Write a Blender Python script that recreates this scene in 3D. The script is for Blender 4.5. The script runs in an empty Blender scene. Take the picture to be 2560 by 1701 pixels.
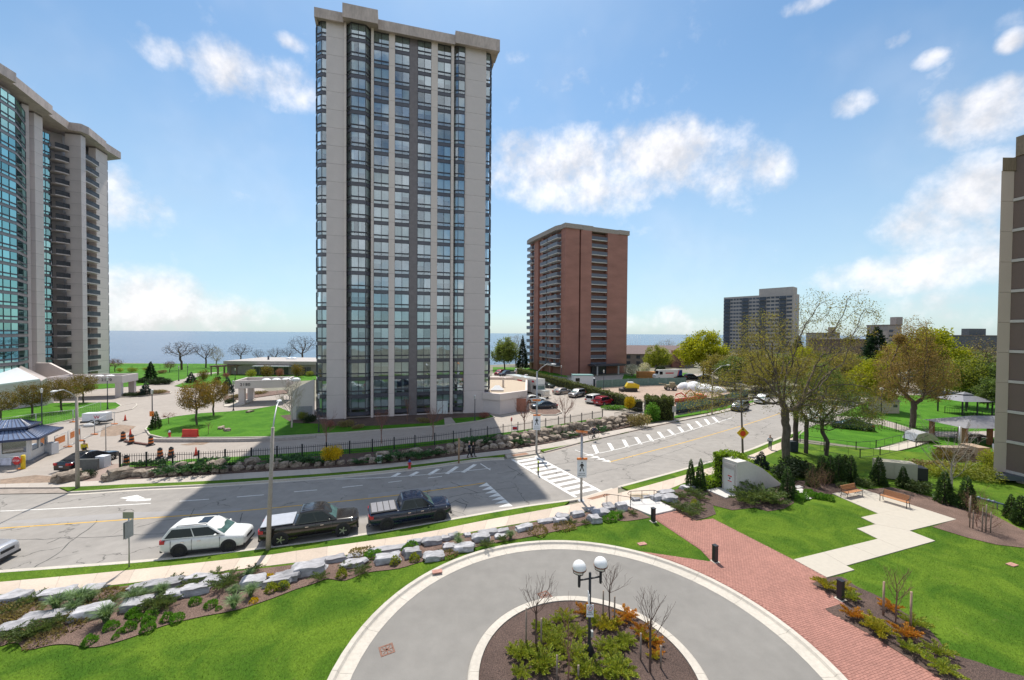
import bpy,bmesh,math,random
import numpy as np
from mathutils import Vector,Matrix,noise as mnoise
from mathutils.geometry import tessellate_polygon
R = math.radians
# camera
SC = bpy.context.scene
COL = SC.collection
CAM_H = 13.8
PITCH,ROLL = R(0.97),R(0.40)
FPX,CX,CY = 1000.0,1280.0,850.5          # focal length and centre in photograph pixels (2560 x 1701)
fw = Vector((0,math.cos(PITCH),-math.sin(PITCH)))
r0 = Vector((1,0,0)); u0 = r0.cross(fw)
CR = r0 * math.cos(ROLL) + u0 * math.sin(ROLL)
CU = u0 * math.cos(ROLL) - r0 * math.sin(ROLL)
cam = bpy.data.cameras.new('camera')
cam.sensor_width = 36; cam.sensor_fit = 'HORIZONTAL'
cam.lens = 36 * FPX / 2560
cam.clip_start = 0.1; cam.clip_end = 60000
cam_o = bpy.data.objects.new('camera',cam); COL.objects.link(cam_o)
m = Matrix((CR,CU,-fw)).transposed().to_4x4(); m.translation = (0,0,CAM_H)
cam_o.matrix_world = m
SC.camera = cam_o
# light
SUN_AZ,SUN_EL = R(-9.0),R(60.5)            # azimuth from +Y towards +X
sund = Vector((math.sin(SUN_AZ) * math.cos(SUN_EL),math.cos(SUN_AZ) * math.cos(SUN_EL),math.sin(SUN_EL)))
sl = bpy.data.lights.new('sun','SUN'); sl.energy = 2.9; sl.angle = R(0.53); sl.color = (1.0,0.94,0.85)
so = bpy.data.objects.new('sun',sl); COL.objects.link(so)
so.rotation_euler = sund.to_track_quat('Z','Y').to_euler(); so.location = (0,0,120)
SC.view_settings.view_transform = 'Standard'; SC.view_settings.look = 'None'
SC.view_settings.gamma = 1.0; SC.view_settings.use_curve_mapping = False
SC.view_settings.exposure = 0.92
SC.cycles.max_bounces = 8; SC.cycles.transparent_max_bounces = 12; SC.cycles.diffuse_bounces = 3
SC.cycles.caustics_reflective = False; SC.cycles.caustics_refractive = False
SC.cycles.use_denoising = True
# sky
W = bpy.data.worlds.new('World'); SC.world = W; W.use_nodes = True
nt = W.node_tree; nt.nodes.clear()
class NT:
    def __init__(s,tree): s.t = tree
    def n(s,typ,**kw):
        x = s.t.nodes.new(typ)
        for k,v in kw.items():
            if k.startswith('_'): setattr(x,k[1:],v)
        return x
    def put(s,sock,v):
        if hasattr(v,'links') or isinstance(v,bpy.types.NodeSocket): s.t.links.new(v,sock)
        else:
            try: sock.default_value = v
            except Exception:
                sock.default_value = (v[0],v[1],v[2],1.0) if len(v) == 3 else v
    def math(s,op,a,b=0.0,c=None,clamp=False):
        x = s.t.nodes.new('ShaderNodeMath'); x.operation = op; x.use_clamp = clamp
        s.put(x.inputs[0],a); s.put(x.inputs[1],b)
        if c is not None: s.put(x.inputs[2],c)
        return x.outputs[0]
    def ss(s,v,lo,hi):
        x = s.t.nodes.new('ShaderNodeMapRange'); x.interpolation_type = 'SMOOTHSTEP'
        s.put(x.inputs['Value'],v); x.inputs['From Min'].default_value = lo; x.inputs['From Max'].default_value = hi
        return x.outputs['Result']
    def mapr(s,v,a,b,c,d):
        x = s.t.nodes.new('ShaderNodeMapRange')
        s.put(x.inputs['Value'],v); x.inputs[1].default_value = a; x.inputs[2].default_value = b
        x.inputs[3].default_value = c; x.inputs[4].default_value = d
        return x.outputs['Result']
    def noise(s,vec,scale,detail=4,rough=0.55,dist=0.0):
        x = s.t.nodes.new('ShaderNodeTexNoise')
        if vec is not None: s.t.links.new(vec,x.inputs['Vector'])
        x.inputs['Scale'].default_value = scale; x.inputs['Detail'].default_value = detail
        x.inputs['Roughness'].default_value = rough; x.inputs['Distortion'].default_value = dist
        return x.outputs['Fac']
    def mix(s,f,a,b,blend='MIX'):
        x = s.t.nodes.new('ShaderNodeMix'); x.data_type = 'RGBA'; x.blend_type = blend
        s.put(x.inputs[0],f); s.put(x.inputs[6],a); s.put(x.inputs[7],b)
        return x.outputs[2]
N = NT(nt)
tc = N.n('ShaderNodeTexCoord')
sky = N.n('ShaderNodeTexSky'); sky.sky_type = 'NISHITA'; sky.sun_disc = False
sky.sun_elevation = SUN_EL; sky.sun_rotation = SUN_AZ; sky.altitude = 80
sky.air_density = 1.0; sky.dust_density = 0.6; sky.ozone_density = 3.0
sep = N.n('ShaderNodeSeparateXYZ'); nt.links.new(tc.outputs['Generated'],sep.inputs[0])
dx,dy,dz = sep.outputs
az = N.math('ARCTAN2',dx,dy)
el = N.math('ARCSINE',dz)
def pix_dir(px,py):
    d = fw + (px - CX) / FPX * CR - (py - CY) / FPX * CU
    d.normalize(); return d
def az_el(px,py):
    d = pix_dir(px,py); return math.atan2(d.x,d.y),math.asin(d.z)
CLOUDS = []
for (px,py,hw,hh,wgt) in [
    (385,128,85,45,.9),(640,195,150,66,1.0),(560,150,60,30,.8),(335,520,130,60,.95),(300,460,70,50,.9),(330,765,240,84,1.15),(560,790,130,50,.9),
    (1390,420,190,95,1.1),(1620,400,190,80,1.1),(1520,470,200,60,1.0),(1800,440,110,65,.85),(1920,420,65,60,.8),
    (2125,262,58,34,.85),(2440,290,140,70,.9),(2520,230,70,40,.8),(2420,500,150,95,1.05),(2330,570,160,75,1.0),(2440,640,180,80,1.05),(2280,680,210,55,.95),
    (2440,770,210,60,.8),(2238,102,46,26,.8),(2318,150,46,22,.75),(2528,105,40,26,.8),(2030,6,90,22,.7),(1405,215,66,36,.62),(355,72,30,24,.62),
    (1660,800,190,38,.7),(1290,140,40,22,.55),(720,105,40,20,.6)]:
    a0,e0 = az_el(px,py)
    a1,_ = az_el(px + hw,py); a2,_ = az_el(px - hw,py); _,e1 = az_el(px,py - hh); _,e2 = az_el(px,py + hh)
    CLOUDS.append((a0,e0,abs(a1 - a2) / 2,abs(e1 - e2) / 2,wgt))
cxy = N.n('ShaderNodeCombineXYZ'); nt.links.new(az,cxy.inputs[0]); nt.links.new(el,cxy.inputs[1])
field = None
for (a0,e0,ra,re,wgt) in CLOUDS:
    ma = N.n('ShaderNodeVectorMath'); ma.operation = 'MULTIPLY_ADD'; nt.links.new(cxy.outputs[0],ma.inputs[0])
    ma.inputs[1].default_value = (1 / ra,1 / re,0); ma.inputs[2].default_value = (-a0 / ra,-e0 / re,0)
    ln = N.n('ShaderNodeVectorMath'); ln.operation = 'DOT_PRODUCT'; nt.links.new(ma.outputs[0],ln.inputs[0]); nt.links.new(ma.outputs[0],ln.inputs[1])
    b = N.math('MULTIPLY_ADD',ln.outputs['Value'],-0.5 * wgt,wgt)
    field = b if field is None else N.math('MAXIMUM',field,b)
field = N.math('MAXIMUM',field,0.0)
nz = N.noise(tc.outputs['Generated'],9.0,6,0.6,0.0)
nz2 = N.noise(tc.outputs['Generated'],34.0,3,0.6,0.0)
nn = N.math('ADD',N.math('MULTIPLY_ADD',nz,2.3,-1.15),N.math('MULTIPLY_ADD',nz2,0.55,-0.27))
cl = N.ss(N.math('ADD',field,nn),0.20,1.28)
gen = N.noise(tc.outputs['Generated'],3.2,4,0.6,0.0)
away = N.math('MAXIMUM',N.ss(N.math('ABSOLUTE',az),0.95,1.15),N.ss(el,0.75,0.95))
cl2 = N.math('MULTIPLY',N.math('MULTIPLY',N.ss(gen,0.44,0.60),away),N.ss(el,0.0,0.1))  # extra cloud cover out of view, thickened to add white fill light
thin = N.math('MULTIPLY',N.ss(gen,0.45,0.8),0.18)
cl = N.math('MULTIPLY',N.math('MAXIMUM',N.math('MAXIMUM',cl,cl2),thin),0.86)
vup = N.n('ShaderNodeVectorMath'); vup.operation = 'ADD'; nt.links.new(tc.outputs['Generated'],vup.inputs[0]); vup.inputs[1].default_value = (-0.012,0.0,0.034)
shade = N.mapr(N.math('SUBTRACT',N.noise(vup.outputs[0],9.0,5,0.6),nz),-0.10,0.12,1.10,0.80)
ccol = N.mix(1.0,(4.3,4.2,4.25),shade,'MULTIPLY')
skc = N.mix(1.0,sky.outputs[0],(0.50,0.615,0.62),'MULTIPLY')
skc = N.mix(N.math('MULTIPLY',N.ss(el,0.62,0.0),0.55),skc,(2.6,3.15,3.6))
bg = N.n('ShaderNodeBackground'); bg.inputs['Strength'].default_value = 0.13
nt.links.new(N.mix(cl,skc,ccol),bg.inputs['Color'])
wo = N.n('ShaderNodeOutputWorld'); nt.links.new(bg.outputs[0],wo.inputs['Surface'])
W.cycles.sampling_method = 'MANUAL'; W.cycles.sample_map_resolution = 512
# helpers
RND = random.Random(7)
def P(px,py,z=0.0):
    d = fw + (px - CX) / FPX * CR - (py - CY) / FPX * CU
    t = (z - CAM_H) / d.z
    return Vector((d.x * t,d.y * t,z))
def PY(px,py,Y):
    d = fw + (px - CX) / FPX * CR - (py - CY) / FPX * CU
    t = Y / d.y
    return Vector((d.x * t,Y,CAM_H + d.z * t))
def hgt(px,ybase,ytop):
    b = P(px,ybase); return PY(px,ytop,b.y).z
def linkobj(name,mesh,parent=None,loc=None,rot=None):
    o = bpy.data.objects.new(name,mesh); COL.objects.link(o)
    if parent is not None: o.parent = parent
    if loc is not None: o.location = loc
    if rot is not None: o.rotation_euler = rot
    return o
def tag(o,label=None,cat=None,group=None,kind=None):
    if label: o['label'] = label
    if cat: o['category'] = cat
    if group: o['group'] = group
    if kind: o['kind'] = kind
    return o
def thing(name,label,cat,loc=(0,0,0),rz=0.0,group=None):
    o = linkobj(name,None,None,loc,(0,0,rz)); o.empty_display_size = 0.2
    return tag(o,label,cat,group)
def copy_tree(o,parent=None):
    c = o.copy(); COL.objects.link(c)
    if parent is not None: c.parent = parent
    for ch in list(o.children): copy_tree(ch,c)
    return c
NTH = ['first','second','third','fourth','fifth','sixth','seventh','eighth','ninth','tenth','eleventh','twelfth','thirteenth','fourteenth','fifteenth','sixteenth','seventeenth','eighteenth','nineteenth','twentieth']
NTH += ['twenty-' + x for x in NTH[:9]] + ['thirtieth'] + ['thirty-' + x for x in NTH[:9]] + ['fortieth'] + ['forty-' + x for x in NTH[:9]] + ['fiftieth'] + ['fifty-' + x for x in NTH[:9]] + ['sixtieth'] + ['sixty-' + x for x in NTH[:9]]
class MB:
    def __init__(s): s.v = []; s.f = []; s.mi = []; s.sm = []
    def add(s,verts,faces,mi=0,smooth=False):
        o = len(s.v); s.v += [tuple(p) for p in verts]
        s.f += [tuple(i + o for i in f) for f in faces]; s.mi += [mi] * len(faces); s.sm += [smooth] * len(faces)
        return s
    def box(s,a,b,mi=0,M=None):
        x0,y0,z0 = a; x1,y1,z1 = b
        v = [Vector(p) for p in ((x0,y0,z0),(x1,y0,z0),(x1,y1,z0),(x0,y1,z0),(x0,y0,z1),(x1,y0,z1),(x1,y1,z1),(x0,y1,z1))]
        if M is not None: v = [M @ p for p in v]
        return s.add(v,[(0,3,2,1),(4,5,6,7),(0,1,5,4),(1,2,6,5),(2,3,7,6),(3,0,4,7)],mi)
    def obox(s,p,q,w,h,mi=0,up=Vector((0,0,1))):
        p = Vector(p); q = Vector(q); d = (q - p)
        if d.length < 1e-6: return s
        d.normalize(); sd = d.cross(up)
        if sd.length < 1e-4: sd = d.cross(Vector((1,0,0)))
        sd.normalize(); u = sd.cross(d)
        a,b = sd * (w / 2),u * (h / 2)
        v = [p - a - b,p + a - b,p + a + b,p - a + b,q - a - b,q + a - b,q + a + b,q - a + b]
        return s.add(v,[(0,3,2,1),(4,5,6,7),(0,1,5,4),(1,2,6,5),(2,3,7,6),(3,0,4,7)],mi)
    def prism(s,poly,z0,z1,mi=0,mtop=None,bottom=True):
        n = len(poly); poly = [Vector((p[0],p[1])) for p in poly]
        ar = sum(poly[i].x * poly[(i + 1) % n].y - poly[(i + 1) % n].x * poly[i].y for i in range(n))
        if ar < 0: poly = poly[::-1]
        v = [(p.x,p.y,z0) for p in poly] + [(p.x,p.y,z1) for p in poly]
        tri = tessellate_polygon([[Vector((p.x,p.y,0)) for p in poly]])
        top = []
        for t in tri:
            a,b,c = [poly[i] for i in t]
            if (b.x - a.x) * (c.y - a.y) - (c.x - a.x) * (b.y - a.y) < 0: t = (t[0],t[2],t[1])
            top.append(tuple(i + n for i in t))
        s.add(v,top,mi if mtop is None else mtop)
        o = len(s.v) - 2 * n
        fs = [(i,(i + 1) % n,n + (i + 1) % n,n + i) for i in range(n)]
        if bottom: fs += [tuple(reversed([i - n for i in t])) for t in top]
        s.f += [tuple(i + o for i in f) for f in fs]; s.mi += [mi] * len(fs); s.sm += [False] * len(fs)
        return s
    def sheet(s,poly,z,holes=(),mi=0):
        loops = [[Vector((p[0],p[1],0)) for p in poly]] + [[Vector((p[0],p[1],0)) for p in h] for h in holes]
        flat = [p for l in loops for p in l]
        tri = tessellate_polygon(loops); fs = []
        for t in tri:
            a,b,c = [flat[i] for i in t]
            if (b.x - a.x) * (c.y - a.y) - (c.x - a.x) * (b.y - a.y) < 0: t = (t[0],t[2],t[1])
            fs.append(tuple(t))
        return s.add([(p.x,p.y,z) for p in flat],fs,mi)
    def tube(s,pts,rad,n=8,mi=0,cap=True,smooth=True):
        pts = [Vector(p) for p in pts]
        if not isinstance(rad,(list,tuple)): rad = [rad] * len(pts)
        rings = []; ref = None
        for i,p in enumerate(pts):
            d = (pts[min(i + 1,len(pts) - 1)] - pts[max(i - 1,0)])
            if d.length < 1e-9: d = Vector((0,0,1))
            d.normalize()
            if ref is None or abs(ref.dot(d)) > 0.98: ref = Vector((1,0,0)) if abs(d.x) < 0.9 else Vector((0,1,0))
            a = d.cross(ref).normalized(); b = d.cross(a).normalized(); ref = b.cross(d) if False else ref
            rings.append([p + (a * math.cos(2 * math.pi * k / n) + b * math.sin(2 * math.pi * k / n)) * rad[i] for k in range(n)])
        v = [q for r in rings for q in r]; f = []
        for i in range(len(pts) - 1):
            for k in range(n):
                f.append((i * n + k,(i + 1) * n + k,(i + 1) * n + (k + 1) % n,i * n + (k + 1) % n)[::-1] if False else (i * n + k,i * n + (k + 1) % n,(i + 1) * n + (k + 1) % n,(i + 1) * n + k))
        s.add(v,f,mi,smooth)
        if cap:
            o = len(s.v) - len(v)
            s.f += [tuple(range(o + n - 1,o - 1,-1)),tuple(o + (len(pts) - 1) * n + k for k in range(n))]; s.mi += [mi] * 2; s.sm += [False] * 2
        return s
    def lathe(s,prof,n=16,mi=0,c=(0,0,0),smooth=True):
        v = [(c[0] + r * math.cos(2 * math.pi * k / n),c[1] + r * math.sin(2 * math.pi * k / n),c[2] + z) for (r,z) in prof for k in range(n)]
        f = [(i * n + k,i * n + (k + 1) % n,(i + 1) * n + (k + 1) % n,(i + 1) * n + k) for i in range(len(prof) - 1) for k in range(n)]
        f += [tuple(range(n - 1,-1,-1)),tuple((len(prof) - 1) * n + k for k in range(n))]
        return s.add(v,f,mi,smooth)
    def ball(s,c,r,n=12,m=8,mi=0,sq=(1,1,1)):
        prof = [(max(1e-4,math.sin(math.pi * i / m)) * r,-math.cos(math.pi * i / m) * r) for i in range(m + 1)]
        v = [(c[0] + a * math.cos(2 * math.pi * k / n) * sq[0],c[1] + a * math.sin(2 * math.pi * k / n) * sq[1],c[2] + z * sq[2]) for (a,z) in prof for k in range(n)]
        f = [(i * n + k,i * n + (k + 1) % n,(i + 1) * n + (k + 1) % n,(i + 1) * n + k) for i in range(m) for k in range(n)]
        return s.add(v,f,mi,True)
    def quad(s,a,b,c,d,mi=0): return s.add([a,b,c,d],[(0,1,2,3)],mi)
    def mesh(s,name,mats):
        me = bpy.data.meshes.new(name); me.from_pydata(s.v,[],s.f)
        for mm in (mats if isinstance(mats,(list,tuple)) else [mats]): me.materials.append(mm)
        me.polygons.foreach_set('material_index',s.mi); me.polygons.foreach_set('use_smooth',s.sm)
        me.update(); return me
    def build(s,name,mats,parent=None,loc=None,rot=None,sharp=None):
        me = s.mesh(name,mats)
        if sharp is not None: me.set_sharp_from_angle(angle=R(sharp))
        return linkobj(name,me,parent,loc,rot)
def structure(name,mb,mats,parent=None):
    o = mb.build(name,mats,parent)
    if parent is None: o['kind'] = 'structure'
    return o
def spline(pts,per=6):
    pts = [Vector(p) for p in pts]; out = []
    for i in range(len(pts) - 1):
        p0 = pts[max(i - 1,0)]; p1 = pts[i]; p2 = pts[i + 1]; p3 = pts[min(i + 2,len(pts) - 1)]
        for k in range(per):
            t = k / per
            out.append(0.5 * ((2 * p1) + (p2 - p0) * t + (2 * p0 - 5 * p1 + 4 * p2 - p3) * t * t + (3 * p1 - p0 - 3 * p2 + p3) * t ** 3))
    out.append(pts[-1]); return out
def resample(pts,step):
    out = [pts[0].copy()]; need = step
    for a,b in zip(pts,pts[1:]):
        L = (b - a).length; pos = 0.0
        while L - pos >= need:
            pos += need; out.append(a.lerp(b,pos / L)); need = step
        need -= (L - pos)
    return out
def offset(pts,d):
    out = []
    for i,p in enumerate(pts):
        t = pts[min(i + 1,len(pts) - 1)] - pts[max(i - 1,0)]; t.z = 0
        t.normalize(); out.append(Vector((p.x - t.y * d,p.y + t.x * d,p.z)))
    return out
def strip(mb,left,right,z,mi=0):
    v = [(p.x,p.y,z) for p in left] + [(p.x,p.y,z) for p in right]; n = len(left)
    f = [(i,n + i,n + i + 1,i + 1) for i in range(n - 1)]
    a,b,c = Vector(v[0]),Vector(v[n]),Vector(v[n + 1])
    if (b - a).cross(c - a).z < 0: f = [x[::-1] for x in f]
    mb.add(v,f,mi); return mb
def ribbon(mb,pts,w,z0,z1,mi=0):
    l = offset(pts,w / 2); r = offset(pts,-w / 2); n = len(pts)
    v = [(p.x,p.y,z1) for p in l] + [(p.x,p.y,z1) for p in r] + [(p.x,p.y,z0) for p in l] + [(p.x,p.y,z0) for p in r]
    f = []
    for i in range(n - 1):
        f += [(i,n + i,n + i + 1,i + 1),(i,i + 1,2 * n + i + 1,2 * n + i),(n + i,3 * n + i,3 * n + i + 1,n + i + 1)]
    f += [(0,2 * n,3 * n,n),(n - 1,2 * n - 1,4 * n - 1,3 * n - 1)]
    mb.add(v,f,mi); return mb
# materials
MATS = {}
def nodemat(name):
    mm = bpy.data.materials.new(name); mm.use_nodes = True; mm.node_tree.nodes.clear()
    n = NT(mm.node_tree); out = n.n('ShaderNodeOutputMaterial')
    return mm,n,out
def M(name,col,rough=0.8,var=0.25,scale=3.0,detail=5,bump=0.0,bscale=None,metal=0.0,rnd=0.0,spec=0.5,coat=0.0,big=0.0,bigscale=0.15,col2=None,emit=None,transl=0.0,coord='Object',stretch=None):
    if name in MATS: return MATS[name]
    mm,n,out = nodemat(name); t = mm.node_tree
    tcd = n.n('ShaderNodeTexCoord'); vec = tcd.outputs[coord]
    if stretch:
        mp = n.n('ShaderNodeMapping'); mp.inputs['Scale'].default_value = stretch; t.links.new(vec,mp.inputs[0]); vec = mp.outputs[0]
    b = n.n('ShaderNodeBsdfPrincipled')
    base = (*col,1)
    c = None
    f = n.noise(vec,scale,detail,0.6)
    lo = tuple(x * (1 - var) for x in col); hi = tuple(min(1,x * (1 + var)) for x in col) if col2 is None else col2
    c = n.mix(n.ss(f,0.3,0.7),lo,hi)
    if big:
        g = n.noise(vec,bigscale,4,0.6)
        k = n.mapr(g,0.3,0.7,1 - big,1 + big)
        c = n.mix(1.0,c,k,'MULTIPLY')
    if rnd:
        oi = n.n('ShaderNodeObjectInfo')
        k = n.mapr(oi.outputs['Random'],0,1,1 - rnd,1 + rnd)
        c = n.mix(1.0,c,k,'MULTIPLY')
    n.put(b.inputs['Base Color'],c)
    b.inputs['Roughness'].default_value = rough; b.inputs['Metallic'].default_value = metal
    b.inputs['Specular IOR Level'].default_value = spec
    if coat: b.inputs['Coat Weight'].default_value = coat; b.inputs['Coat Roughness'].default_value = 0.05
    if emit: n.put(b.inputs['Emission Color'],emit[0]); b.inputs['Emission Strength'].default_value = emit[1]
    if bump:
        bn = n.n('ShaderNodeBump'); bn.inputs['Strength'].default_value = bump; bn.inputs['Distance'].default_value = 0.05
        t.links.new(n.noise(vec,bscale or scale * 4,5,0.65),bn.inputs['Height']); t.links.new(bn.outputs[0],b.inputs['Normal'])
    t.links.new(b.outputs[0],out.inputs[0])
    MATS[name] = mm; return mm
def leafmat(name,cols,transl=0.45,rough=0.6,field=None):
    if name in MATS: return MATS[name]
    mm,n,out = nodemat(name); t = mm.node_tree
    ge = n.n('ShaderNodeNewGeometry'); rp = n.n('ShaderNodeValToRGB')
    t.links.new(ge.outputs['Random Per Island'],rp.inputs[0])
    e = rp.color_ramp.elements
    while len(e) < len(cols): e.new(0.5)
    for i,c in enumerate(cols): e[i].position = i / max(1,len(cols) - 1); e[i].color = (*c,1)
    tcd = n.n('ShaderNodeTexCoord'); k = n.mapr(n.noise(tcd.outputs['Object'],0.9,3),0.3,0.7,0.72,1.28)
    c = n.mix(1.0,rp.outputs[0],k,'MULTIPLY')
    if field:
        c = n.mix(1.0,n.mix(n.ss(n.noise(tcd.outputs['Object'],0.35,4,0.6,0.8),0.3,0.7),*field),n.mapr(ge.outputs['Random Per Island'],0,1,0.7,1.35),'MULTIPLY')
        d_ = n.math('MULTIPLY',n.ss(n.noise(tcd.outputs['Object'],0.55,4,0.7,1.0),0.58,0.76),n.ss(n.noise(tcd.outputs['Object'],5,4,0.7),0.42,0.62)); c = n.mix(n.math('MULTIPLY',d_,0.75),c,(0.24,0.215,0.09))
    oi = n.n('ShaderNodeObjectInfo'); c = n.mix(1.0,c,n.mapr(oi.outputs['Random'],0,1,0.86,1.14),'MULTIPLY')
    d = n.n('ShaderNodeBsdfPrincipled'); n.put(d.inputs['Base Color'],c); d.inputs['Roughness'].default_value = rough; d.inputs['Specular IOR Level'].default_value = 0.3
    tr = n.n('ShaderNodeBsdfTranslucent'); n.put(tr.inputs['Color'],n.mix(1.0,c,(1.25,1.2,0.7),'MULTIPLY'))
    mx = n.n('ShaderNodeMixShader'); mx.inputs[0].default_value = transl
    t.links.new(d.outputs[0],mx.inputs[1]); t.links.new(tr.outputs[0],mx.inputs[2]); t.links.new(mx.outputs[0],out.inputs[0])
    MATS[name] = mm; return mm
def glassmat(name,tint,refl=0.25,rough=0.02,rcol=(0.9,0.95,1.0)):
    if name in MATS: return MATS[name]
    mm,n,out = nodemat(name); t = mm.node_tree
    tr = n.n('ShaderNodeBsdfTransparent'); n.put(tr.inputs[0],(*tint,1))
    gl = n.n('ShaderNodeBsdfGlossy'); gl.inputs['Roughness'].default_value = rough; n.put(gl.inputs['Color'],(*rcol,1))
    tcd = n.n('ShaderNodeTexCoord'); bn = n.n('ShaderNodeBump'); bn.inputs['Strength'].default_value = 0.02; bn.inputs['Distance'].default_value = 0.3
    t.links.new(n.noise(tcd.outputs['Object'],0.7,2),bn.inputs['Height']); t.links.new(bn.outputs[0],gl.inputs['Normal'])
    lw = n.n('ShaderNodeLayerWeight'); lw.inputs['Blend'].default_value = 0.25
    oi = n.n('ShaderNodeObjectInfo')
    f = n.math('ADD',n.math('MULTIPLY',lw.outputs['Fresnel'],0.9),n.mapr(oi.outputs['Random'],0,1,refl * 0.7,refl * 1.3),clamp=True)
    mx = n.n('ShaderNodeMixShader'); t.links.new(f,mx.inputs[0]); t.links.new(tr.outputs[0],mx.inputs[1]); t.links.new(gl.outputs[0],mx.inputs[2])
    t.links.new(mx.outputs[0],out.inputs[0]); MATS[name] = mm; return mm
def paint(name,col,rough=0.25,metal=0.0,coat=0.6): return M(name,col,rough,0.04,6,2,metal=metal,coat=coat)
def road_mat(name,col,crack=1.0,stain=0.12):
    if name in MATS: return MATS[name]
    mm,n,out = nodemat(name); t = mm.node_tree
    tcd = n.n('ShaderNodeTexCoord'); vec = tcd.outputs['Object']
    fine = n.noise(vec,35,3,0.7); mid = n.noise(vec,1.1,5,0.6); bigp = n.noise(vec,0.12,4,0.55,0.6)
    c = n.mix(1.0,(*col,1),n.mapr(fine,0.3,0.7,0.88,1.12),'MULTIPLY')
    c = n.mix(1.0,c,n.mapr(mid,0.3,0.7,1 - stain,1 + stain),'MULTIPLY')
    c = n.mix(1.0,c,n.mapr(bigp,0.3,0.7,1 - stain,1 + stain),'MULTIPLY')
    if crack:
        wv = n.noise(vec,0.5,3,0.5)
        va = n.n('ShaderNodeVectorMath'); va.operation = 'SCALE'; nzv = n.n('ShaderNodeTexNoise'); nzv.inputs['Scale'].default_value = 0.9; nzv.inputs['Detail'].default_value = 4
        t.links.new(vec,nzv.inputs['Vector']); t.links.new(nzv.outputs['Color'],va.inputs[0]); va.inputs['Scale'].default_value = 1.6
        ad = n.n('ShaderNodeVectorMath'); t.links.new(vec,ad.inputs[0]); t.links.new(va.outputs[0],ad.inputs[1])
        vo = n.n('ShaderNodeTexVoronoi'); vo.feature = 'DISTANCE_TO_EDGE'; vo.inputs['Scale'].default_value = 0.16; t.links.new(ad.outputs[0],vo.inputs['Vector'])
        line = n.math('SUBTRACT',1.0,n.ss(vo.outputs['Distance'],0.002,0.009))
        vo2 = n.n('ShaderNodeTexVoronoi'); vo2.feature = 'DISTANCE_TO_EDGE'; vo2.inputs['Scale'].default_value = 0.9; t.links.new(ad.outputs[0],vo2.inputs['Vector'])
        line2 = n.math('MULTIPLY',n.math('SUBTRACT',1.0,n.ss(vo2.outputs['Distance'],0.004,0.03)),n.ss(n.noise(vec,0.2,3),0.62,0.7))
        msk = n.ss(n.noise(vec,0.28,3),0.42,0.55)
        ln = n.math('MULTIPLY',n.math('MAXIMUM',n.math('MULTIPLY',line,msk),line2),0.75 * crack)
        c = n.mix(ln,c,tuple(x * 0.25 for x in col))
    b = n.n('ShaderNodeBsdfPrincipled'); n.put(b.inputs['Base Color'],c); b.inputs['Roughness'].default_value = 0.85; b.inputs['Specular IOR Level'].default_value = 0.35
    bn = n.n('ShaderNodeBump'); bn.inputs['Strength'].default_value = 0.25; bn.inputs['Distance'].default_value = 0.01; t.links.new(fine,bn.inputs['Height']); t.links.new(bn.outputs[0],b.inputs['Normal'])
    t.links.new(b.outputs[0],out.inputs[0]); MATS[name] = mm; return mm
def lawn_mat(name,dark,light,dry=(0.20,0.19,0.07),dryamt=0.6):
    if name in MATS: return MATS[name]
    mm,n,out = nodemat(name); t = mm.node_tree
    tcd = n.n('ShaderNodeTexCoord'); vec = tcd.outputs['Object']
    c = n.mix(n.ss(n.noise(vec,0.35,4,0.6,0.8),0.3,0.7),dark,light)
    c = n.mix(1.0,c,n.mapr(n.noise(vec,9,4,0.7),0.3,0.7,0.7,1.3),'MULTIPLY')
    c = n.mix(1.0,c,n.mapr(n.noise(vec,60,2,0.7),0.3,0.7,0.7,1.3),'MULTIPLY')
    d = n.math('MULTIPLY',n.math('MULTIPLY',n.ss(n.noise(vec,0.55,4,0.7,1.0),0.6,0.78),n.ss(n.noise(vec,5,4,0.7),0.45,0.65)),dryamt)
    c = n.mix(d,c,dry)
    b = n.n('ShaderNodeBsdfPrincipled'); n.put(b.inputs['Base Color'],c); b.inputs['Roughness'].default_value = 0.9; b.inputs['Specular IOR Level'].default_value = 0.15
    bn = n.n('ShaderNodeBump'); bn.inputs['Strength'].default_value = 0.6; bn.inputs['Distance'].default_value = 0.04; t.links.new(n.noise(vec,40,4,0.7),bn.inputs['Height']); t.links.new(bn.outputs[0],b.inputs['Normal'])
    t.links.new(b.outputs[0],out.inputs[0]); MATS[name] = mm; return mm
# ground, water, roads
mASPH = road_mat('aged_asphalt',(0.29,0.27,0.248),1.0,0.10)
mASPH2 = road_mat('new_asphalt',(0.215,0.205,0.19),0.0,0.08)
mPLAZA = road_mat('plaza_concrete',(0.345,0.305,0.27),0.25,0.08)
mLOT = road_mat('parking_concrete',(0.355,0.315,0.275),0.3,0.07)
mWALK = M('sidewalk_concrete',(0.52,0.43,0.35),0.85,0.06,8,rnd=0.10,bump=0.15,bscale=60,big=0.06,bigscale=0.8)
mWALKF = M('old_sidewalk_concrete',(0.42,0.375,0.33),0.85,0.06,8,rnd=0.09,bump=0.15,bscale=60,big=0.06,bigscale=0.8)
mKERB = M('kerb_concrete',(0.50,0.46,0.40),0.85,0.07,6,bump=0.15,bscale=50,big=0.08,bigscale=0.5)
mKERBD = M('weathered_kerb',(0.36,0.31,0.27),0.85,0.15,6,bump=0.2,bscale=40)
mPATIO = M('new_patio_concrete',(0.46,0.42,0.355),0.8,0.03,4,rnd=0.03,bump=0.1,bscale=70)
mLAND = M('landing_concrete',(0.54,0.52,0.50),0.8,0.03,4)
mLAWN = lawn_mat('near_lawn',(0.042,0.105,0.006),(0.11,0.185,0.014))
mLAWN2 = lawn_mat('park_lawn',(0.040,0.135,0.006),(0.075,0.20,0.012),dryamt=0.15)
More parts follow.
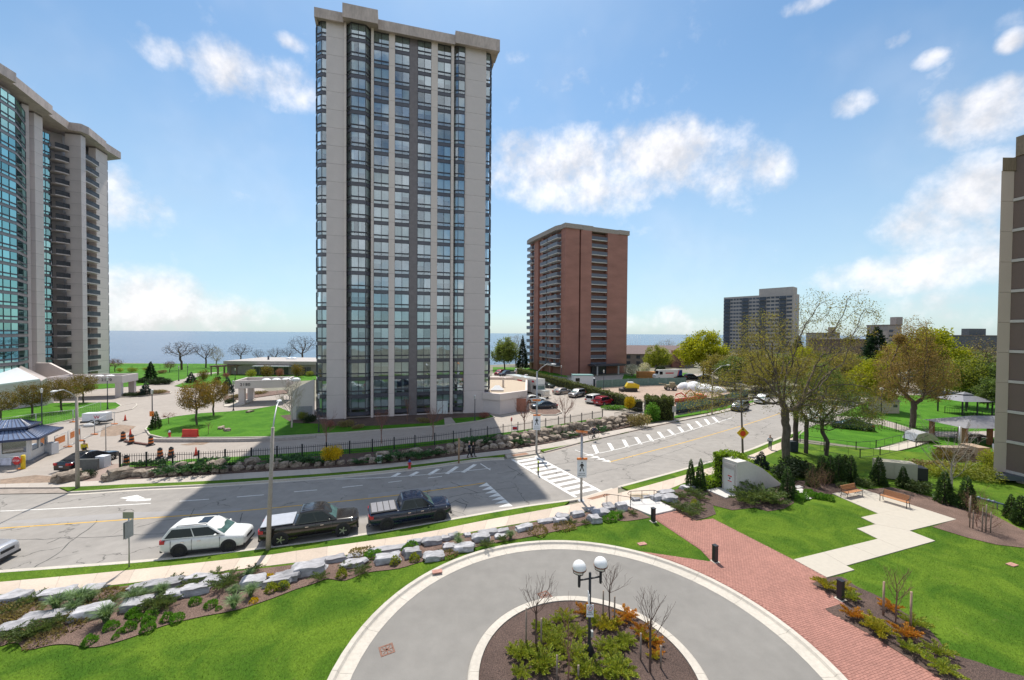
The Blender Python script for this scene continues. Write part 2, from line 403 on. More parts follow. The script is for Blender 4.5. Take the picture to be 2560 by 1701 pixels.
mMULCH = M('bark_mulch',(0.105,0.062,0.046),0.95,0.45,28,4,bump=0.9,bscale=30,col2=(0.26,0.17,0.135),big=0.25,bigscale=0.7)
mMULCHD = M('dark_mulch',(0.060,0.036,0.030),0.95,0.5,30,4,bump=0.9,bscale=32,col2=(0.16,0.105,0.085),big=0.2,bigscale=0.7)
mDIRT = M('bare_soil',(0.26,0.19,0.14),0.95,0.25,2.5,bump=0.5,bscale=14,big=0.15,bigscale=0.3)
mYARD = M('yard_gravel',(0.36,0.27,0.21),0.95,0.15,2.0,bump=0.4,bscale=12,big=0.12,bigscale=0.2)
mWHITE = M('road_paint_white',(0.72,0.71,0.68),0.7,0.10,5,big=0.08,bigscale=1.2)
mYELLOW = M('road_paint_yellow',(0.62,0.36,0.03),0.7,0.12,5)
mTACT = M('rusty_tactile_plate',(0.27,0.145,0.09),0.8,0.15,30)
def PL(*pp,z=0.0): return [P(x,y,z) for x,y in pp]
shore = [(-700,60),(-420,150),(-230,172),(-120,166),(-70,160),(-20,168),(25,196),(70,205),(120,255),(190,330),(330,420),(700,700),(2500,1600)]
shore_s = [p for p in spline([Vector((x,y,0)) for x,y in shore],6)]
g = MB()
land = [(p.x,p.y) for p in shore_s] + [(2500,-200),(-700,-200)]
g.sheet(land,-0.03)
n = len(shore_s)
v = [(p.x,p.y,-0.03) for p in shore_s] + [(p.x + 1.0,p.y + 3.0,-5.5) for p in shore_s]
g.add(v,[(i,i + 1,n + i + 1,n + i) for i in range(n - 1)],1)
structure('ground',g,[M('town_ground',(0.19,0.18,0.135),0.95,0.15,0.4,big=0.2,bigscale=0.03),M('shore_rock',(0.2,0.18,0.16),0.9,0.4,1.5,bump=0.8)])
mm,nn_,out_ = nodemat('lake_water'); t_ = mm.node_tree
tcd = nn_.n('ShaderNodeTexCoord'); mp = nn_.n('ShaderNodeMapping'); mp.inputs['Scale'].default_value = (0.35,1.0,1.0); t_.links.new(tcd.outputs['Object'],mp.inputs[0])
b = nn_.n('ShaderNodeBsdfPrincipled'); nn_.put(b.inputs['Base Color'],nn_.mix(nn_.ss(nn_.noise(mp.outputs[0],0.02,5,0.6),0.35,0.65),(0.050,0.085,0.15),(0.075,0.118,0.19)))
b.inputs['Roughness'].default_value = 0.22; b.inputs['IOR'].default_value = 1.33
bn = nn_.n('ShaderNodeBump'); bn.inputs['Strength'].default_value = 0.9; bn.inputs['Distance'].default_value = 0.6
t_.links.new(nn_.noise(mp.outputs[0],0.28,6,0.65,0.4),bn.inputs['Height']); t_.links.new(bn.outputs[0],b.inputs['Normal']); t_.links.new(b.outputs[0],out_.inputs[0])
mLAKE = mm
wmb = MB(); wmb.quad((-40000,40,-5),(40000,40,-5),(40000,45000,-5),(-40000,45000,-5))
structure('lake',wmb,mLAKE)
FARK = spline(PL((-260,1246),(-120,1242),(0,1237),(180,1234),(339,1224),(509,1216),(679,1205),(869,1190.5),(1047,1172),(1200,1151),(1276,1147),(1347,1136.5),(1505,1095),(1675,1058),(1811,1027),(1905,1004),(2010,978),(2100,950),(2160,925)),6)
NEARK = spline(PL((-160,1446),(0,1434),(200,1420),(400,1403.5),(670,1373),(910,1340),(1117,1304),(1310,1270),(1451,1249.5),(1543,1222),(1709,1176.6),(1858,1133),(1923,1108),(1984,1084),(2065,1050),(2150,1012),(2240,968)),6)
FARK = resample(FARK,0.75); NEARK = resample(NEARK,0.75)
mb = MB()
road_poly = [(p.x,p.y) for p in FARK] + [(p.x,p.y) for p in reversed(NEARK)]
mb.sheet(road_poly,0.0); structure('street',mb,mASPH)
def kerb(name,pts,side,mat,gut=True,seg=3.0):
    mbk = MB()
    ribbon(mbk,offset(pts,side * 0.08),0.16,-0.02,0.13)
    if gut: strip(mbk,pts,offset(pts,-side * 0.38),0.005)
    return structure(name,mbk,mat)
def part_line(pts,x0,x1): return [p for p in pts if x0 <= p.x <= x1]
def px_of(p):
    d = Vector(p) - Vector((0,0,CAM_H)); return CX + FPX * d.dot(CR) / d.dot(fw)
def by_px(pts,a,b): return [p for p in pts if a <= px_of(p) <= b and p.y > 1]
kerb('far_kerb',by_px(FARK,165,1268),1,mKERB); kerb('far_kerb_east',by_px(FARK,1350,2200),1,mKERBD)
kerb('near_kerb',by_px(NEARK,-400,1446),-1,mKERB); kerb('near_kerb_east',by_px(NEARK,1545,1990),-1,mKERB)
mb = MB(); strip(mb,by_px(NEARK,1440,1550),offset(by_px(NEARK,1440,1550),0.38),0.006); strip(mb,by_px(FARK,1266,1352),offset(by_px(FARK,1266,1352),-0.38),0.006); structure('gutter',mb,mKERB)
FSB = spline(PL((149,1222),(339,1213.5),(509,1206.5),(800,1188),(949,1175),(1083,1160),(1200,1146),(1262,1138)),5)
FSB2 = spline(PL((1350,1127),(1437,1112),(1539,1089),(1660,1062),(1804,1033),(1900,1008)),5)
FST = spline(PL((-240,1222),(0,1214),(271,1205),(509,1192),(679,1181.6),(800,1175),(949,1164),(1077,1151),(1200,1135),(1280,1126),(1370,1112),(1539,1078),(1685,1053),(1777,1034),(1890,1006)),5)
NST = spline(PL((-150,1474),(0,1461),(326,1430.7),(668,1393),(700,1388),(1039,1340),(1209,1306),(1446,1262),(1543,1238),(1716,1190),(1875,1141),(1930,1117),(1995,1092)),5)
NSB = spline(PL((-150,1505),(0,1492),(237,1474),(492,1442),(800,1403.6),(965,1374),(1097,1348.5),(1321,1309.5),(1500,1275.5),(1641,1238),(1716,1209),(1790,1186),(1889,1152),(1925,1138),(1990,1110)),5)
def px_resample(a,b,n):
    def at(pts,k):
        L = [0]
        for p,q in zip(pts,pts[1:]): L.append(L[-1] + (q - p).length)
        t = k * L[-1]
        for i in range(len(pts) - 1):
            if L[i + 1] >= t: return pts[i].lerp(pts[i + 1],(t - L[i]) / max(1e-6,L[i + 1] - L[i]))
        return pts[-1]
    return [at(a,i / n) for i in range(n + 1)],[at(b,i / n) for i in range(n + 1)]
def band_poly(a,b): return [(p.x,p.y) for p in a] + [(p.x,p.y) for p in reversed(b)]
def verge(name,a,b,mat=None):
    mbv = MB(); mbv.prism(band_poly(a,b),-0.02,0.125); return structure(name,mbv,mat or mLAWN)
verge('far_verge',FSB,[p for p in offset(by_px(FARK,150,1262),0.17)])
verge('far_verge_east',FSB2,[p for p in offset(by_px(FARK,1352,1905),0.17)])
verge('near_verge',by_px(NST,-400,1443),offset(by_px(NEARK,-400,1440),-0.17))
verge('near_verge_east',by_px(NST,1546,1985),offset(by_px(NEARK,1546,1985),-0.17))
def sidewalk(name,top,bot,mat,bay=1.65,z=0.13):
    base = MB(); L = sum((q - p).length for p,q in zip(top,top[1:])); n_ = max(2,int(L / bay))
    a,c = px_resample(top,bot,n_)
    base.prism(band_poly(a,c),-0.02,z - 0.012); par = structure(name,base,mKERBD)
    for i in range(n_):
        g_ = 0.007
        q = [a[i].lerp(a[i + 1],g_),a[i].lerp(a[i + 1],1 - g_),c[i].lerp(c[i + 1],1 - g_),c[i].lerp(c[i + 1],g_)]
        s_ = MB(); s_.prism([(p.x,p.y) for p in q],z - 0.012,z + RND.uniform(-0.002,0.002),bottom=False)
        s_.build('slab',mat,par)
    return par
sidewalk('near_sidewalk',NST,NSB,mWALK,1.75)
FSB_all = spline(PL((-240,1230),(0,1223),(149,1222),(339,1213.5),(509,1206.5),(800,1188),(949,1175),(1083,1160),(1200,1146),(1262,1139),(1350,1127),(1437,1112),(1539,1089),(1660,1062),(1804,1033),(1900,1008)),5)
sidewalk('far_sidewalk',FST,FSB_all,mWALKF,1.9)
def slabpoly(name,pp,z,mat,zb=-0.02,label=None):
    s_ = MB(); s_.prism([(p.x,p.y) for p in PL(*pp)],zb,z); return structure(name,s_,mat)
slabpoly('crossing_ramp',[(1446,1262),(1545,1238),(1545,1220.5),(1448,1249)],0.07,mWALK)
slabpoly('crossing_ramp_far',[(1262,1138.5),(1352,1127),(1349,1134.5),(1268,1147)],0.07,mWALKF)
slabpoly('tactile_plate',[(1468,1246.5),(1525,1233),(1517,1237.5),(1474,1250)] if False else [(1467,1249),(1512,1237),(1527,1239.5),(1481,1251.5)],0.076,mTACT,0.06)
slabpoly('tactile_plate_far',[(1277,1139),(1314,1133.5),(1323,1137.5),(1284,1143.5)],0.076,mTACT,0.06)
slabpoly('driveway_apron',[(-240,1230),(0,1223),(149,1222.5),(182,1233),(0,1236),(-260,1244)],0.03,M('apron_asphalt',(0.30,0.255,0.22),0.9,0.15,2,big=0.1))
# paint on the street
def line_between(t,n_=None):
    a,c = px_resample(FARK,NEARK,160)
    return [p.lerp(q,t) for p,q in zip(a,c)]
ml = MB()
def paint_line(pp,w,z=0.005,per=5):
    pts = spline(PL(*pp),per) if len(pp) > 2 else PL(*pp)
    strip(ml,offset(pts,w / 2),offset(pts,-w / 2),z)
def paint_poly(pp,z=0.006): ml.sheet([(p.x,p.y) for p in PL(*pp)],z)
def flush(name,mat):
    global ml
    o = structure(name,ml,mat); ml = MB(); return o
for dx_ in (0.0,):
    paint_line([(-150,1328),(0,1321),(332,1298.5),(560,1281.5),(800,1259),(950,1243.5),(1056,1230),(1140,1218.5),(1212,1207.5)],0.13)
    flush('yellow_centre_line',mYELLOW)
    paint_line([(1522,1156),(1610,1133),(1709,1107),(1800,1081),(1893,1053),(1985,1022),(2040,1003)],0.13)
    flush('yellow_centre_line_east',mYELLOW)
paint_line([(0,1278.5),(180,1270),(377,1259)],0.12); flush('lane_line',mWHITE)
for a,b in (((449,1253.5),(523,1248.5)),((592,1243),(660,1237.5)),((735,1230),(793,1225.3)),((856,1219),(907,1213.5)),((971,1206.5),(1004,1202.5)),((1070,1195.5),(1105,1191.5))):
    paint_line([a,b],0.11); flush('lane_dash',mWHITE)
paint_line([(838,1198.5),(950,1194.5),(1060,1187.5),(1160,1178),(1228,1171)],0.10); flush('hatch_edge_line',mWHITE)
for a,b in (((981,1193),(999,1183)),((1024,1191),(1045,1180)),((1071,1188),(1096,1173)),((1117,1185),(1143,1167)),((1157,1181.5),(1188,1161.5))):
    paint_line([a,b],0.42); flush('hatch_stripe',mWHITE)
paint_line([(1201,1159.5),(1226,1175.5)],0.12); flush('hatch_end_line',mWHITE)
paint_line([(1474,1138),(1537,1125),(1620,1104),(1700,1083),(1780,1060),(1830,1045)],0.12); flush('hatch_edge_line',mWHITE)
for i,(a,b) in enumerate((((1484,1112.5),(1494,1134)),((1522,1108),(1533,1126)),((1559,1100),(1569,1118.5)),((1590,1094),(1602,1111)),((1619,1087),(1631,1103.5)),((1646,1080),(1659,1096)),((1671,1074.5),(1686,1088.5)),((1697,1067.5),(1708,1081)),((1720,1060),(1732,1075)),((1741,1054),(1755,1068)),((1763,1048),(1774,1062)),((1782,1043),(1796,1057)))):
    paint_line([a,b],0.45); flush('hatch_stripe',mWHITE)
paint_line([(1437,1125),(1474,1138),(1526,1157)],0.12); flush('yield_line',mWHITE)
for (x,y) in ((1474,1138),(1489,1143.5),(1504,1148.5),(1517,1153)):
    paint_poly([(x - 14,y + 1.0),(x + 4,y - 2.6),(x + 11,y + 1.6)]); flush('yield_tooth',mWHITE)
for i in range(7):
    k = i / 6; x = 1216 + (1271 - 1216) * k; y = 1211.5 + (1262 - 1211.5) * k
    paint_poly([(x - 20 - 6 * k,y + 6),(x + 1,y - 4.5),(x + 9 + 1.5 * k,y + 3.8)]); flush('yield_tooth',mWHITE)
paint_line([(1281,1149.5),(1360,1196.5),(1440,1243.5)],0.30); flush('crossing_edge_line',mWHITE)
paint_line([(1337,1140.5),(1420,1184.5),(1503,1229.5)],0.30); flush('crossing_edge_line',mWHITE)
LN = PL((1287,1150.5),(1434,1240)); RN = PL((1342,1141),(1497,1226))
for i in range(10):
    k0 = 0.03 + i * 0.1; k1 = k0 + 0.052
    q = [LN[0].lerp(LN[1],k0),RN[0].lerp(RN[1],k0),RN[0].lerp(RN[1],k1),LN[0].lerp(LN[1],k1)]
    ml.sheet([(p.x,p.y) for p in q],0.0045); flush('crossing_bar',mWHITE)
z3 = lambda x,y: (x * 0.33927,900 + y * 0.33927)
paint_poly([z3(*q) for q in ((925,1040),(940,1025),(880,1020),(1010,996),(1072,1022),(1025,1022),(1000,1029),(1115,1022),(1108,1036),(1000,1043))]); flush('turn_arrow',mWHITE)
ml = MB(); a_ = spline(PL((0,1307),(60,1300),(330,1281),(470,1277.5),(605,1270.5),(602,1278.5),(470,1287),(330,1295.5),(100,1308)),1)
ml.sheet([(p.x,p.y) for p in a_],0.0022); flush('road_patch',road_mat('road_patch_asphalt',(0.31,0.295,0.285),0.3,0.06))
ml.sheet([(p.x,p.y) for p in PL((919,1247),(922,1236),(1060,1219),(1150,1208),(1206,1202),(1210,1206),(1140,1215.5),(1056,1226.5))],0.0022); flush('road_patch',MATS['road_patch_asphalt'])
mTAR = M('tar_seal',(0.06,0.058,0.055),0.7,0.2,4)
def crack(pp,w=0.06,jit=0.10):
    pts = PL(*pp); out = []
    for p,q in zip(pts,pts[1:]):
        k = max(2,int((q - p).length / 0.5))
        for i in range(k): out.append(p.lerp(q,i / k) + Vector((RND.uniform(-jit,jit),RND.uniform(-jit,jit),0)))
    out.append(pts[-1])
    l = []; r = []
    for i,p in enumerate(out):
        tt = (out[min(i + 1,len(out) - 1)] - out[max(i - 1,0)]); tt.z = 0; tt.normalize(); ww = w * RND.uniform(0.25,0.7)
        l.append(p + Vector((-tt.y,tt.x,0)) * ww); r.append(p - Vector((-tt.y,tt.x,0)) * ww)
    strip(ml,l,r,0.0034)
crack([(0,1352),(200,1344.5),(330,1338),(470,1330)]); crack([(245,1299),(205,1335),(150,1378),(80,1424)]); crack([(120,1358),(152,1344)])
crack([(340,1320),(400,1302),(470,1297)]); crack([(470,1296),(486,1272)]); crack([(585,1342),(606,1283)]); crack([(1125,1205),(1180,1228),(1195,1233)]); crack([(1120,1245),(1160,1236),(1220,1228),(1290,1218)])
crack([(1140,1252),(1168,1262),(1158,1280)]); crack([(1245,1185),(1330,1170),(1480,1149),(1570,1130),(1700,1090),(1830,1040)],0.05); crack([(1440,1195),(1600,1158),(1740,1110)],0.04)
crack([(1270,1165),(1300,1185)]); crack([(1530,1158),(1580,1166),(1640,1148)]); crack([(1120,1265),(1150,1245),(1172,1258)],0.05); crack([(1130,1275),(1165,1290)],0.05)
flush('sealed_crack',mTAR)
# forecourt: circular drive, island, lawn, beds, brick walk, patio
CC = Vector((3.12,15.9,0)); RO,RI = 10.3,4.78
def circ(r,n_=96): return [(CC.x + r * math.cos(2 * math.pi * i / n_),CC.y + r * math.sin(2 * math.pi * i / n_)) for i in range(n_)]
mb = MB(); mb.sheet(circ(RO - 0.3),0.0); structure('circular_drive',mb,mASPH2)
BEDEDGE = [(-120,1640),(0,1624),(18,1618),(44,1617),(58,1630),(80,1632),(110,1625),(142,1619.5),(178,1620),(214,1626.5),(249,1624.7),(303,1610),(356,1592),(420,1569),(509,1548),(590,1533),(678,1504),(740,1480),(785,1466),(819,1454),(863,1458),(917,1438),(995,1428),(1056,1410),(1124,1394),(1199,1371),(1311,1350),(1380,1335.6),(1454,1319),(1521,1305),(1562,1308),(1596,1304),(1627,1299)]
Z1 = 0.115
be = spline(PL(*BEDEDGE),3)
front = [(p.x,p.y) for p in reversed(NSB)] + [(-42,14),(-42,2),(60,2),(60,36)]
bigl = [(-60,2),(70,2),(70,40)] + [(p.x,p.y) for p in reversed([q for q in NSB if px_of(q) < 1990])]
mb = MB(); mb.sheet(bigl,Z1,[circ(RO - 0.05,72)]); structure('front_lawn',mb,mLAWN)
def ring_kerb(name,r0_,r1_,z,seg,mat,extra):
    par = None
    base = MB(); base.sheet(circ(r1_),-0.004,[circ(r0_)]); par = structure(name,base,mat)
    for i in range(seg):
        a0 = 2 * math.pi * i / seg; a1 = 2 * math.pi * (i + 1) / seg - 0.012 / r1_; s_ = MB(); k = max(3,96 // seg)
        vs = []; prof = extra
        for j in range(k + 1):
            a = a0 + (a1 - a0) * j / k
            for (rr,zz) in prof: vs.append((CC.x + rr * math.cos(a),CC.y + rr * math.sin(a),zz))
        m_ = len(prof); fs = [(j * m_ + q,j * m_ + q + 1,(j + 1) * m_ + q + 1,(j + 1) * m_ + q) for j in range(k) for q in range(m_ - 1)]
        fs += [tuple(range(m_)),tuple(k * m_ + q for q in reversed(range(m_)))]
        s_.add(vs,[f[::-1] for f in fs]); s_.build('kerb_stone',mat,par)
    return par
ring_kerb('drive_kerb',RO - 0.85,RO,0.15,26,mKERB,[(RO - 0.85,-0.02),(RO - 0.85,0.012),(RO - 0.36,0.03),(RO - 0.30,0.05),(RO - 0.22,0.15),(RO,0.16),(RO,-0.02)])
ring_kerb('island_kerb',RI - 0.45,RI + 0.02,0.15,14,mKERB,[(RI - 0.42,-0.02),(RI - 0.42,0.15),(RI - 0.06,0.14),(RI,0.10),(RI + 0.04,0.01),(RI + 0.04,-0.02)])
mb = MB(); k_ = 14; nn2 = 56; vs = []
for i in range(k_ + 1):
    r_ = (RI - 0.43) * i / k_
    for j in range(nn2):
        a = 2 * math.pi * j / nn2; x = CC.x + r_ * math.cos(a); y = CC.y + r_ * math.sin(a)
        vs.append((x,y,0.10 + 0.22 * (1 - (i / k_) ** 2) + 0.035 * mnoise.noise((x * 2,y * 2,0)) * (i < k_)))
mb.add(vs,[(i * nn2 + j,i * nn2 + (j + 1) % nn2,(i + 1) * nn2 + (j + 1) % nn2,(i + 1) * nn2 + j) for i in range(k_) for j in range(nn2)],0,True)
structure('island_bed',mb,mMULCHD)
def isl_z(x,y):
    r_ = math.hypot(x - CC.x,y - CC.y) / (RI - 0.43); return 0.10 + 0.22 * max(0,1 - r_ * r_)
GE = spline(PL((-150,1509),(0,1497),(100,1492),(237,1482),(330,1470),(492,1449),(600,1434),(800,1409),(965,1379),(1097,1353),(1321,1313),(1500,1280),(1545,1268),(1576,1271)),4)
mb = MB(); mb.sheet([(p.x,p.y) for p in be] + [(p.x,p.y) for p in reversed(GE)],Z1 + 0.035); structure('rock_bed',mb,mMULCH)
mb = MB(); mb.sheet([(p.x,p.y) for p in PL((1600,1262),(1634,1254),(1690,1281),(1741,1306),(1764,1300),(1790,1290),(1782,1268),(1830,1280),(1886,1274),(1920,1283),(1960,1277),(1985,1262),(1981,1248),(2010,1256),(2078,1240),(2150,1228),(2110,1205),(1990,1205),(1955,1215),(1880,1245),(1800,1225),(1740,1218),(1690,1228),(1650,1242))],Z1 + 0.030); structure('stair_bed',mb,mMULCHD)
mb = MB(); mb.sheet([(p.x,p.y) for p in PL((2155,1229),(2391,1303),(2330,1322),(2420,1350),(2490,1367),(2600,1380),(2640,1340),(2560,1332),(2480,1290),(2400,1268),(2310,1242),(2230,1222))],Z1 + 0.030); structure('bench_bed',mb,mMULCH)
mb = MB(); rb = spline(PL((2030,1466),(2067,1452),(2105,1449),(2140,1472),(2205,1502),(2262,1540),(2310,1570),(2345,1606),(2372,1640),(2440,1662),(2520,1690),(2600,1712),(2600,1760),(2380,1722),(2345,1701),(2180,1597),(2064,1531),(2116,1518)),3); mb.sheet([(p.x,p.y) for p in rb],Z1 + 0.030); structure('walk_bed',mb,mMULCHD)
s_ = MB(); s_.prism([(p.x,p.y) for p in PL((1545,1262),(1585,1255.5),(1634,1253),(1690,1281),(1627,1295))],-0.02,Z1 + 0.12); structure('landing_slab',s_,mLAND)
mBRICK = M('red_brick_paver',(0.345,0.165,0.13),0.85,0.10,5,rnd=0.10,bump=0.3,bscale=40,big=0.10,bigscale=0.4)
mSAND = M('joint_sand',(0.26,0.125,0.10),0.95,0.2,20)
walkpoly = [P(*q) for q in ((1627,1295),(1690,1281.7),(1741,1307),(1782,1301),(1984,1405),(2067,1450.5),(2030,1465.5),(2116,1517.5),(2064,1531),(2180,1597),(2345,1701),(2420,1750))]
arc = [CC + Vector((math.cos(a),math.sin(a),0)) * (RO + 0.01) for a in [R(q) for q in np.linspace(-14,62.5,40)]]
walkpoly2 = walkpoly + arc + [P(1779,1410),P(1751,1380),P(1637,1303)]
WP = [(p.x,p.y) for p in walkpoly2]
mb = MB(); mb.prism(WP,0.0,Z1 + 0.018); walk = structure('brick_walk',mb,mSAND)
def inside(x,y,poly):
    c = False; j = len(poly) - 1
    for i in range(len(poly)):
        xi,yi = poly[i]; xj,yj = poly[j]
        if (yi > y) != (yj > y) and x < (xj - xi) * (y - yi) / (yj - yi) + xi: c = not c
        j = i
    return c
ux = (P(2194,1353) - P(1984,1405)).normalized(); uy = Vector((-ux.y,ux.x,0))
bl,bw = 0.20,0.10; cand = []; o_ = P(1984,1405)
for i in range(-130,60):
    for j in range(-190,120):
        c = o_ + ux * ((i + (0.5 if j % 2 else 0)) * bl) + uy * (j * bw)
        h1,h2 = ux * (bl * 0.46),uy * (bw * 0.42)
        if all(inside(q.x,q.y,WP) for q in (c + h1 + h2,c + h1 - h2,c - h1 + h2,c - h1 - h2)): cand.append(c)
def inview(c): 
    d = c - Vector((0,0,CAM_H)); y = CY - FPX * d.dot(CU) / d.dot(fw); return y < 1697 and px_of(c) < 2556
cand.sort(key=lambda c: c.length if inview(c) else 1e3 + c.length)
bm_ = MB(); ang = math.atan2(ux.y,ux.x)
bm_.box((-bl * .475,-bw * .45,0),(bl * .475,bw * .45,0.014)); bmesh_ = bm_.mesh('brick',mBRICK)
for c in cand[:300]: linkobj('brick',bmesh_,walk,(c.x,c.y,Z1 + 0.0165 + RND.uniform(0,0.003)),(0,0,ang))
mb = MB(); mm,nn_,out_ = nodemat('brick_paver_field'); t_ = mm.node_tree
ge = nn_.n('ShaderNodeNewGeometry'); tcd = nn_.n('ShaderNodeTexCoord'); b = nn_.n('ShaderNodeBsdfPrincipled')
c_ = nn_.mix(1.0,(0.345,0.165,0.13,1),nn_.mapr(ge.outputs['Random Per Island'],0,1,0.90,1.10),'MULTIPLY')
c_ = nn_.mix(1.0,c_,nn_.mapr(nn_.noise(tcd.outputs['Object'],0.4,4),0.3,0.7,0.9,1.1),'MULTIPLY')
nn_.put(b.inputs['Base Color'],c_); b.inputs['Roughness'].default_value = 0.85; t_.links.new(b.outputs[0],out_.inputs[0])
for c in cand[300:]:
    a,d = ux * (bl * .475),uy * (bw * .45); z = Z1 + 0.0305 + RND.uniform(0,0.003)
    q = [c - a - d,c + a - d,c + a + d,c - a + d]
    mb.add([(p.x,p.y,z) for p in q] + [(p.x,p.y,Z1 + 0.0165) for p in q],[(0,1,2,3),(0,4,5,1),(1,5,6,2),(2,6,7,3),(3,7,4,0)])
bf = mb.build('brick',mm,walk); bf['kind'] = 'stuff'
pat = [P(*q) for q in ((1984,1405),(2194,1353),(2142,1327),(2187.5,1315.5),(2152.5,1298.6),(2195,1289),(2079,1238.5),(2155,1227),(2391,1303.6),(2274,1332.5),(2338,1358),(2116,1420.7),(2136,1431.5),(2067,1450.5))]
mb = MB(); mb.prism([(p.x,p.y) for p in pat],0.0,Z1 + 0.028); patio = structure('patio',mb,mKERBD)
for pp in ([0,13,12,11],None): pass
def pslab(pp):
    s_ = MB(); c = sum((Vector(p) for p in pp),Vector()) / len(pp)
    q = [(p + (c - p).normalized() * 0.008) for p in pp]
    s_.prism([(p.x,p.y) for p in q],Z1 + 0.0285,Z1 + 0.042,bottom=False); s_.build('slab',mPATIO,patio)
mid = lambda a,b_,k: a.lerp(b_,k)
A_,B_,C_,D_,E_,F_,G_,H_,I_,J_,K_,L_,M_,N_ = pat
pslab([A_,mid(A_,B_,.33),mid(L_,K_,.0),M_,N_]); pslab([mid(A_,B_,.33),mid(A_,B_,.66),mid(L_,K_,.33),L_]); pslab([mid(A_,B_,.66),B_,mid(L_,K_,.62),mid(L_,K_,.33)])
pslab([B_,C_,mid(D_,J_,.05),J_,K_,mid(L_,K_,.62)]); pslab([D_,E_,mid(F_,I_,.1),mid(I_,J_,.5),J_]); pslab([E_,F_,mid(H_,I_,.6),I_,mid(I_,J_,.5)] if False else [E_,F_,mid(H_,I_,.62),I_,mid(I_,J_,.5),mid(F_,I_,.1)])
pslab([F_,mid(G_,F_,.5),mid(H_,I_,.3),mid(H_,I_,.62)]); pslab([mid(G_,F_,.5),G_,H_,mid(H_,I_,.3)])
# far side: plaza, lawns, car park, yard
def region(name,pp,z,mat,per=0):
    pts = PL(*pp); pts = spline(pts + [pts[0]],per)[:-1] if per else pts
    s_ = MB(); s_.sheet([(p.x,p.y) for p in pts],z); return structure(name,s_,mat)
def lawnslab(name,pp,z,mat,per=0,kmat=None):
    pts = PL(*pp); pts = spline(pts + [pts[0]],per)[:-1] if per else pts
    s_ = MB(); s_.prism([(p.x,p.y) for p in pts],0.0,z); o = structure(name,s_,mat)
    if kmat:
        kb = MB(); ribbon(kb,pts + [pts[0]],0.16,0.0,z + 0.04); structure(name + '_kerb',kb,kmat)
    return o
FENCEL = [(300,1172),(444,1167.5),(529,1164),(680,1154),(800,1143.5),(922,1134),(1063,1119),(1184,1102),(1300,1084),(1400,1068),(1509,1048.5)]
region('plaza',[(-240,1219),(0,1213),(271,1204.5),(320,1172),(529,1163),(800,1143),(1063,1118),(1240,1090),(1240,1050),(1100,1030),(820,1010),(700,985),(640,968),(520,960),(420,955),(180,975),(-10,990),(-240,1015)],-0.004,mPLAZA)
region('car_park',[(1225,1096),(1400,1069),(1545,1042),(1640,1045),(1690,1040),(1640,1008),(1544,1011),(1460,985),(1400,968),(1340,948),(1300,934),(1262,928),(1230,935),(1228,960)],0.0,mLOT)
region('building_yard',[(1480,985),(1560,999),(1660,1012),(1700,1022),(1760,1012),(1830,985),(1800,960),(1700,956),(1560,958),(1470,962)],0.004,mYARD)
region('forecourt_paving',[(1440,972),(1500,980),(1480,960),(1900,950),(1880,935),(1600,935),(1420,945)],-0.008,mLOT)
lawnslab('entrance_lawn',[(364,1075),(376,1062.6),(401,1051.4),(439,1043.5),(503,1035.5),(582,1030.5),(638,1024.5),(690,1016),(720,1030),(785,1040),(1000,1040),(1220,1034),(1236,1045),(1200,1054),(1109,1066),(1047,1070),(949,1077),(860,1084),(750,1090.5),(680,1094.6),(580,1096.5),(407,1097),(374,1089)],0.14,mLAWN2,0,mKERB)
lawnslab('gate_lawn',[(-200,1042),(0,1030),(60,1021),(130,1009.5),(200,1008.5),(290,1008),(303,1016),(290,1024),(255,1030),(210,1044),(130,1062),(60,1076),(-60,1095),(-200,1110)],0.12,mLAWN2,0,mKERB)
lawnslab('lakeside_lawn',[(225,975),(340,966),(420,956),(462,947.5),(476,938),(470,931),(380,930),(300,931),(225,936)],0.06,mLAWN2)
lawnslab('path_lawn',[(436,966),(452,960),(475,957),(520,962),(520,970),(460,970)],0.10,mLAWN2)
lawnslab('drive_island',[(296,995),(350,991),(400,988),(425,985),(428,981),(415,977),(380,977),(340,981),(305,988)],0.16,mMULCH,0,mKERB)
lawnslab('round_bed',[(255,1030),(300,1016),(322,1012),(340,1010),(342,1015),(330,1024),(290,1033)],0.07,mPLAZA,0,mKERB)
lawnslab('canopy_island',[(560,1018),(606,1015),(630,1004),(640,998),(600,1002),(560,1006)],0.14,mKERB)
lawnslab('canopy_bed',[(560,1008),(590,1005),(640,995),(720,984),(720,976),(640,982),(560,992)],0.12,mMULCH)
region('lake_path',[(420,958),(450,960),(470,950),(500,940),(560,930),(470,935),(478,938)],0.012,mPLAZA)
lawnslab('fence_lawn',FENCEL + [(1509,1044),(1400,1062.5),(1300,1078),(1184,1094),(1063,1107),(922,1121),(800,1130),(680,1139),(560,1146),(470,1150),(444,1155),(330,1158),(300,1164)],0.10,mLAWN2)
lawnslab('rockery_bed',FENCEL + [(1560,1046),(1610,1050),(1600,1062),(1539,1077),(1370,1111),(1200,1134),(1077,1150),(949,1163),(800,1174),(679,1180.6),(509,1191),(300,1203.5),(262,1201),(290,1185)],0.16,mMULCHD)
lawnslab('hedge_verge',[(1600,1060),(1690,1046),(1800,1028),(1900,1003),(1895,1000),(1800,1021),(1700,1040),(1640,1045),(1610,1050)],0.12,mLAWN2)
lawnslab('park_bed',[(1318,1027),(1330,1034),(1360,1039.5),(1390,1039),(1404,1033),(1400,1027),(1370,1024),(1330,1023)],0.15,mMULCH,0,mKERB)
lawnslab('tower_bed',[(700,1042),(730,1060),(800,1062),(865,1070),(960,1066),(1080,1060),(1110,1050),(1225,1042),(1225,1034),(1000,1036),(800,1030)],0.155,mMULCHD)
region('tower_path',[(1110,1048),(1128,1046),(1140,1062),(1112,1066)],0.17,mPLAZA)
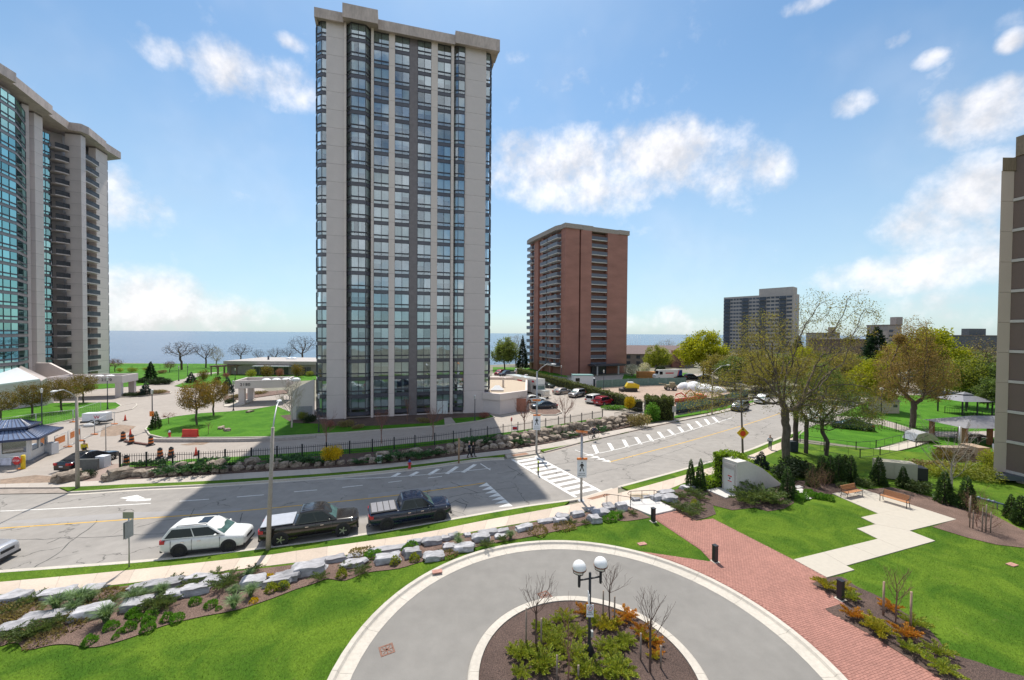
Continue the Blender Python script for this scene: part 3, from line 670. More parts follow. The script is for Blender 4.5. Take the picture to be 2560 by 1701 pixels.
lawnslab('gate_pavers',[(232,1178),(250,1162),(300,1160),(300,1170),(270,1204),(205,1206)],0.02,M('block_paving',(0.30,0.225,0.19),0.9,0.12,14,big=0.1))
region('dirt_patch',[(0,1199),(90,1188),(155,1193),(140,1208),(0,1211)],0.004,mDIRT)
region('dirt_patch',[(255,1070),(300,1062),(340,1066),(320,1082),(290,1090),(250,1092)],0.004,mDIRT)
region('dirt_patch',[(450,1112),(490,1106),(525,1106),(510,1112),(470,1114)],0.004,mDIRT)
s_ = MB(); ribbon(s_,spline(PL((384,1104),(420,1105),(580,1104.5),(700,1101),(790,1096)),6),0.3,0,0.38); structure('low_wall',s_,M('wall_concrete',(0.40,0.365,0.34),0.85,0.12,3,big=0.1))
region('side_drive',[(1995,1090),(2030,1062),(2120,1058),(2200,1062),(2300,1090),(2420,1096),(2560,1092),(2560,1075),(2400,1080),(2300,1078),(2200,1046),(2100,1040),(2030,1044)],-0.012,mPLAZA)
region('far_parking',[(2060,1006),(2200,990),(2420,985),(2560,990),(2560,965),(2300,962),(2100,975)],-0.014,mPLAZA)
lawnslab('ramp_path',[(1990,1120),(2060,1130),(2150,1146),(2200,1140),(2290,1118),(2345,1098),(2330,1090),(2260,1106),(2190,1124),(2140,1128),(2060,1118),(2000,1109)],0.10,mPATIO)
nk = by_px(NEARK,1960,2300); mb = MB(); mb.sheet([(p.x + .2,p.y) for p in nk] + [(190,130),(190,34),(64,34)],-0.016); structure('park_lawn',mb,mLAWN2)
region('lake_garden',[(150,985),(300,975),(470,958),(560,962),(800,950),(800,910),(225,909),(150,915)],-0.02,mLAWN2)
region('row_house_lawn',[(1555,950),(1640,948),(1700,945),(1720,932),(1560,936)],0.0,mLAWN2)
region('brick_tower_verge',[(1232,932),(1300,928),(1420,944),(1400,920),(1232,918)],-0.02,mLAWN2)
# buildings
mCONC = M('precast_concrete',(0.60,0.54,0.525),0.9,0.06,30,3,bump=0.12,bscale=70,big=0.07,bigscale=0.25)
mCONCL = M('pale_precast',(0.66,0.58,0.54),0.9,0.06,30,3,bump=0.12,bscale=70,big=0.07,bigscale=0.25)
mCORN = M('weathered_cornice',(0.47,0.395,0.36),0.9,0.10,4,4,bump=0.2,bscale=30,big=0.18,bigscale=0.6,stretch=(1,1,0.3))
mJOINT = M('joint_sealant',(0.19,0.165,0.15),0.9,0.1,5)  # dark backing seen in the open joints between precast panels
mBRONZE = M('dark_bronze_metal',(0.060,0.062,0.075),0.45,0.1,3,spec=0.5)
mSPAN = M('spandrel_glass',(0.075,0.078,0.10),0.22,0.12,1.5,spec=0.6,rnd=0.12)
mSPANG = M('grey_spandrel',(0.16,0.14,0.145),0.35,0.12,1.5,rnd=0.1)
mGLASS = glassmat('tower_glass',(0.70,0.82,0.86),0.34,0.02,(0.80,0.93,1.0))
mTEAL = glassmat('teal_glass',(0.12,0.42,0.40),0.44,0.02,(0.55,0.95,0.93))
mGREYG = glassmat('grey_glass',(0.35,0.4,0.42),0.22)
mROOM = M('dim_room',(0.22,0.21,0.20),0.9,0.4,0.9,2)
mCURT = M('pale_curtain',(0.80,0.81,0.74),0.95,0.08,6,2,rnd=0.18)
mBLIND = M('window_blind',(0.62,0.64,0.60),0.9,0.06,3,rnd=0.2)
mTAN = M('tan_curtain',(0.50,0.40,0.30),0.95,0.1,6,2,rnd=0.2)
def V2(p): return Vector((p[0],p[1],0))
class Col:
    def __init__(s,pts,up=1.62,bar=0.20,low=0.46,span=0.54):
        s.pts = [V2(p) for p in pts]; s.up,s.bar,s.low,s.span = up,bar,low,span
    def meshes(s,key,mspan):
        fr = MB(); sp = MB(); up = []; lo = []; cur = []; bl = []
        T = s.up + s.bar + s.low
        for a,b in zip(s.pts,s.pts[1:]):
            d = (b - a); L = d.length; d.normalize(); n = Vector((d.y,-d.x,0))
            Mx = Matrix(((d.x,-n.x,0,a.x),(d.y,-n.y,0,a.y),(0,0,1,0),(0,0,0,1)))
            fr.box((-0.035,-0.05,-T),(0.035,0.06,0),0,Mx); fr.box((L - 0.035,-0.05,-T),(L + 0.035,0.06,0),0,Mx)
            for (z0,z1) in ((-0.07,0.0),(-s.up - 0.07,-s.up),(-s.up - s.bar,-s.up - s.bar + 0.07),(-T,-T + 0.05)):
                fr.box((0,-0.045,z0),(L,0.055,z1),0,Mx)
            fr.box((0.05,-0.01,-s.up - s.bar + 0.07),(L - 0.05,0.03,-s.up - 0.07),0,Mx)
            sp.box((-0.02,0.0,-T - s.span),(L + 0.02,0.10,-T),0,Mx)
            q = MB(); q.add([Mx @ Vector(p) for p in ((0.03,0.01,-s.up),(L - 0.03,0.01,-s.up),(L - 0.03,0.01,-0.07),(0.03,0.01,-0.07))],[(0,1,2,3)]); up.append((q,L,Mx))
            q = MB(); q.add([Mx @ Vector(p) for p in ((0.03,0.01,-T + 0.05),(L - 0.03,0.01,-T + 0.05),(L - 0.03,0.01,-s.up - s.bar + 0.07),(0.03,0.01,-s.up - s.bar + 0.07))],[(0,1,2,3)]); lo.append(q)
        s.frame = fr.mesh('window',mBRONZE); s.span_me = sp.mesh('spandrel',mspan); s.T = T
        s.up_me = [(q.mesh('pane',s.glass),L,Mx) for q,L,Mx in up]; s.lo_mb = lo
        return s
def curtain_mesh(Mx,x0,x1,z0,z1,mat,pleats):
    c = MB(); k = max(2,int((x1 - x0) / 0.11)) if pleats else 1; vs = []
    for i in range(k + 1):
        x = x0 + (x1 - x0) * i / k; y = 0.22 + (0.05 if (i % 2 and pleats) else 0)
        vs += [Mx @ Vector((x,y,z0)),Mx @ Vector((x,y,z1))]
    c.add(vs,[(2 * i,2 * i + 2,2 * i + 3,2 * i + 1) for i in range(k)])
    return c.mesh('curtain',mat)
def glaze(root,pts,heads,glass,mspan,single=None,p=(0.45,0.25,0.1),seed=1,**kw):
    rn = random.Random(seed); c = Col(pts,**kw); c.glass = glass; c.meshes('c',mspan)
    cur = []
    for (me,L,Mx) in c.up_me:
        zz = -c.up - c.bar - c.low
        cur.append([curtain_mesh(Mx,0.05,L - 0.05,zz,-0.06,mCURT,True),curtain_mesh(Mx,0.05,L - 0.05,-c.up * 0.45,-0.06,mBLIND,False),
                    curtain_mesh(Mx,0.05,L * 0.35,zz,-0.06,mCURT,True),curtain_mesh(Mx,0.05,L - 0.05,-c.up,-0.06,mBLIND,False),curtain_mesh(Mx,0.05,L - 0.05,zz,-0.06,mTAN,True)])
    stuff = MB()
    for z in heads:
        w = linkobj('window',c.frame,root,(0,0,z)); linkobj('spandrel',c.span_me,root,(0,0,z))
        style = rn.random(); kind = None
        if style < p[0]: kind = 0
        elif style < p[0] + p[1]: kind = 1 if rn.random() < 0.5 else 3
        elif style < p[0] + p[1] + p[2]: kind = 2
        if kind == 0 and rn.random() < 0.12: kind = 4
        for i,(me,L,Mx) in enumerate(c.up_me):
            if single is None or i in single: linkobj('pane',me,w)
            else:
                stuff.v += [(v.co.x,v.co.y,v.co.z + z) for v in me.vertices]; o = len(stuff.v) - 4; stuff.f.append((o,o + 1,o + 2,o + 3)); stuff.mi.append(0); stuff.sm.append(False)
            kk = kind if rn.random() < 0.8 else rn.choice([None,0,1,3])
            if kk is not None: linkobj('curtain',cur[i][kk],w)
            q = c.lo_mb[i]; o = len(stuff.v)
            stuff.v += [(x,y,zz + z) for (x,y,zz) in q.v]; stuff.f.append((o,o + 1,o + 2,o + 3)); stuff.mi.append(0); stuff.sm.append(False)
    return stuff
def merge(mbs):
    r = MB()
    for s_ in mbs:
        o = len(r.v); r.v += s_.v; r.f += [tuple(i + o for i in f) for f in s_.f]; r.mi += s_.mi; r.sm += s_.sm
    return r
# the glass and concrete tower
TA = R(15.4); TO = Vector((-30.7,62.0,0)); ca,sa = math.cos(TA),math.sin(TA)
tower = thing('apartment_tower','tall grey concrete tower with dark bands of windows, beside the street crossing','apartment tower',TO,TA)
def ts(px):
    k = (px - 1280) / 1000; return (-TO.x + k * TO.y) / (ca - sa * k)
FH = 2.77; HEADS = [3.45 + FH * k for k in range(22)]; HTOP = 61.9
s0,s1 = ts(784.6),ts(816.8); s2 = ts(861); b0,b1 = ts(866.7),ts(927.4); c0,c1 = ts(933.9),ts(971.3); d0,d1 = ts(986),ts(1022); e0,e1 = ts(1042.7),ts(1076); f0,f1 = ts(1091.6),ts(1124.8); g0,g1 = ts(1131.5),ts(1158.4); h1 = ts(1211); h2 = ts(1233)
core = MB(); core.prism([(s0 + 1.6,2.4),(h2 - 1.6,2.4),(h2 - 1.6,22),(s0 + 1.6,22)],0,HTOP - 0.6); core.build('interior_wall',mROOM,tower)
fl = MB()
for z in [0.0] + [h + 0.14 for h in HEADS]: fl.prism([(s0 + 0.9,0.75),(h2 - 0.9,0.75),(h2 - 0.9,21),(s0 + 0.9,21)],z,z + 0.18)
fl.build('floor_slab',mROOM,tower)
back = MB(); back.prism([(s0,5.2),(s0 + 0.5,5.2),(s0 + 0.5,23.5),(h2 - .5,23.5),(h2 - .5,5.2),(h2,5.2),(h2,24),(s0,24)],0,HTOP); back.build('rear_wall',mCONC,tower)
def pier(root,a,b,y0,y1,z0,z1,mat,fh=FH,first=None,jz=None):
    par = None; prev = z0
    lv = [z for z in (jz or [3.9 + fh * k for k in range(30)]) if z0 + 0.5 < z < z1 - 0.5] + [z1]
    inner = MB(); inner.box((a + 0.03,y0 + 0.03,z0),(b - 0.03,y1,z1)); par = inner.build('pier',mJOINT,root)
    cache = {}
    for z in lv:
        h = round(z - prev,3)
        if h not in cache: q = MB(); q.box((a,y0,0.015),(b,y1,h - 0.015)); cache[h] = q.mesh('panel',mat)
        linkobj('panel',cache[h],par,(0,0,prev)); prev = z
    return par
pier(tower,s1,s2,-0.25,2.2,0,HTOP,mCONC); pier(tower,s2 + 0.02,b0,-0.55,2.2,0,HTOP,mCONCL); pier(tower,b1,c0,-0.45,2.2,0,HTOP,mCONCL)
pier(tower,c1,d0,-0.22,2.2,0,HTOP,mCONCL); pier(tower,e1,f0,-0.22,2.2,0,HTOP,mCONCL); pier(tower,f1,g0,-0.45,2.2,0,HTOP,mCONCL); pier(tower,g1,h1,-0.25,2.2,0,HTOP,mCONC)
sp = MB(); sp.box((d1,0.06,0),(e0,0.35,HTOP)); sp.build('blank_panel',mSPANG,tower)
for z in HEADS:
    pass
st = []
st.append(glaze(tower,[(s0,1.9),(s0 + 0.35,0.75),(s0 + 1.15,0.05),(s1 + 0.05,0.05)],HEADS,mGLASS,mSPAN,(2,),seed=11))
st.append(glaze(tower,[(b0,0.0),(b0 + 0.75,-0.95),((b0 + b1) / 2,-0.95),(b1 - 0.75,-0.95),(b1,0.0)],HEADS,mGLASS,mSPAN,(1,2),seed=12))
for (a,b,sd) in ((c0,c1,13),(d0,d1,14),(e0,e1,15),(f0,f1,16)):
    st.append(glaze(tower,[(a,0.05),((a + b) / 2,0.05),(b,0.05)],HEADS,mGLASS,mSPAN,None,seed=sd))
st.append(glaze(tower,[(g0,0.05),(g0 + (g1 - g0) * 0.42,-0.35),(g1,-0.35)],HEADS,mGLASS,mSPAN,(1,),seed=17))
st.append(glaze(tower,[(h1,0.05),(h1 + 0.75,0.05),(h2 - 0.55,0.7),(h2 - 0.15,2.0)],HEADS,mGLASS,mSPAN,(),seed=18))
o = merge(st).build('pane',mGLASS,tower); o['kind'] = 'stuff'
low = MB(); low.box((s0 + 0.3,0.1,0),(h2 - 0.3,0.5,0.32)); low.build('base_course',mCONC,tower)
dr = MB(); dr.box((f0 + 0.1,-0.02,0.0),(f0 + 1.9,0.0,2.35)); door = dr.build('lobby_door',M('pale_door',(0.62,0.68,0.68),0.3,0.05,2),tower)
q = MB(); q.box((f0 + 0.97,-0.05,0),(f0 + 1.03,-0.021,2.35)); q.box((f0 + 0.1,-0.05,2.35),(f0 + 1.9,0.0,2.45)); q.build('door_frame',mBRONZE,door)
def cornice(a,b,y,z0,z1,out=1.15,name='cornice',ret=2.6):
    m_ = MB(); yo = y - out
    prof = [(y + 0.15,z0),(yo,z0 - 0.4),(yo,z1),(y + ret,z1),(y + ret,z0)]
    n_ = len(prof); vs = [(a - out * 0.0,p[0],p[1]) for p in prof] + [(b,p[0],p[1]) for p in prof]
    m_.add(vs,[(i,(i + 1) % n_,n_ + (i + 1) % n_,n_ + i) for i in range(n_)] + [tuple(reversed(range(n_))),tuple(range(n_,2 * n_))])
    m_.build(name,mCORN,tower)
cornice(s0 + 0.3,b0 - 0.35,0.1,HTOP - 0.2,HTOP + 0.85); cornice(b0 - 0.35,b1 + 1.1,-1.0,HTOP - 0.15,HTOP + 1.55); cornice(b1 + 1.1,g0 + 0.1,0.1,HTOP - 0.2,HTOP + 0.95); cornice(g0 + 0.1,h2 + 0.55,-0.2,HTOP - 0.1,HTOP + 1.45)
q = MB(); q.box((s0 + 0.3,2.6,HTOP - .2),(h2 + 0.4,24.5,HTOP + 0.6)); q.build('roof_parapet',mCORN,tower)
q = MB(); q.prism([(s0 + 0.28,-1.0),(s0 + 0.6,-1.0),(s0 + 0.6,3.5),(s0 - 0.1,6.0)],HTOP - 0.55,HTOP + 0.83); q.build('corner_parapet',mCORN,tower)
C0 = PY(586,960,74.6); C0.z = 0; C1 = PY(716,960,77.0); C1.z = 0
dcan = (C1 - C0).normalized(); ncan = Vector((-dcan.y,dcan.x,0)); Lc = (C1 - C0).length
can2 = thing('entrance_canopy','flat concrete entrance canopy lettered 2180, joined to the tall tower','canopy',C0,math.atan2(dcan.y,dcan.x))
def text_part(text,size,root,loc,rot,mat,ext=0.004,name='lettering',space=1.0,align='LEFT'):
    cu = bpy.data.curves.new(name,'FONT'); cu.body = text; cu.size = size; cu.extrude = ext; cu.space_character = space; cu.align_x = align; cu.resolution_u = 2
    t_ob = bpy.data.objects.new(name + '_outline',cu); COL.objects.link(t_ob)
    dg = bpy.context.evaluated_depsgraph_get(); me = bpy.data.meshes.new_from_object(t_ob.evaluated_get(dg)); me.name = name
    bpy.data.objects.remove(t_ob); bpy.data.curves.remove(cu)
    me.materials.clear(); me.materials.append(mat)
    return linkobj(name,me,root,loc,rot)
def canopy(root,L,Wd,z0,z1,text,tx,th,flip=False,pillars=()):
    q = MB(); q.box((0,0,z0),(L,0.35,z1)); q.build('fascia',mCONC,root)
    q = MB(); q.box((0,Wd - 0.35,z0),(L,Wd,z1)); q.build('fascia',mCONC,root)
    q = MB(); q.box((0,0.352,z0),(0.35,Wd - 0.352,z1)); q.build('fascia',mCONC,root)
    q = MB(); q.box((L - .35,0.352,z0),(L,Wd - 0.352,z1)); q.build('fascia',mCONC,root)
    q = MB(); q.box((0.35,0.352,z0 + 0.5),(L - .352,Wd - 0.352,z0 + 0.8)); q.build('roof_deck',M('roof_gravel',(0.33,0.29,0.25),0.95,0.2,12),root)
    for (x,y) in pillars:
        q = MB(); q.box((x,y,0),(x + 1.0,y + 0.75,z0)); q.build('pillar',mCONC,root)
    text_part(text,th * 1.4,root,(tx,-0.035,(z0 + z1) / 2 - th * 0.45),(R(90),0,0),M('dark_bronze_letter',(0.03,0.032,0.045),0.5,0.05,3),0.03,'numerals',1.15)
canopy(can2,Lc,6.2,3.05,4.55,'2180',0.9,0.55,pillars=((0.55,0.25),(0.55,5.0)))
mSKYL = M('white_acrylic_dome',(0.80,0.82,0.84),0.3,0.03,3)
for i in range(4):
    q = MB(); q.ball((0,0,0),0.85,14,8,sq=(1,1,0.62)); q.build('skylight_dome',mSKYL,can2,(4.6 + i * 1.75,2.4,4.15))
ww = thing('wing_wall','sloping plain concrete wing wall beside the tower and its canopy','wall',TO,TA)
q = MB(); yy = 0.6; ws = ts(737) - 0.5
pr = [(s0 - 0.1,yy,0),(ws,yy,0),(ws,yy,4.6),(s0 - 2.2,yy,5.3),(s0 - 0.1,yy,6.4)]
q.add(pr + [(x,y + 0.4,z) for x,y,z in pr],[(4,3,2,1,0),(5,6,7,8,9)] + [(i,(i + 1) % 5,5 + (i + 1) % 5,5 + i) for i in range(5)]); q.build('wall_face',mCONC,ww)
q = MB(); q.box((s0 - 2.6,yy - 0.06,0),(s0 - 0.35,yy - 0.005,2.2)); q.build('service_gate',M('gate_grey',(0.25,0.25,0.27),0.6,0.1,4),ww)
# left building "2170"
lb = thing('terraced_apartment_block','sawtooth concrete apartment block with teal windows and dark balconies by the lake','apartment block')
FH2 = 2.80; LZ = 62.4; heads2 = [4.0 + FH2 * k for k in range(21)]
A0,A1 = (-96.4,73.5),(-99.2,80.4); P0,P1 = (-107.9,88.2),(-105.7,89.0); B0,B1 = (-109.4,91.2),(-109.5,95.2); Q0,Q1 = (-109.0,98.0),(-106.0,98.8); E0,E1 = (-109.6,105.8),(-111.0,110.2)
body = MB(); body.prism([(-96.9,68),(-99.0,73),(-101.6,81.5),(-110.4,88.0),(-112.2,92.0),(-112.4,97.5),(-111.2,99.4),(-112.2,105.2),(-114.5,111.5),(-140,118),(-150,70)],0,LZ - 0.5); body.build('rear_wall',mCONC,lb)
def fin(p,q_,th,z0,z1,mat,fh,off=0.0,face=None):
    p = V2(p); q_ = V2(q_); d = (q_ - p).normalized(); n_ = Vector((d.y,-d.x,0))
    root = thing_part = None
    qd = MB(); a = [p,q_,q_ - n_ * th,p - n_ * th]; c = sum(a,Vector()) / 4
    qd.prism([(x.x + (c.x - x.x) * 0.03,x.y + (c.y - x.y) * 0.03) for x in a],z0,z1); par = qd.build('pier',mJOINT,lb)
    me = MB(); me.prism([(x.x,x.y) for x in a],0.02,fh - 0.02); me = me.mesh('panel',mat)
    k = 0
    while z0 + (k + 1) * fh <= z1 + 0.01: linkobj('panel',me,par,(0,0,z0 + k * fh)); k += 1
    return par
fin((-103.5,86.2),P0,1.0,0,LZ,mCONC,FH2); fin(P0,P1,1.6,0,LZ,mCONC,FH2 * 1.0); fin(P1,(-106.2,91.0),0.9,0,LZ,mCONCL,FH2)
fin(Q0,Q1,1.5,0,LZ,mCONC,FH2); fin(E0,E1,1.5,0,LZ,mCONCL,FH2)  # paler concrete on return and end pier: grazing sun put into the colour
def sub(a,b,n_): return [(a[0] + (b[0] - a[0]) * i / n_,a[1] + (b[1] - a[1]) * i / n_) for i in range(n_ + 1)]
st = [glaze(lb,sub(A0,A1,4),heads2,mTEAL,mSPANG,None,(0.55,0.1,0.0),21,up=1.45,low=0.5,bar=0.3,span=0.55),
      glaze(lb,sub(B0,B1,4),heads2,mTEAL,mSPANG,None,(0.55,0.1,0.0),22,up=1.45,low=0.5,bar=0.3,span=0.55),
      glaze(lb,[A1,(-103.6,85.6)],heads2,mGREYG,mSPANG,(),(0.1,0.1,0.0),23,up=1.45,low=0.5,bar=0.3,span=0.55),
      glaze(lb,[E1,(-113.6,112.2)],heads2,mGREYG,mSPAN,(),(0.2,0.1,0.0),24,up=1.45,low=0.5,bar=0.3,span=0.55)]
o = merge(st).build('pane',mTEAL,lb); o['kind'] = 'stuff'
mRAIL = M('black_balcony_rail',(0.030,0.032,0.040),0.5,0.1,3)
def balconies(root,inner0,outer0,outer1,inner1,zs,rail_h=1.05,slab=mCONC,rail=mRAIL,bars=10,bow=0.0):
    pts = [V2(inner0),V2(outer0)] + ([V2(outer0).lerp(V2(outer1),.5) + (V2(outer1) - V2(outer0)).normalized().cross(Vector((0,0,1))) * bow] if bow else []) + [V2(outer1),V2(inner1)]
    sl_ = MB(); sl_.prism([(p.x,p.y) for p in pts],0,0.22); sl_ = sl_.mesh('balcony',slab)
    rl = MB()
    pr_ = pts[1:-1] if True else pts
    for a,b in zip(pr_,pr_[1:]):
        rl.obox(a + Vector((0,0,0.22 + rail_h)),b + Vector((0,0,0.22 + rail_h)),0.10,0.07); rl.obox(a + Vector((0,0,0.32)),b + Vector((0,0,0.32)),0.06,0.05)
        k = max(2,int(bars * (b - a).length / 5))
        for i in range(k + 1):
            c = a.lerp(b,i / k); rl.obox(c + Vector((0,0,0.2)),c + Vector((0,0,0.22 + rail_h)),0.03,0.03)
        rl.obox(a + Vector((0,0,0.22 + rail_h * .5)),b + Vector((0,0,0.22 + rail_h * .5)),0.012,rail_h * 0.9)
    rl = rl.mesh('railing',rail)
    for z in zs:
        o = linkobj('balcony',sl_,root,(0,0,z)); linkobj('railing',rl,o)
bz = [3.9 + FH2 * k for k in range(20)]
balconies(lb,(-111.8,95.4),(-108.7,95.6),(-107.9,97.9),(-111.5,98.2),bz,bow=0.2)
balconies(lb,(-110.8,99.4),(-106.3,99.4),(-108.6,105.6),(-111.8,105.0),[3.3 + FH2 * k for k in range(20)],bow=0.2)
gb = [glaze(lb,sub((-111.6,99.9),(-111.9,104.9),3),[3.2 + 2.2 + FH2 * k for k in range(20)],mGREYG,mSPAN,(),(0.3,0.1,0.1),25,up=1.7,low=0.3,bar=0.15,span=0.5),glaze(lb,sub((-112.0,95.5),(-112.0,97.6),2),[3.8 + 2.2 + FH2 * k for k in range(20)],mGREYG,mSPAN,(),(0.2,0.1,0.1),26,up=1.7,low=0.3,bar=0.15,span=0.5)]
o = merge(gb).build('pane',mGREYG,lb); o['kind'] = 'stuff'
rim = [(-94.8,68),(-97.2,79.0),(-98.0,79.0),(-103.2,90.4),(-104.2,90.4),(-107.0,97.2),(-104.9,97.9),(-104.8,99.6),(-108.0,107.0),(-108.6,107.0),(-110.4,113.4),(-140,120),(-150,66)]
q = MB(); q.prism(rim,LZ - 0.4,LZ + 1.5); q.build('cornice',mCORN,lb)
q = MB(); q.prism([(-110,84),(-135,84),(-135,105),(-114,105)],LZ + 1.5,LZ + 4.2); q.build('roof_plant',mCONC,lb)
ter = thing('sunroom','low building with a sloping white glazed roof and concrete side walls below the block','sunroom')
def wedge(pts3,th,name,mat,root):
    q = MB(); n_ = len(pts3); pts3 = [Vector(p) for p in pts3]; nn3 = (pts3[1] - pts3[0]).cross(pts3[-1] - pts3[0]).normalized() * th
    q.add(pts3 + [p - nn3 for p in pts3],[tuple(range(n_)),tuple(reversed(range(n_,2 * n_)))] + [(i,n_ + i,n_ + (i + 1) % n_,(i + 1) % n_) for i in range(n_)]); return q.build(name,mat,root)
rt = [PY(-60,936,77),PY(45,922,80),PY(100,951,72),PY(-20,967,68)]
wedge(rt,0.25,'glazed_roof',M('frosted_glazing',(0.72,0.75,0.78),0.35,0.04,2),ter)
for i in range(9):
    k = i / 8; a = rt[0].lerp(rt[1],k); b = rt[3].lerp(rt[2],k); q = MB(); q.obox(a + Vector((0,0,0.05)),b + Vector((0,0,0.05)),0.10,0.10); q.build('glazing_bar',M('grey_bar',(0.45,0.47,0.5),0.5,0.05,2),ter)
for k in (0.35,0.68):
    a = rt[0].lerp(rt[3],k); b = rt[1].lerp(rt[2],k); q = MB(); q.obox(a + Vector((0,0,0.05)),b + Vector((0,0,0.05)),0.06,0.08); q.build('glazing_bar',MATS['grey_bar'],ter)
wr = [PY(38,914,80.2),PY(50,914,80.6),PY(118,943,72.4),PY(118,952,72.2),PY(100,951,72),PY(45,922,80)]
q = MB(); a,b,c,d = PY(45,922,80),PY(103,953,72),PY(118,945,72.6),PY(52,914.5,80.6)
for p_ in (a,b): p_.z -= 0.0
q.add([a,b,c,d,(a.x,a.y,0),(b.x,b.y,0),(c.x,c.y,0),(d.x,d.y,0)],[(0,1,2,3),(0,4,5,1),(1,5,6,2),(2,6,7,3),(3,7,4,0)]); q.build('side_wall',mCONCL,ter)
q = MB(); a,b = rt[3],rt[2]; q.add([a,b,(b.x,b.y,0),(a.x,a.y,0),(a.x - 1,a.y + 3,a.z - .3),(b.x - 1,b.y + 3,b.z - .3),(b.x - 1,b.y + 3,0),(a.x - 1,a.y + 3,0)],[(0,3,2,1),(0,1,5,4),(4,5,6,7),(1,2,6,5),(0,4,7,3)]); q.build('front_wall',mCONC,ter)
sw = thing('buttress_wall','plain concrete wall with a sloping top between the sunroom and the 2170 canopy','wall')
q = MB(); pp = [PY(88,908,84),PY(122,908,84),PY(178,936,84),PY(178,945,84),PY(88,945,84)]; pp[3].z = 0; pp[4].z = 0
q.add(pp + [p + Vector((-0.3,0.7,0)) for p in pp],[(4,3,2,1,0),(5,6,7,8,9)] + [(i,(i + 1) % 5,5 + (i + 1) % 5,5 + i) for i in range(5)]); q.build('wall_face',mCONCL,sw)
K0 = Vector((-91.5,78.6,0)); K1 = Vector((-80.2,82.2,0)); dk = (K1 - K0).normalized(); Lk = (K1 - K0).length
can1 = thing('entrance_canopy','flat concrete entrance canopy lettered 2170, in front of the sawtooth block','canopy',K0,math.atan2(dk.y,dk.x))
canopy(can1,Lk,5.6,2.95,4.5,'2170',Lk - 3.4,0.55,pillars=((Lk - 1.25,0.1),(Lk - 1.25,4.6)))
for i in range(3):
    q = MB(); q.ball((0,0,0),0.85,14,8,sq=(1,1,0.5)); q.build('skylight_dome',mSKYL,can1,(5.2 + i * 1.75,2.2,4.15))
# lakeside pavilion and pergola
pv = thing('lakeside_pavilion','long low grey flat roofed pavilion behind the garden shrubs, with roof domes','pavilion')
a = PY(563,925,128); b = PY(800,925,128)
q = MB(); q.box((a.x + .6,128,0),(b.x,146,3.3)); q.build('wall',M('pavilion_wall',(0.33,0.30,0.28),0.9,0.1,2),pv)
q = MB(); q.box((a.x,127.2,3.3),(b.x + 0.4,147,4.35)); roof = q.build('roof',M('pavilion_roof',(0.42,0.39,0.37),0.9,0.1,2),pv)
for px in (722,735):
    c = PY(px,897,138); q = MB(); q.ball((0,0,0),1.0,12,8,sq=(1,1,0.6)); q.build('skylight_dome',mSKYL,roof,(c.x,138,4.4))
c = PY(671,897,134); q = MB(); q.box((c.x - .2,133.8,4.35),(c.x + .2,134.2,5.6)); q.build('flue',mBRONZE,roof)
q = MB(); c0_,c1_ = PY(635,915,126.4),PY(725,915,126.4); q.box((c0_.x,125.4,2.7),(c1_.x,127.9,3.0)); q.build('awning',M('awning_metal',(0.55,0.57,0.60),0.5,0.05,2),pv)
for px in (641,655,690,715,760,772): c = PY(px,930,127.9); q = MB(); q.box((c.x - .7,127.93,0.1),(c.x + .7,127.99,2.5)); q.build('window',mSPAN,pv)
pg = thing('pergola','weathered timber pergola beside the low lakeside pavilion','pergola')
mTIMB = M('weathered_timber',(0.27,0.19,0.145),0.9,0.2,5,stretch=(1,1,6))
a = P(528,939); b = P(607,936)
for k in range(6):
    for dy_ in (0,3.0):
        c = a.lerp(b,k / 5); q = MB(); q.box((c.x - .14,c.y + dy_ - .14,0),(c.x + .14,c.y + dy_ + .14,2.6)); q.build('post',mTIMB,pg)
for dy_ in (0,3.0): q = MB(); q.obox(a + Vector((-.4,dy_,2.7)),b + Vector((.4,dy_,2.7)),0.12,0.28); q.build('beam',mTIMB,pg)
me = MB(); me.box((-0.05,-0.7,2.84),(0.05,3.7,3.02)); me = me.mesh('rafter',mTIMB)
for k in range(22): c = a.lerp(b,k / 21); linkobj('rafter',me,pg,(c.x,c.y,0))
# red brick tower
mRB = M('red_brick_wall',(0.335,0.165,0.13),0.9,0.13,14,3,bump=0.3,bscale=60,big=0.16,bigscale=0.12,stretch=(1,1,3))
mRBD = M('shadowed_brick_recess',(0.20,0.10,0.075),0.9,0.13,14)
mBPAN = M('slate_balcony_panel',(0.10,0.115,0.15),0.5,0.1,3,rnd=0.15)
mBPANL = M('light_balcony_panel',(0.14,0.155,0.19),0.5,0.1,3,rnd=0.2)
mLEDGE = M('white_slab_edge',(0.66,0.65,0.63),0.8,0.05,3)
BO = Vector((17.4,132,0)); BA = math.atan2(0.396,0.918)
bt = thing('brick_tower','red brick apartment tower with slate balcony fronts behind the car park hedge','apartment tower',BO,BA)
BH = 48.6; BF = 2.53; W1,W2 = 25.4,27.6
def bs(px):       # along the right face
    k = (px - 1280) / 1000; return (-BO.x + k * BO.y) / (0.918 - 0.396 * k)
def bl_(px):      # along the left face, measured from the corner
    k = (px - 1280) / 1000; return (BO.x - k * BO.y) / (0.393 + 0.92 * k)
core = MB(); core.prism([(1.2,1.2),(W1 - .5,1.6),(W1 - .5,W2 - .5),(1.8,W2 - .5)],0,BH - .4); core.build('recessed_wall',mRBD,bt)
for (a,b) in ((1412,1446.5),(1450.5,1477),(1517,1566.6)):
    q = MB(); q.box((bs(a),0,0),(bs(b),2.0,BH)); q.build('wall',mRB,bt)
q = MB(); q.box((W1 - 2,2,0),(W1,W2,BH)); q.build('wall',mRB,bt); q = MB(); q.box((0.5,W2 - 2,0),(W1,W2,BH)); q.build('wall',mRB,bt)
q = MB(); q.box((bs(1446.5),1.0,0),(bs(1450.5),1.2,BH)); q.build('dark_strip',mBRONZE,bt)
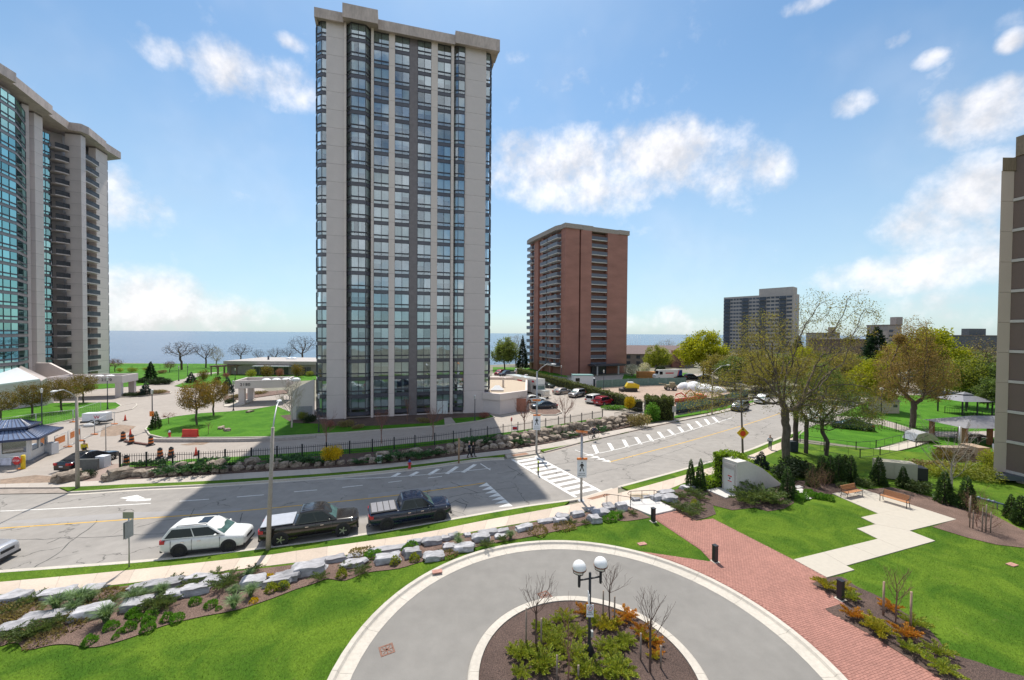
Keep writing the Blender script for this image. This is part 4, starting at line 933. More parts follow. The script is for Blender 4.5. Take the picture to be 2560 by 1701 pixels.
x0,x1 = bs(1477) + .02,bs(1517) - .02
sl_ = MB(); sl_.box((x0,0.15,0),(x1,1.9,0.2)); sl_ = sl_.mesh('balcony',mLEDGE)
pn = MB(); pn.box((x0,0.1,0.22),(x1,0.18,1.28)); pn = pn.mesh('balcony_panel',mBPAN)
wi = MB(); wi.box((x0 + .3,1.85,0.25),(x0 + 1.5,1.95,2.1)); wi.box((x1 - 1.6,1.85,0.25),(x1 - .8,1.95,2.1)); wi = wi.mesh('window',[mGREYG])
wm = MB(); wm.box((x0 + .3,1.85,0.25),(x0 + 1.5,1.95,2.15)); wm = wm.mesh('window',M('pale_window',(0.34,0.40,0.44),0.15,0.1,1,rnd=0.5))  # opaque grey-blue pane, tone varied at random per window
wd = MB(); wd.box((x1 - 1.9,1.85,0.25),(x1 - .9,1.95,2.15)); wd = wd.mesh('balcony_door',mSPAN)
for k in range(1,19):
    z = k * BF + 0.2
    o = linkobj('balcony',sl_,bt,(0,0,z)); linkobj('balcony_panel',pn,o); linkobj('window',wm,bt,(0,0,z)); linkobj('balcony_door',wd,bt,(0,0,z))
for (a,b,dd) in ((1412,1409.5,0),(1408,1401,0),(1377,1373,0),(1356,1352,0),(1344.5,1334.5,0)):
    q = MB(); q.box((dd,bl_(a),0),(2.0,bl_(b),BH)); q.build('wall',mRB,bt)
q = MB(); q.box((0.9,0.6,0),(1.3,W2 - .4,BH)); q.build('wall',mRB,bt)
for (a,b,out,mt) in ((1401,1376.5,1.5,mBPANL),(1373,1356,1.2,mBPANL),(1334,1322,0.9,mBPANL)):
    y0,y1 = bl_(a) + .05,bl_(b) - .05
    sl_ = MB(); sl_.box((-out,y0,0),(0.9,y1,0.2)); sl_ = sl_.mesh('balcony',mLEDGE)
    pn = MB(); pn.box((-out - .06,y0,.2),(-out + .02,y1,1.3)); pn.box((-out + .02,y0,.2),(0,y0 + .06,1.3),1); pn = pn.mesh('balcony_panel',[mt,mBPAN])
    wm2 = MB(); wm2.box((0.82,y0 + .5,.25),(0.89,y0 + 1.9,2.1)); wm2 = wm2.mesh('window',MATS['pale_window']); dn = y1 - y0 - 2.5
    for k in range(1,19):
        z = k * BF + 0.2; o = linkobj('balcony',sl_,bt,(0,0,z)); linkobj('balcony_panel',pn,o); linkobj('window',wm2,bt,(0,0,z)); linkobj('window',wm2,bt,(0,dn,z))
me = MB(); me.box((0.4,bl_(1409.3),0.3),(0.5,bl_(1408.2),2.0)); me = me.mesh('window',MATS['pale_window'])
for k in range(19): linkobj('window',me,bt,(0,0,k * BF + 0.2))
mFASC = M('brick_tower_fascia',(0.34,0.30,0.265),0.9,0.1,3)
q = MB(); q.prism([(-.5,-.5),(bs(1452),-.5),(bs(1456),.1),(bs(1540),.1),(bs(1545),-.5),(W1 + .4,-.5),(W1 + .4,W2 + .4),(-.8,W2 + .4),(-1.4,bl_(1330)),(-1.4,bl_(1395)),(-.5,bl_(1404))],BH,BH + 1.5); q.build('cornice',mFASC,bt)
q = MB(); q.box((8,6,BH + 1.5),(15,12,BH + 3.6)); q.box((1.5,9,BH + 1.5),(5,18,BH + 3.0)); q.build('roof_plant',mFASC,bt)
en = MB(); en.box((bs(1470),-4.2,3.0),(bs(1548),-.05,3.5)); en = en.build('entrance_canopy',mBRONZE,bt)
for px in (1478,1530): q = MB(); q.box((bs(px) - .2,-3.9,0),(bs(px) + .2,-3.5,3.0)); q.build('canopy_post',M('pale_post',(0.5,0.5,0.5),0.6,0.05,3),bt)
q = MB(); q.box((bs(1480),-.06,0),(bs(1516),-.01,2.9)); q.build('lobby_glazing',mSPAN,bt)
# far slab block on the right
fa = thing('slab_apartment_block','distant grey slab apartment block with banded windows and a roof penthouse','apartment block')
mFA = M('far_pale_concrete',(0.40,0.36,0.33),0.9,0.08,1); mFAD = M('far_dark_glass',(0.045,0.055,0.08),0.25,0.2,1,rnd=0.3); mFAB = M('far_brown_infill',(0.16,0.13,0.115),0.9,0.1,1)
f0_ = Vector((169.5,321,0)); f1_ = Vector((200,285,0)); fd = (f1_ - f0_).normalized(); fn = Vector((fd.y,-fd.x,0)); FL = (f1_ - f0_).length
FM = Matrix(((fd.x,-fn.x,0,f0_.x),(fd.y,-fn.y,0,f0_.y),(0,0,1,0),(0,0,0,1)))
q = MB(); q.box((0,0,0),(FL,14,43.6),0,FM); q.build('wall',mFA,fa)
cols = [(0.5,4.8,'b'),(5.0,13.5,'w'),(13.7,18.2,'b'),(18.4,25.5,'w'),(25.7,30.0,'b'),(30.2,38.5,'w'),(38.7,42.8,'b'),(43.0,46.4,'w')]
for (a,b,kind) in cols:
    if kind == 'w':
        me = MB(); k = max(1,int((b - a) / 2.1)); me.box((a,-0.08,0),(b,-0.02,1.4),0,FM); me = me.mesh('window',mFAD)
        mu = MB()
        for i in range(1,k): x = a + (b - a) * i / k; mu.box((x - .22,-.13,0),(x + .22,-.03,1.4),0,FM)
        mu = mu.mesh('window_post',mFA)
    else:
        me = MB(); me.box((a,-.05,-1.0),(b,-.01,1.9),0,FM); me = me.mesh('recess',mFAD); mu = MB(); mu.box((a,-1.3,-0.95),(b,-0.05,-0.8),0,FM); mu.box((a,-1.36,-0.8),(b,-1.28,0.2),0,FM); mu = mu.mesh('balcony',mFAD)
    for f in range(15):
        o = linkobj('window' if kind == 'w' else 'recess',me,fa,(0,0,2.2 + f * 2.75)); linkobj('window_post' if kind == 'w' else 'balcony',mu,o)
for f in range(15): q = MB(); q.box((0,-.12,3.75 + f * 2.75),(FL,-.06,4.2 + f * 2.75),0,FM); q.build('floor_band',mFA,fa)
q = MB(); q.box((FL * .52,2,43.6),(FL * .98,12,48.6),0,FM); q.build('roof_penthouse',mFA,fa)
for f in range(14): q = MB(); q.box((FL + .02,6,3 + f * 2.75),(FL + .1,8.5,4.5 + f * 2.75),0,FM); q.build('side_window',mFAD,fa)
def far_block(name,label,px0,px1,ytop,Y,mat,cat='building',extra=()):
    a = PY(px0,ytop,Y); b = PY(px1,ytop,Y); r = thing(name,label,cat,(a.x,Y,0))
    q = MB(); q.box((0,0,0),(b.x - a.x,14,a.z)); q.build('wall',mat,r)
    q = MB(); q.box((-.3,-.3,a.z),(b.x - a.x + .3,14.3,a.z + .5)); q.build('parapet',mFAB,r)
    for (c0_,c1_,yt) in extra:
        c = PY(c0_,yt,Y + 4); d = PY(c1_,yt,Y + 4); q = MB(); q.box((c.x - a.x,3,a.z),(d.x - a.x,7,c.z)); q.build('chimney',mat,r)
    for f in range(int(a.z / 3.0)):
        k = int((b.x - a.x) / 4.5)
        for i in range(k): q = MB(); q.box((1 + i * 4.5,-.08,1 + f * 3.0),(3.6 + i * 4.5,-.02,2.5 + f * 3.0)); q.build('window',mFAD,r)
    return r
mFB2 = M('far_beige_wall',(0.30,0.26,0.24),0.9,0.1,1); mFB3 = M('far_slate_wall',(0.10,0.11,0.12),0.9,0.1,1); mFB4 = M('far_brown_brick',(0.13,0.09,0.075),0.9,0.15,1)
far_block('apartment_house','beige block with a tall square chimney behind the copper tree',2219,2254,814,240,mFB2,extra=((2237,2253,793),))
far_block('apartment_house','long dark slate building with a square tower at the edge of the treetops',2360,2500,840,230,mFB3,extra=((2418,2460,822),))
far_block('apartment_house','low brown block with balconies seen between the treetops',2075,2190,850,190,mFB4)
far_block('apartment_house','small pale block with a roof box behind the bare treetop',2055,2100,834,260,mFB2,extra=((2079,2087,818),))
rh = thing('row_house','long two storey house with a mauve brown pitched roof beside the brick tower','house')
a = PY(1560,930,168); b = PY(1735,930,168)
q = MB(); q.box((a.x - 6,168,0),(b.x,178,5.6)); q.build('wall',M('row_house_wall',(0.24,0.21,0.19),0.9,0.1,1),rh)
q = MB(); x0,x1 = a.x - 7,b.x + 1; q.add([(x0,167,5.5),(x1,167,5.5),(x1,179,5.5),(x0,179,5.5),(x0,173,9.0),(x1,173,9.0)],[(0,1,5,4),(2,3,4,5),(0,4,3),(1,2,5),(0,3,2,1)]); q.build('roof',M('mauve_shingle',(0.22,0.165,0.16),0.9,0.12,4),rh)
for i in range(7):
    for z in (1.0,3.5): q = MB(); x = a.x + 1 + i * 4.1; q.box((x,167.9,z),(x + 1.6,167.97,z + 1.4)); q.build('window',mFAD,rh)
q = MB(); q.box((PY(1680,900,167).x,166.4,0),(PY(1710,900,167).x,168,7.2)); q.build('brick_gable',mRB,rh)
# brown building at the right edge
rbld = thing('brown_panel_building','tall brown panelled building with white ledges at the edge of the lawn','building')
mBRN = M('brown_stucco_panel',(0.20,0.145,0.125),0.9,0.08,30,bump=0.25,bscale=60); mWL = M('white_ledge',(0.60,0.55,0.52),0.85,0.05,4); mBEI = M('beige_stucco',(0.62,0.50,0.42),0.9,0.05,20,bump=0.15,bscale=60)
RX,RY = 45.95,38.0
q = MB(); q.prism([(RX + 1.25,RY),(RX + 4.6,RY - 16),(RX + 22,RY - 16),(RX + 22,RY + 12),(RX + 16,RY + 12)],0.9,30.7); q.build('wall_core',mBRN,rbld)
for k in range(10):
    z = 0.9 + k * 2.85; q = MB(); q.prism([(RX,RY - .1),(RX + 1.2,RY - .1),(RX + 13.7,RY + 10),(RX + 12.5,RY + 10)],z + .012,z + 2.838); q.build('pier_panel',mBEI,rbld)
    q = MB(); q.prism([(RX + 1.22,RY - .04),(RX + 4.5,RY - 16),(RX + 4.55,RY - 16),(RX + 1.3,RY + .3)],z + 0.3,z + 2.8); q.build('wall_panel',mBRN,rbld)
    q = MB(); q.prism([(RX + 1.12,RY - .12),(RX + 4.35,RY - 16),(RX + 4.7,RY - 16),(RX + 1.3,RY)],z - .02,z + 0.24); q.build('ledge',mWL,rbld)
q = MB(); q.prism([(RX - .05,RY - .2),(RX + 1.25,RY - .2),(RX + 13.8,RY + 10),(RX + 12.5,RY + 10)],29.4,30.6); q.build('metal_coping',M('ribbed_coping',(0.24,0.18,0.12),0.6,0.2,3,stretch=(6,6,0.5)),rbld)
q = MB(); q.prism([(RX + 1.15,RY - .2),(RX + 4.3,RY - 16.2),(RX + 20,RY - 16),(RX + 20,RY + 10),(RX + 14,RY + 10)],30.7,32.5); q.build('roof_coping',MATS['ribbed_coping'],rbld)
q = MB(); q.prism([(RX - 0.6,RY - .8),(RX + 2.2,RY - 1.6),(RX + 5,RY - 16.5),(RX + 8,RY - 16),(RX + 20,RY + 10),(RX + 12,RY + 10)],0.45,0.9); q.build('base_ledge',M('dark_slate_flashing',(0.10,0.11,0.13),0.6,0.1,3),rbld)
q = MB(); q.prism([(RX + 1.6,RY - .6),(RX + 5.0,RY - 16),(RX + 9,RY - 16),(RX + 22,RY + 8),(RX + 12,RY + 8)],0,0.45); q.build('plinth',mBEI,rbld)
# low garage building beside the tower
gr = thing('garage_entrance_building','low concrete garage building with gravel roof and white skylight beside the tower','garage')
a0,a1,a2,a3 = P(1236,1036),P(1246,1037),P(1322,1027),P(1250,985)
poly = [(a0.x - 2,a0.y + 1),(a0.x + .4,a0.y),(a1.x + .3,a1.y),(a2.x - .4,a2.y + .6),(a3.x + 6.2,a3.y + 3),(a3.x - 4,a3.y + 3)]
q = MB(); q.prism(poly,0,2.5); q.build('wall',mCONC,gr)
def scale_poly(pl,k):
    c = sum((Vector((x,y)) for x,y in pl),Vector((0,0))) / len(pl); return [tuple(c + (Vector(p) - c) * k) for p in pl]
q = MB(); outp = scale_poly(poly,1.03); inp = scale_poly(poly,0.94)
for i in range(len(outp)):
    j = (i + 1) % len(outp); q.prism([outp[i],outp[j],inp[j],inp[i]],2.45,3.55)
q.build('parapet',mCONCL,gr)
q = MB(); q.prism(inp,2.5,3.0); q.build('roof_gravel',M('buff_gravel',(0.46,0.38,0.29),0.95,0.2,9),gr)
c = PY(1243,985,75); q = MB(); q.box((-1.2,-1,0),(1.2,1,.25)); q.build('skylight_kerb',mWL,gr,(c.x,75,3.0)); q = MB(); q.add([(-1.1,-.9,.25),(1.1,-.9,.25),(1.1,.9,.25),(-1.1,.9,.25),(-.4,0,1.0),(.4,0,1.0)],[(0,1,5,4),(1,2,5),(2,3,4,5),(3,0,4)]); q.build('skylight',mSKYL,gr,(c.x,75,3.0))
c = PY(1258,975,80); q = MB(); q.tube([(0,0,0),(0,0,1.5),(.1,0,1.75),(.5,0,1.75)],0.2,8); q.build('roof_vent',mWL,gr,(c.x,80,3.0))
q = MB(); cc = P(1312,1029); q.box((cc.x - 1.6,cc.y - .35,0.05),(cc.x + .2,cc.y - .05,2.3)); q.build('garage_door',M('rust_door',(0.30,0.12,0.08),0.7,0.2,3),gr)
# gatehouse
gh = thing('gatehouse','white gatehouse with a ribbed navy blue metal roof at the driveway entrance','gatehouse',(-50.0,41.4,0),math.atan2(3.1,-1.8) - R(90))
mGW = M('white_board',(0.66,0.66,0.66),0.7,0.06,3,stretch=(6,6,0.4)); mNAVY = M('navy_metal_roof',(0.020,0.035,0.10),0.35,0.1,2,spec=0.6); mNAVYL = M('navy_roof_sheet',(0.16,0.21,0.33),0.3,0.1,2,spec=0.7)
q = MB(); q.box((-5,-0.35,0),(0.35,4.2,0.28)); q.build('plinth',M('grey_kerb_base',(0.22,0.22,0.24),0.8,0.1,3),gh)
q = MB(); q.box((-4.8,0,0.28),(0,0.12,1.15)); q.build('lower_wall',mGW,gh); q = MB(); q.box((-0.12,0.122,0.28),(0,3.6,1.15)); q.build('lower_wall',mGW,gh); q = MB(); q.box((-4.8,3.5,0.28),(-.122,3.6,2.6)); q.build('rear_wall',mGW,gh)
for (x,y) in ((-0.3,0.0),(-2.3,0),(-4.6,0),(-0.3,1.7),(-0.3,3.3)): q = MB(); q.box((x,y,1.15),(x + .3,y + .3,2.6)); q.build('post',mGW,gh)
for (p_,q_) in (((-2.0,.1),(-.3,.1)),((-4.3,.1),(-2.3,.1)),((-.1,.3),(-.1,1.7)),((-.1,2.0),(-.1,3.3))):
    w = MB(); w.obox((p_[0],p_[1],1.87),(q_[0],q_[1],1.87),0.03,1.42); w.build('window',mGREYG,gh)
q = MB(); q.box((-4.5,.5,.3),(-.5,3.3,.9)); q.build('counter',M('counter_grey',(.3,.28,.26),.8,.1,3),gh)
ew = 0.9; rz = 2.6; rp = [(-5.7,-ew,rz),(ew,-ew,rz),(ew,3.6 + ew,rz),(-5.7,3.6 + ew,rz)]; ip = [(-4.2,.7,3.5),(-.7,.7,3.5),(-.7,2.9,3.5),(-4.2,2.9,3.5)]
q = MB(); q.add(rp + ip,[(0,1,5,4),(1,2,6,5),(2,3,7,6),(3,0,4,7),(3,2,1,0)]); q.build('roof_skirt',mNAVYL,gh)
q = MB()
for a,b in zip(rp,rp[1:] + rp[:1]): q.obox(Vector(a),Vector(b),.12,.22)
q.build('eave_trim',mNAVY,gh)
rib = MB()
def ribs(a,b,c,d,n_):
    for i in range(n_ + 1): k = i / n_; rib.obox(Vector(a).lerp(Vector(b),k),Vector(d).lerp(Vector(c),k),.05,.09)
ribs(rp[0],rp[1],ip[1],ip[0],16); ribs(rp[1],rp[2],ip[2],ip[1],13); rib.build('roof_rib',mNAVY,gh)
tp = [(-4.6,.4,3.62),(-.35,.4,3.62),(-.35,3.2,3.62),(-4.6,3.2,3.62)]; rd = [(-3.6,1.8,4.35),(-1.4,1.8,4.35)]
q = MB(); q.box((-4.4,.55,3.35),(-.55,3.0,3.65)); q.build('roof_lantern',mNAVY,gh)
q = MB(); q.add(tp + rd,[(0,1,5,4),(1,2,5),(2,3,4,5),(3,0,4)]); q.build('roof_cap',mNAVYL,gh)
rib = MB(); ribs(tp[0],tp[1],rd[1],rd[0],12); ribs(tp[1],tp[2],rd[1],rd[1],8)
for a,b in zip(tp,tp[1:] + tp[:1]): rib.obox(Vector(a),Vector(b),.08,.2)
rib.build('roof_rib',mNAVY,gh)
# concrete exit-stair wedge
wd0,wd1 = Vector((18.75,35.2,0)),Vector((19.3,33.95,0)); dw = (P(1953,1217) - wd1); Lw = dw.length; dw.normalize()
stw = thing('stair_exit_shelter','white concrete stair shelter with a door and a sloping back under bright ivy','stair shelter',wd1,math.atan2(dw.y,dw.x))
mSTW = M('painted_concrete',(0.60,0.57,0.53),0.85,0.04,5,big=0.05,bigscale=0.5)
wt = 1.45; pr = [(0,0,0),(Lw,0,0),(Lw,0,.25),(3.2,0,2.0),(1.6,0,2.75),(1.15,0,2.9),(0,0,2.9)]
q = MB(); n_ = len(pr); q.add(pr + [(x,wt,z) for x,y,z in pr],[tuple(range(n_)),tuple(reversed(range(n_,2 * n_)))] + [(i,n_ + i,n_ + (i + 1) % n_,(i + 1) % n_) for i in range(n_)]); q.build('wall_body',mSTW,stw)
q = MB(); q.box((-.05,.22,.08),(-.005,wt - .22,2.15)); dd = q.build('door',M('white_steel_door',(0.66,0.65,0.62),0.5,0.04,3),stw)
q = MB(); q.box((-.075,.18,0),(-.052,.22,2.2)); q.box((-.075,wt - .22,0),(-.052,wt - .18,2.2)); q.box((-.075,.18,2.2),(-.052,wt - .18,2.28)); q.box((-.06,.2,2.38),(-.006,wt - .2,2.62),0); q.build('door_frame',mWL,dd)
q = MB(); q.box((-.058,.45,1.05),(-.0505,.85,1.6)); sg = q.build('door_sign',M('sign_white',(.75,.75,.75),.5,.02,3),dd)
q = MB(); q.box((-.062,.46,1.48),(-.0585,.84,1.59)); q.box((-.062,.46,1.06),(-.0585,.84,1.14)); q.build('sign_band',M('sign_red',(.6,.04,.04),.5,.02,3),sg)
q = MB(); q.add([(-.0625,.56,1.42),(-.0625,.76,1.42),(-.0625,.70,1.24),(-.0625,.62,1.24)],[(0,1,2,3)]); q.build('sign_symbol',mBRONZE,sg)
s_ = MB(); s_.box((-1.6,-.2,0),(-.02,wt + .2,Z1 + .10)); s_.build('door_step',mLAND,stw)
# vegetation tools
from mathutils.kdtree import KDTree
def quads_mesh(name,q,mat):
    q = np.asarray(q,dtype=np.float32); n_ = len(q); me = bpy.data.meshes.new(name)
    me.vertices.add(n_ * 4); me.vertices.foreach_set('co',q.reshape(-1))
    me.loops.add(n_ * 4); me.loops.foreach_set('vertex_index',np.arange(n_ * 4,dtype=np.int32))
    me.polygons.add(n_); me.polygons.foreach_set('loop_start',np.arange(0,n_ * 4,4,dtype=np.int32)); me.polygons.foreach_set('loop_total',np.full(n_,4,dtype=np.int32))
    me.materials.append(mat); me.update(calc_edges=True); return me
def unit(a): return a / np.maximum(1e-9,np.linalg.norm(a,axis=1,keepdims=True))
def leaf_quads(c,size,rs,axis=None,up=0.0,aspect=0.55,droop=0.0):
    n_ = len(c); d = unit(rs.normal(size=(n_,3)))
    if axis is not None: d = unit(d * (1 - up) + axis * up)
    s = unit(np.cross(d,unit(rs.normal(size=(n_,3))))); sz = (size * rs.uniform(0.6,1.3,n_))[:,None]
    a = c - d * sz * 0.5; b = c + d * sz * 0.5; w = s * sz * aspect * 0.5
    return np.stack([a,c + w,b,c - w],axis=1)
def colonize(rs,start,attr,step,infl,kill,trunk_pts,iters=90):
    nodes = [Vector(p) for p in trunk_pts]; par = [i - 1 for i in range(len(nodes))]
    at = [Vector(p) for p in attr]
    for it in range(iters):
        if not at: break
        kd = KDTree(len(nodes))
        for i,p in enumerate(nodes): kd.insert(p,i)
        kd.balance(); pull = {}; keep = []
        for a in at:
            co,i,dist = kd.find(a)
            if dist < kill: continue
            keep.append(a)
            if dist < infl: pull.setdefault(i,Vector()); pull[i] += (a - nodes[i]).normalized()
        at = keep
        if not pull:
            if not at: break
            best = min(at,key=lambda a: kd.find(a)[2]); co,i,dist = kd.find(best); pull[i] = (best - nodes[i]).normalized()
        for i,v in pull.items():
            if v.length < 1e-4: continue
            v = v.normalized() + Vector(rs.normal(size=3) * 0.14) + Vector((0,0,0.10)); v.normalize()
            nodes.append(nodes[i] + v * step); par.append(i)
    return nodes,par
def wood_mesh(name,nodes,par,r_tip,r_base,mat,expo=2.3,flare=1.0):
    n_ = len(nodes); ch = [[] for _ in range(n_)]
    for i,p in enumerate(par):
        if p >= 0: ch[p].append(i)
    w = [0.0] * n_
    for i in range(n_ - 1,-1,-1): w[i] = (sum(w[c] ** 1 for c in ch[i]) if ch[i] else 1.0)
    mx = max(w); ex = math.log(max(1.01,r_base / r_tip)) / math.log(max(2,mx)); rad = [r_tip * (x ** ex) for x in w]
    mb = MB(); stack = [0]; seen = set()
    starts = [(0,None)]
    while starts:
        s_,p_ = starts.pop(); pts = []; rr = []
        if p_ is not None: pts.append(nodes[p_]); rr.append(min(rad[p_],rad[s_] * 1.25))
        i = s_
        while True:
            pts.append(nodes[i]); rr.append(rad[i])
            if not ch[i]: break
            big = max(ch[i],key=lambda c: w[c])
            for c in ch[i]:
                if c != big: starts.append((c,i))
            i = big
        if len(pts) > 1:
            rm = rr[0]; k = 8 if rm > 0.2 else 6 if rm > 0.07 else 4 if rm > 0.025 else 3
            mb.tube(pts,rr,k,0,cap=False)
    me = mb.mesh(name,mat); return me,rad,w,ch
def crown_points(rs,n_,shape):
    out = []
    ws = np.array([s[6] for s in shape],float); ws /= ws.sum()
    for s,k in zip(shape,rs.multinomial(n_,ws)):
        d = unit(rs.normal(size=(k,3))); r = rs.uniform(0.02,1,k) ** 0.36
        out.append(d * r[:,None] * np.array(s[3:6]) + np.array(s[0:3]))
    return np.concatenate(out)
TREES = {}
def tree_meshes(key,seed,trunk_h,shape,n_attr,r_base,r_tip,wood,leaf=None,leaves=0,lsize=0.12,step=None,lean=(0,0),spread=0.35,lup=0.0,stems=1,zcut=None,laspect=0.55,twigs=0):
    if key in TREES: return TREES[key]
    rs = np.random.RandomState(seed); at = crown_points(rs,n_attr,shape)
    if zcut is not None: at = at[at[:,2] > zcut]
    step = step or max(0.12,(max(at[:,2]) - trunk_h) / 22)
    tp = []; k = max(2,int(trunk_h / step)); w0 = rs.normal(size=2) * 0.04
    for i in range(k + 1): z = trunk_h * i / k; tp.append((lean[0] * z + math.sin(i * .9) * w0[0],lean[1] * z + math.cos(i * .7) * w0[1],z))
    nodes,par = colonize(rs,None,at,step,step * 6,step * 1.45,tp)
    chn = [0] * len(nodes)
    for p in par:
        if p >= 0: chn[p] += 1
    if twigs:
        for i in [i for i in range(len(nodes)) if chn[i] == 0]:
            d0 = (nodes[i] - nodes[par[i]]).normalized()
            for _ in range(twigs):
                d = (d0 + Vector(rs.normal(size=3) * 0.55) + Vector((0,0,0.12))).normalized(); m1 = nodes[i] + d * step * rs.uniform(.5,1.0); nodes.append(m1); par.append(i); d = (d + Vector(rs.normal(size=3) * 0.35)).normalized(); nodes.append(m1 + d * step * rs.uniform(.5,1.0)); par.append(len(nodes) - 2)
    wm_,rad,w,ch = wood_mesh(key + '_wood',nodes,par,r_tip,r_base,wood)
    lm = None
    if leaf is not None and leaves:
        thin = np.array([[*nodes[i]] for i in range(len(nodes)) if rad[i] < r_tip * 3.0 and nodes[i].z > trunk_h * 0.9])
        c = thin[rs.randint(0,len(thin),leaves)] + rs.normal(size=(leaves,3)) * spread
        lm = quads_mesh(key + '_leaves',leaf_quads(c,lsize,rs,np.array([[0,0,1.0]]),lup,laspect),leaf)
    TREES[key] = (wm_,lm); return TREES[key]
def plant_tree(name,label,meshes,loc,rz=0.0,sc=(1,1,1),group=None,cat='tree',crown='crown',trunk='trunk'):
    r = thing(name,label,cat,loc,rz,group); r.scale = sc if isinstance(sc,(tuple,list)) else (sc,sc,sc)
    linkobj(trunk,meshes[0],r)
    if meshes[1] is not None: linkobj(crown,meshes[1],r)
    return r
mBARK = M('grey_brown_bark',(0.115,0.092,0.076),0.95,0.3,6,bump=0.8,bscale=12,stretch=(1,1,0.25)); mBARKD = M('dark_bark',(0.085,0.065,0.055),0.95,0.3,6,bump=0.8,bscale=12,stretch=(1,1,0.25))
mBARKP = M('pale_bark',(0.38,0.32,0.27),0.95,0.2,6); mBARKR = M('reddish_twig',(0.22,0.115,0.085),0.95,0.2,6); mBIRCH = M('birch_bark',(0.50,0.44,0.38),0.9,0.2,8); mTWIG = M('dark_brown_twig',(0.10,0.062,0.05),0.9,0.2,6)
lOLIVE = leafmat('olive_bronze_leaf',[(0.13,0.105,0.02),(0.20,0.165,0.03),(0.17,0.10,0.025),(0.11,0.12,0.02)])
lBRONZE = leafmat('bronze_maple_leaf',[(0.22,0.12,0.03),(0.28,0.17,0.04),(0.20,0.15,0.03),(0.13,0.11,0.02)])
lSPRING = leafmat('sparse_spring_leaf',[(0.22,0.21,0.05),(0.31,0.29,0.06),(0.21,0.15,0.05),(0.18,0.20,0.04)])
lGREEN = leafmat('fresh_green_leaf',[(0.10,0.16,0.04),(0.15,0.22,0.05),(0.19,0.25,0.08),(0.08,0.13,0.035)])
lLIME = leafmat('bright_lime_leaf',[(0.28,0.30,0.012),(0.36,0.37,0.016),(0.22,0.27,0.012),(0.40,0.38,0.03)])
lLIME2 = leafmat('yellow_green_leaf',[(0.22,0.26,0.03),(0.30,0.33,0.04),(0.17,0.22,0.03),(0.33,0.34,0.05)])
lCOPPER = leafmat('copper_leaf',[(0.23,0.145,0.06),(0.30,0.20,0.085),(0.22,0.165,0.05),(0.27,0.21,0.07)])
lPINE = leafmat('dark_needle',[(0.012,0.032,0.016),(0.02,0.05,0.022),(0.03,0.062,0.03)],0.15); lBLUE = leafmat('blue_spruce_needle',[(0.02,0.038,0.034),(0.035,0.06,0.055),(0.05,0.085,0.075)],0.12)
lCEDAR = leafmat('cedar_spray',[(0.028,0.065,0.02),(0.05,0.105,0.028),(0.085,0.135,0.03),(0.035,0.08,0.028)],0.2)
lJUN = leafmat('juniper_spray',[(0.08,0.13,0.04),(0.12,0.17,0.045),(0.16,0.20,0.065),(0.06,0.10,0.04)],0.25); lJUND = leafmat('deep_green_juniper',[(0.03,0.085,0.035),(0.055,0.125,0.045),(0.085,0.16,0.06)],0.2)
lHEDGE = leafmat('hedge_leaf',[(0.07,0.095,0.022),(0.10,0.125,0.03),(0.13,0.15,0.035),(0.05,0.075,0.02)],0.3); lBOX = leafmat('boxwood_leaf',[(0.018,0.038,0.014),(0.03,0.055,0.018),(0.045,0.07,0.02)],0.2)
lIVY = leafmat('bright_ivy_leaf',[(0.16,0.27,0.014),(0.24,0.36,0.02),(0.11,0.20,0.012),(0.30,0.40,0.03)],0.35); lGOLD = leafmat('golden_juniper',[(0.34,0.32,0.03),(0.48,0.42,0.03),(0.24,0.26,0.03),(0.45,0.30,0.03)],0.3)
lORANGE = leafmat('orange_juniper',[(0.48,0.15,0.02),(0.55,0.24,0.03),(0.42,0.26,0.03),(0.38,0.11,0.02)],0.3); lGYEL = leafmat('green_gold_juniper',[(0.17,0.25,0.03),(0.28,0.34,0.04),(0.36,0.36,0.04),(0.12,0.19,0.03)],0.3)
lFORS = leafmat('forsythia_bloom',[(0.62,0.42,0.008),(0.72,0.52,0.012),(0.50,0.35,0.008),(0.35,0.32,0.02)],0.4); lFRESH = leafmat('perennial_leaf',[(0.07,0.20,0.016),(0.12,0.28,0.025),(0.17,0.33,0.05)],0.35)
lTUFT = leafmat('ornamental_grass_blade',[(0.11,0.19,0.06),(0.17,0.27,0.10),(0.24,0.34,0.17),(0.07,0.13,0.04)],0.3); lWHITE = leafmat('white_blossom',[(0.62,0.58,0.55),(0.5,0.48,0.42),(0.3,0.30,0.2),(0.7,0.66,0.64)],0.4)
lPURP = leafmat('purple_plum_leaf',[(0.12,0.05,0.045),(0.17,0.075,0.06),(0.20,0.10,0.08)],0.3); lPINK = leafmat('pink_shrub_leaf',[(0.30,0.11,0.11),(0.36,0.15,0.13),(0.25,0.14,0.10)],0.35); lDRY = leafmat('dry_tan_shrub',[(0.26,0.20,0.09),(0.20,0.17,0.06),(0.33,0.26,0.13),(0.15,0.14,0.05)],0.3)
lWILLOW = leafmat('willow_leaf',[(0.14,0.19,0.04),(0.20,0.26,0.06),(0.17,0.21,0.05)],0.4)
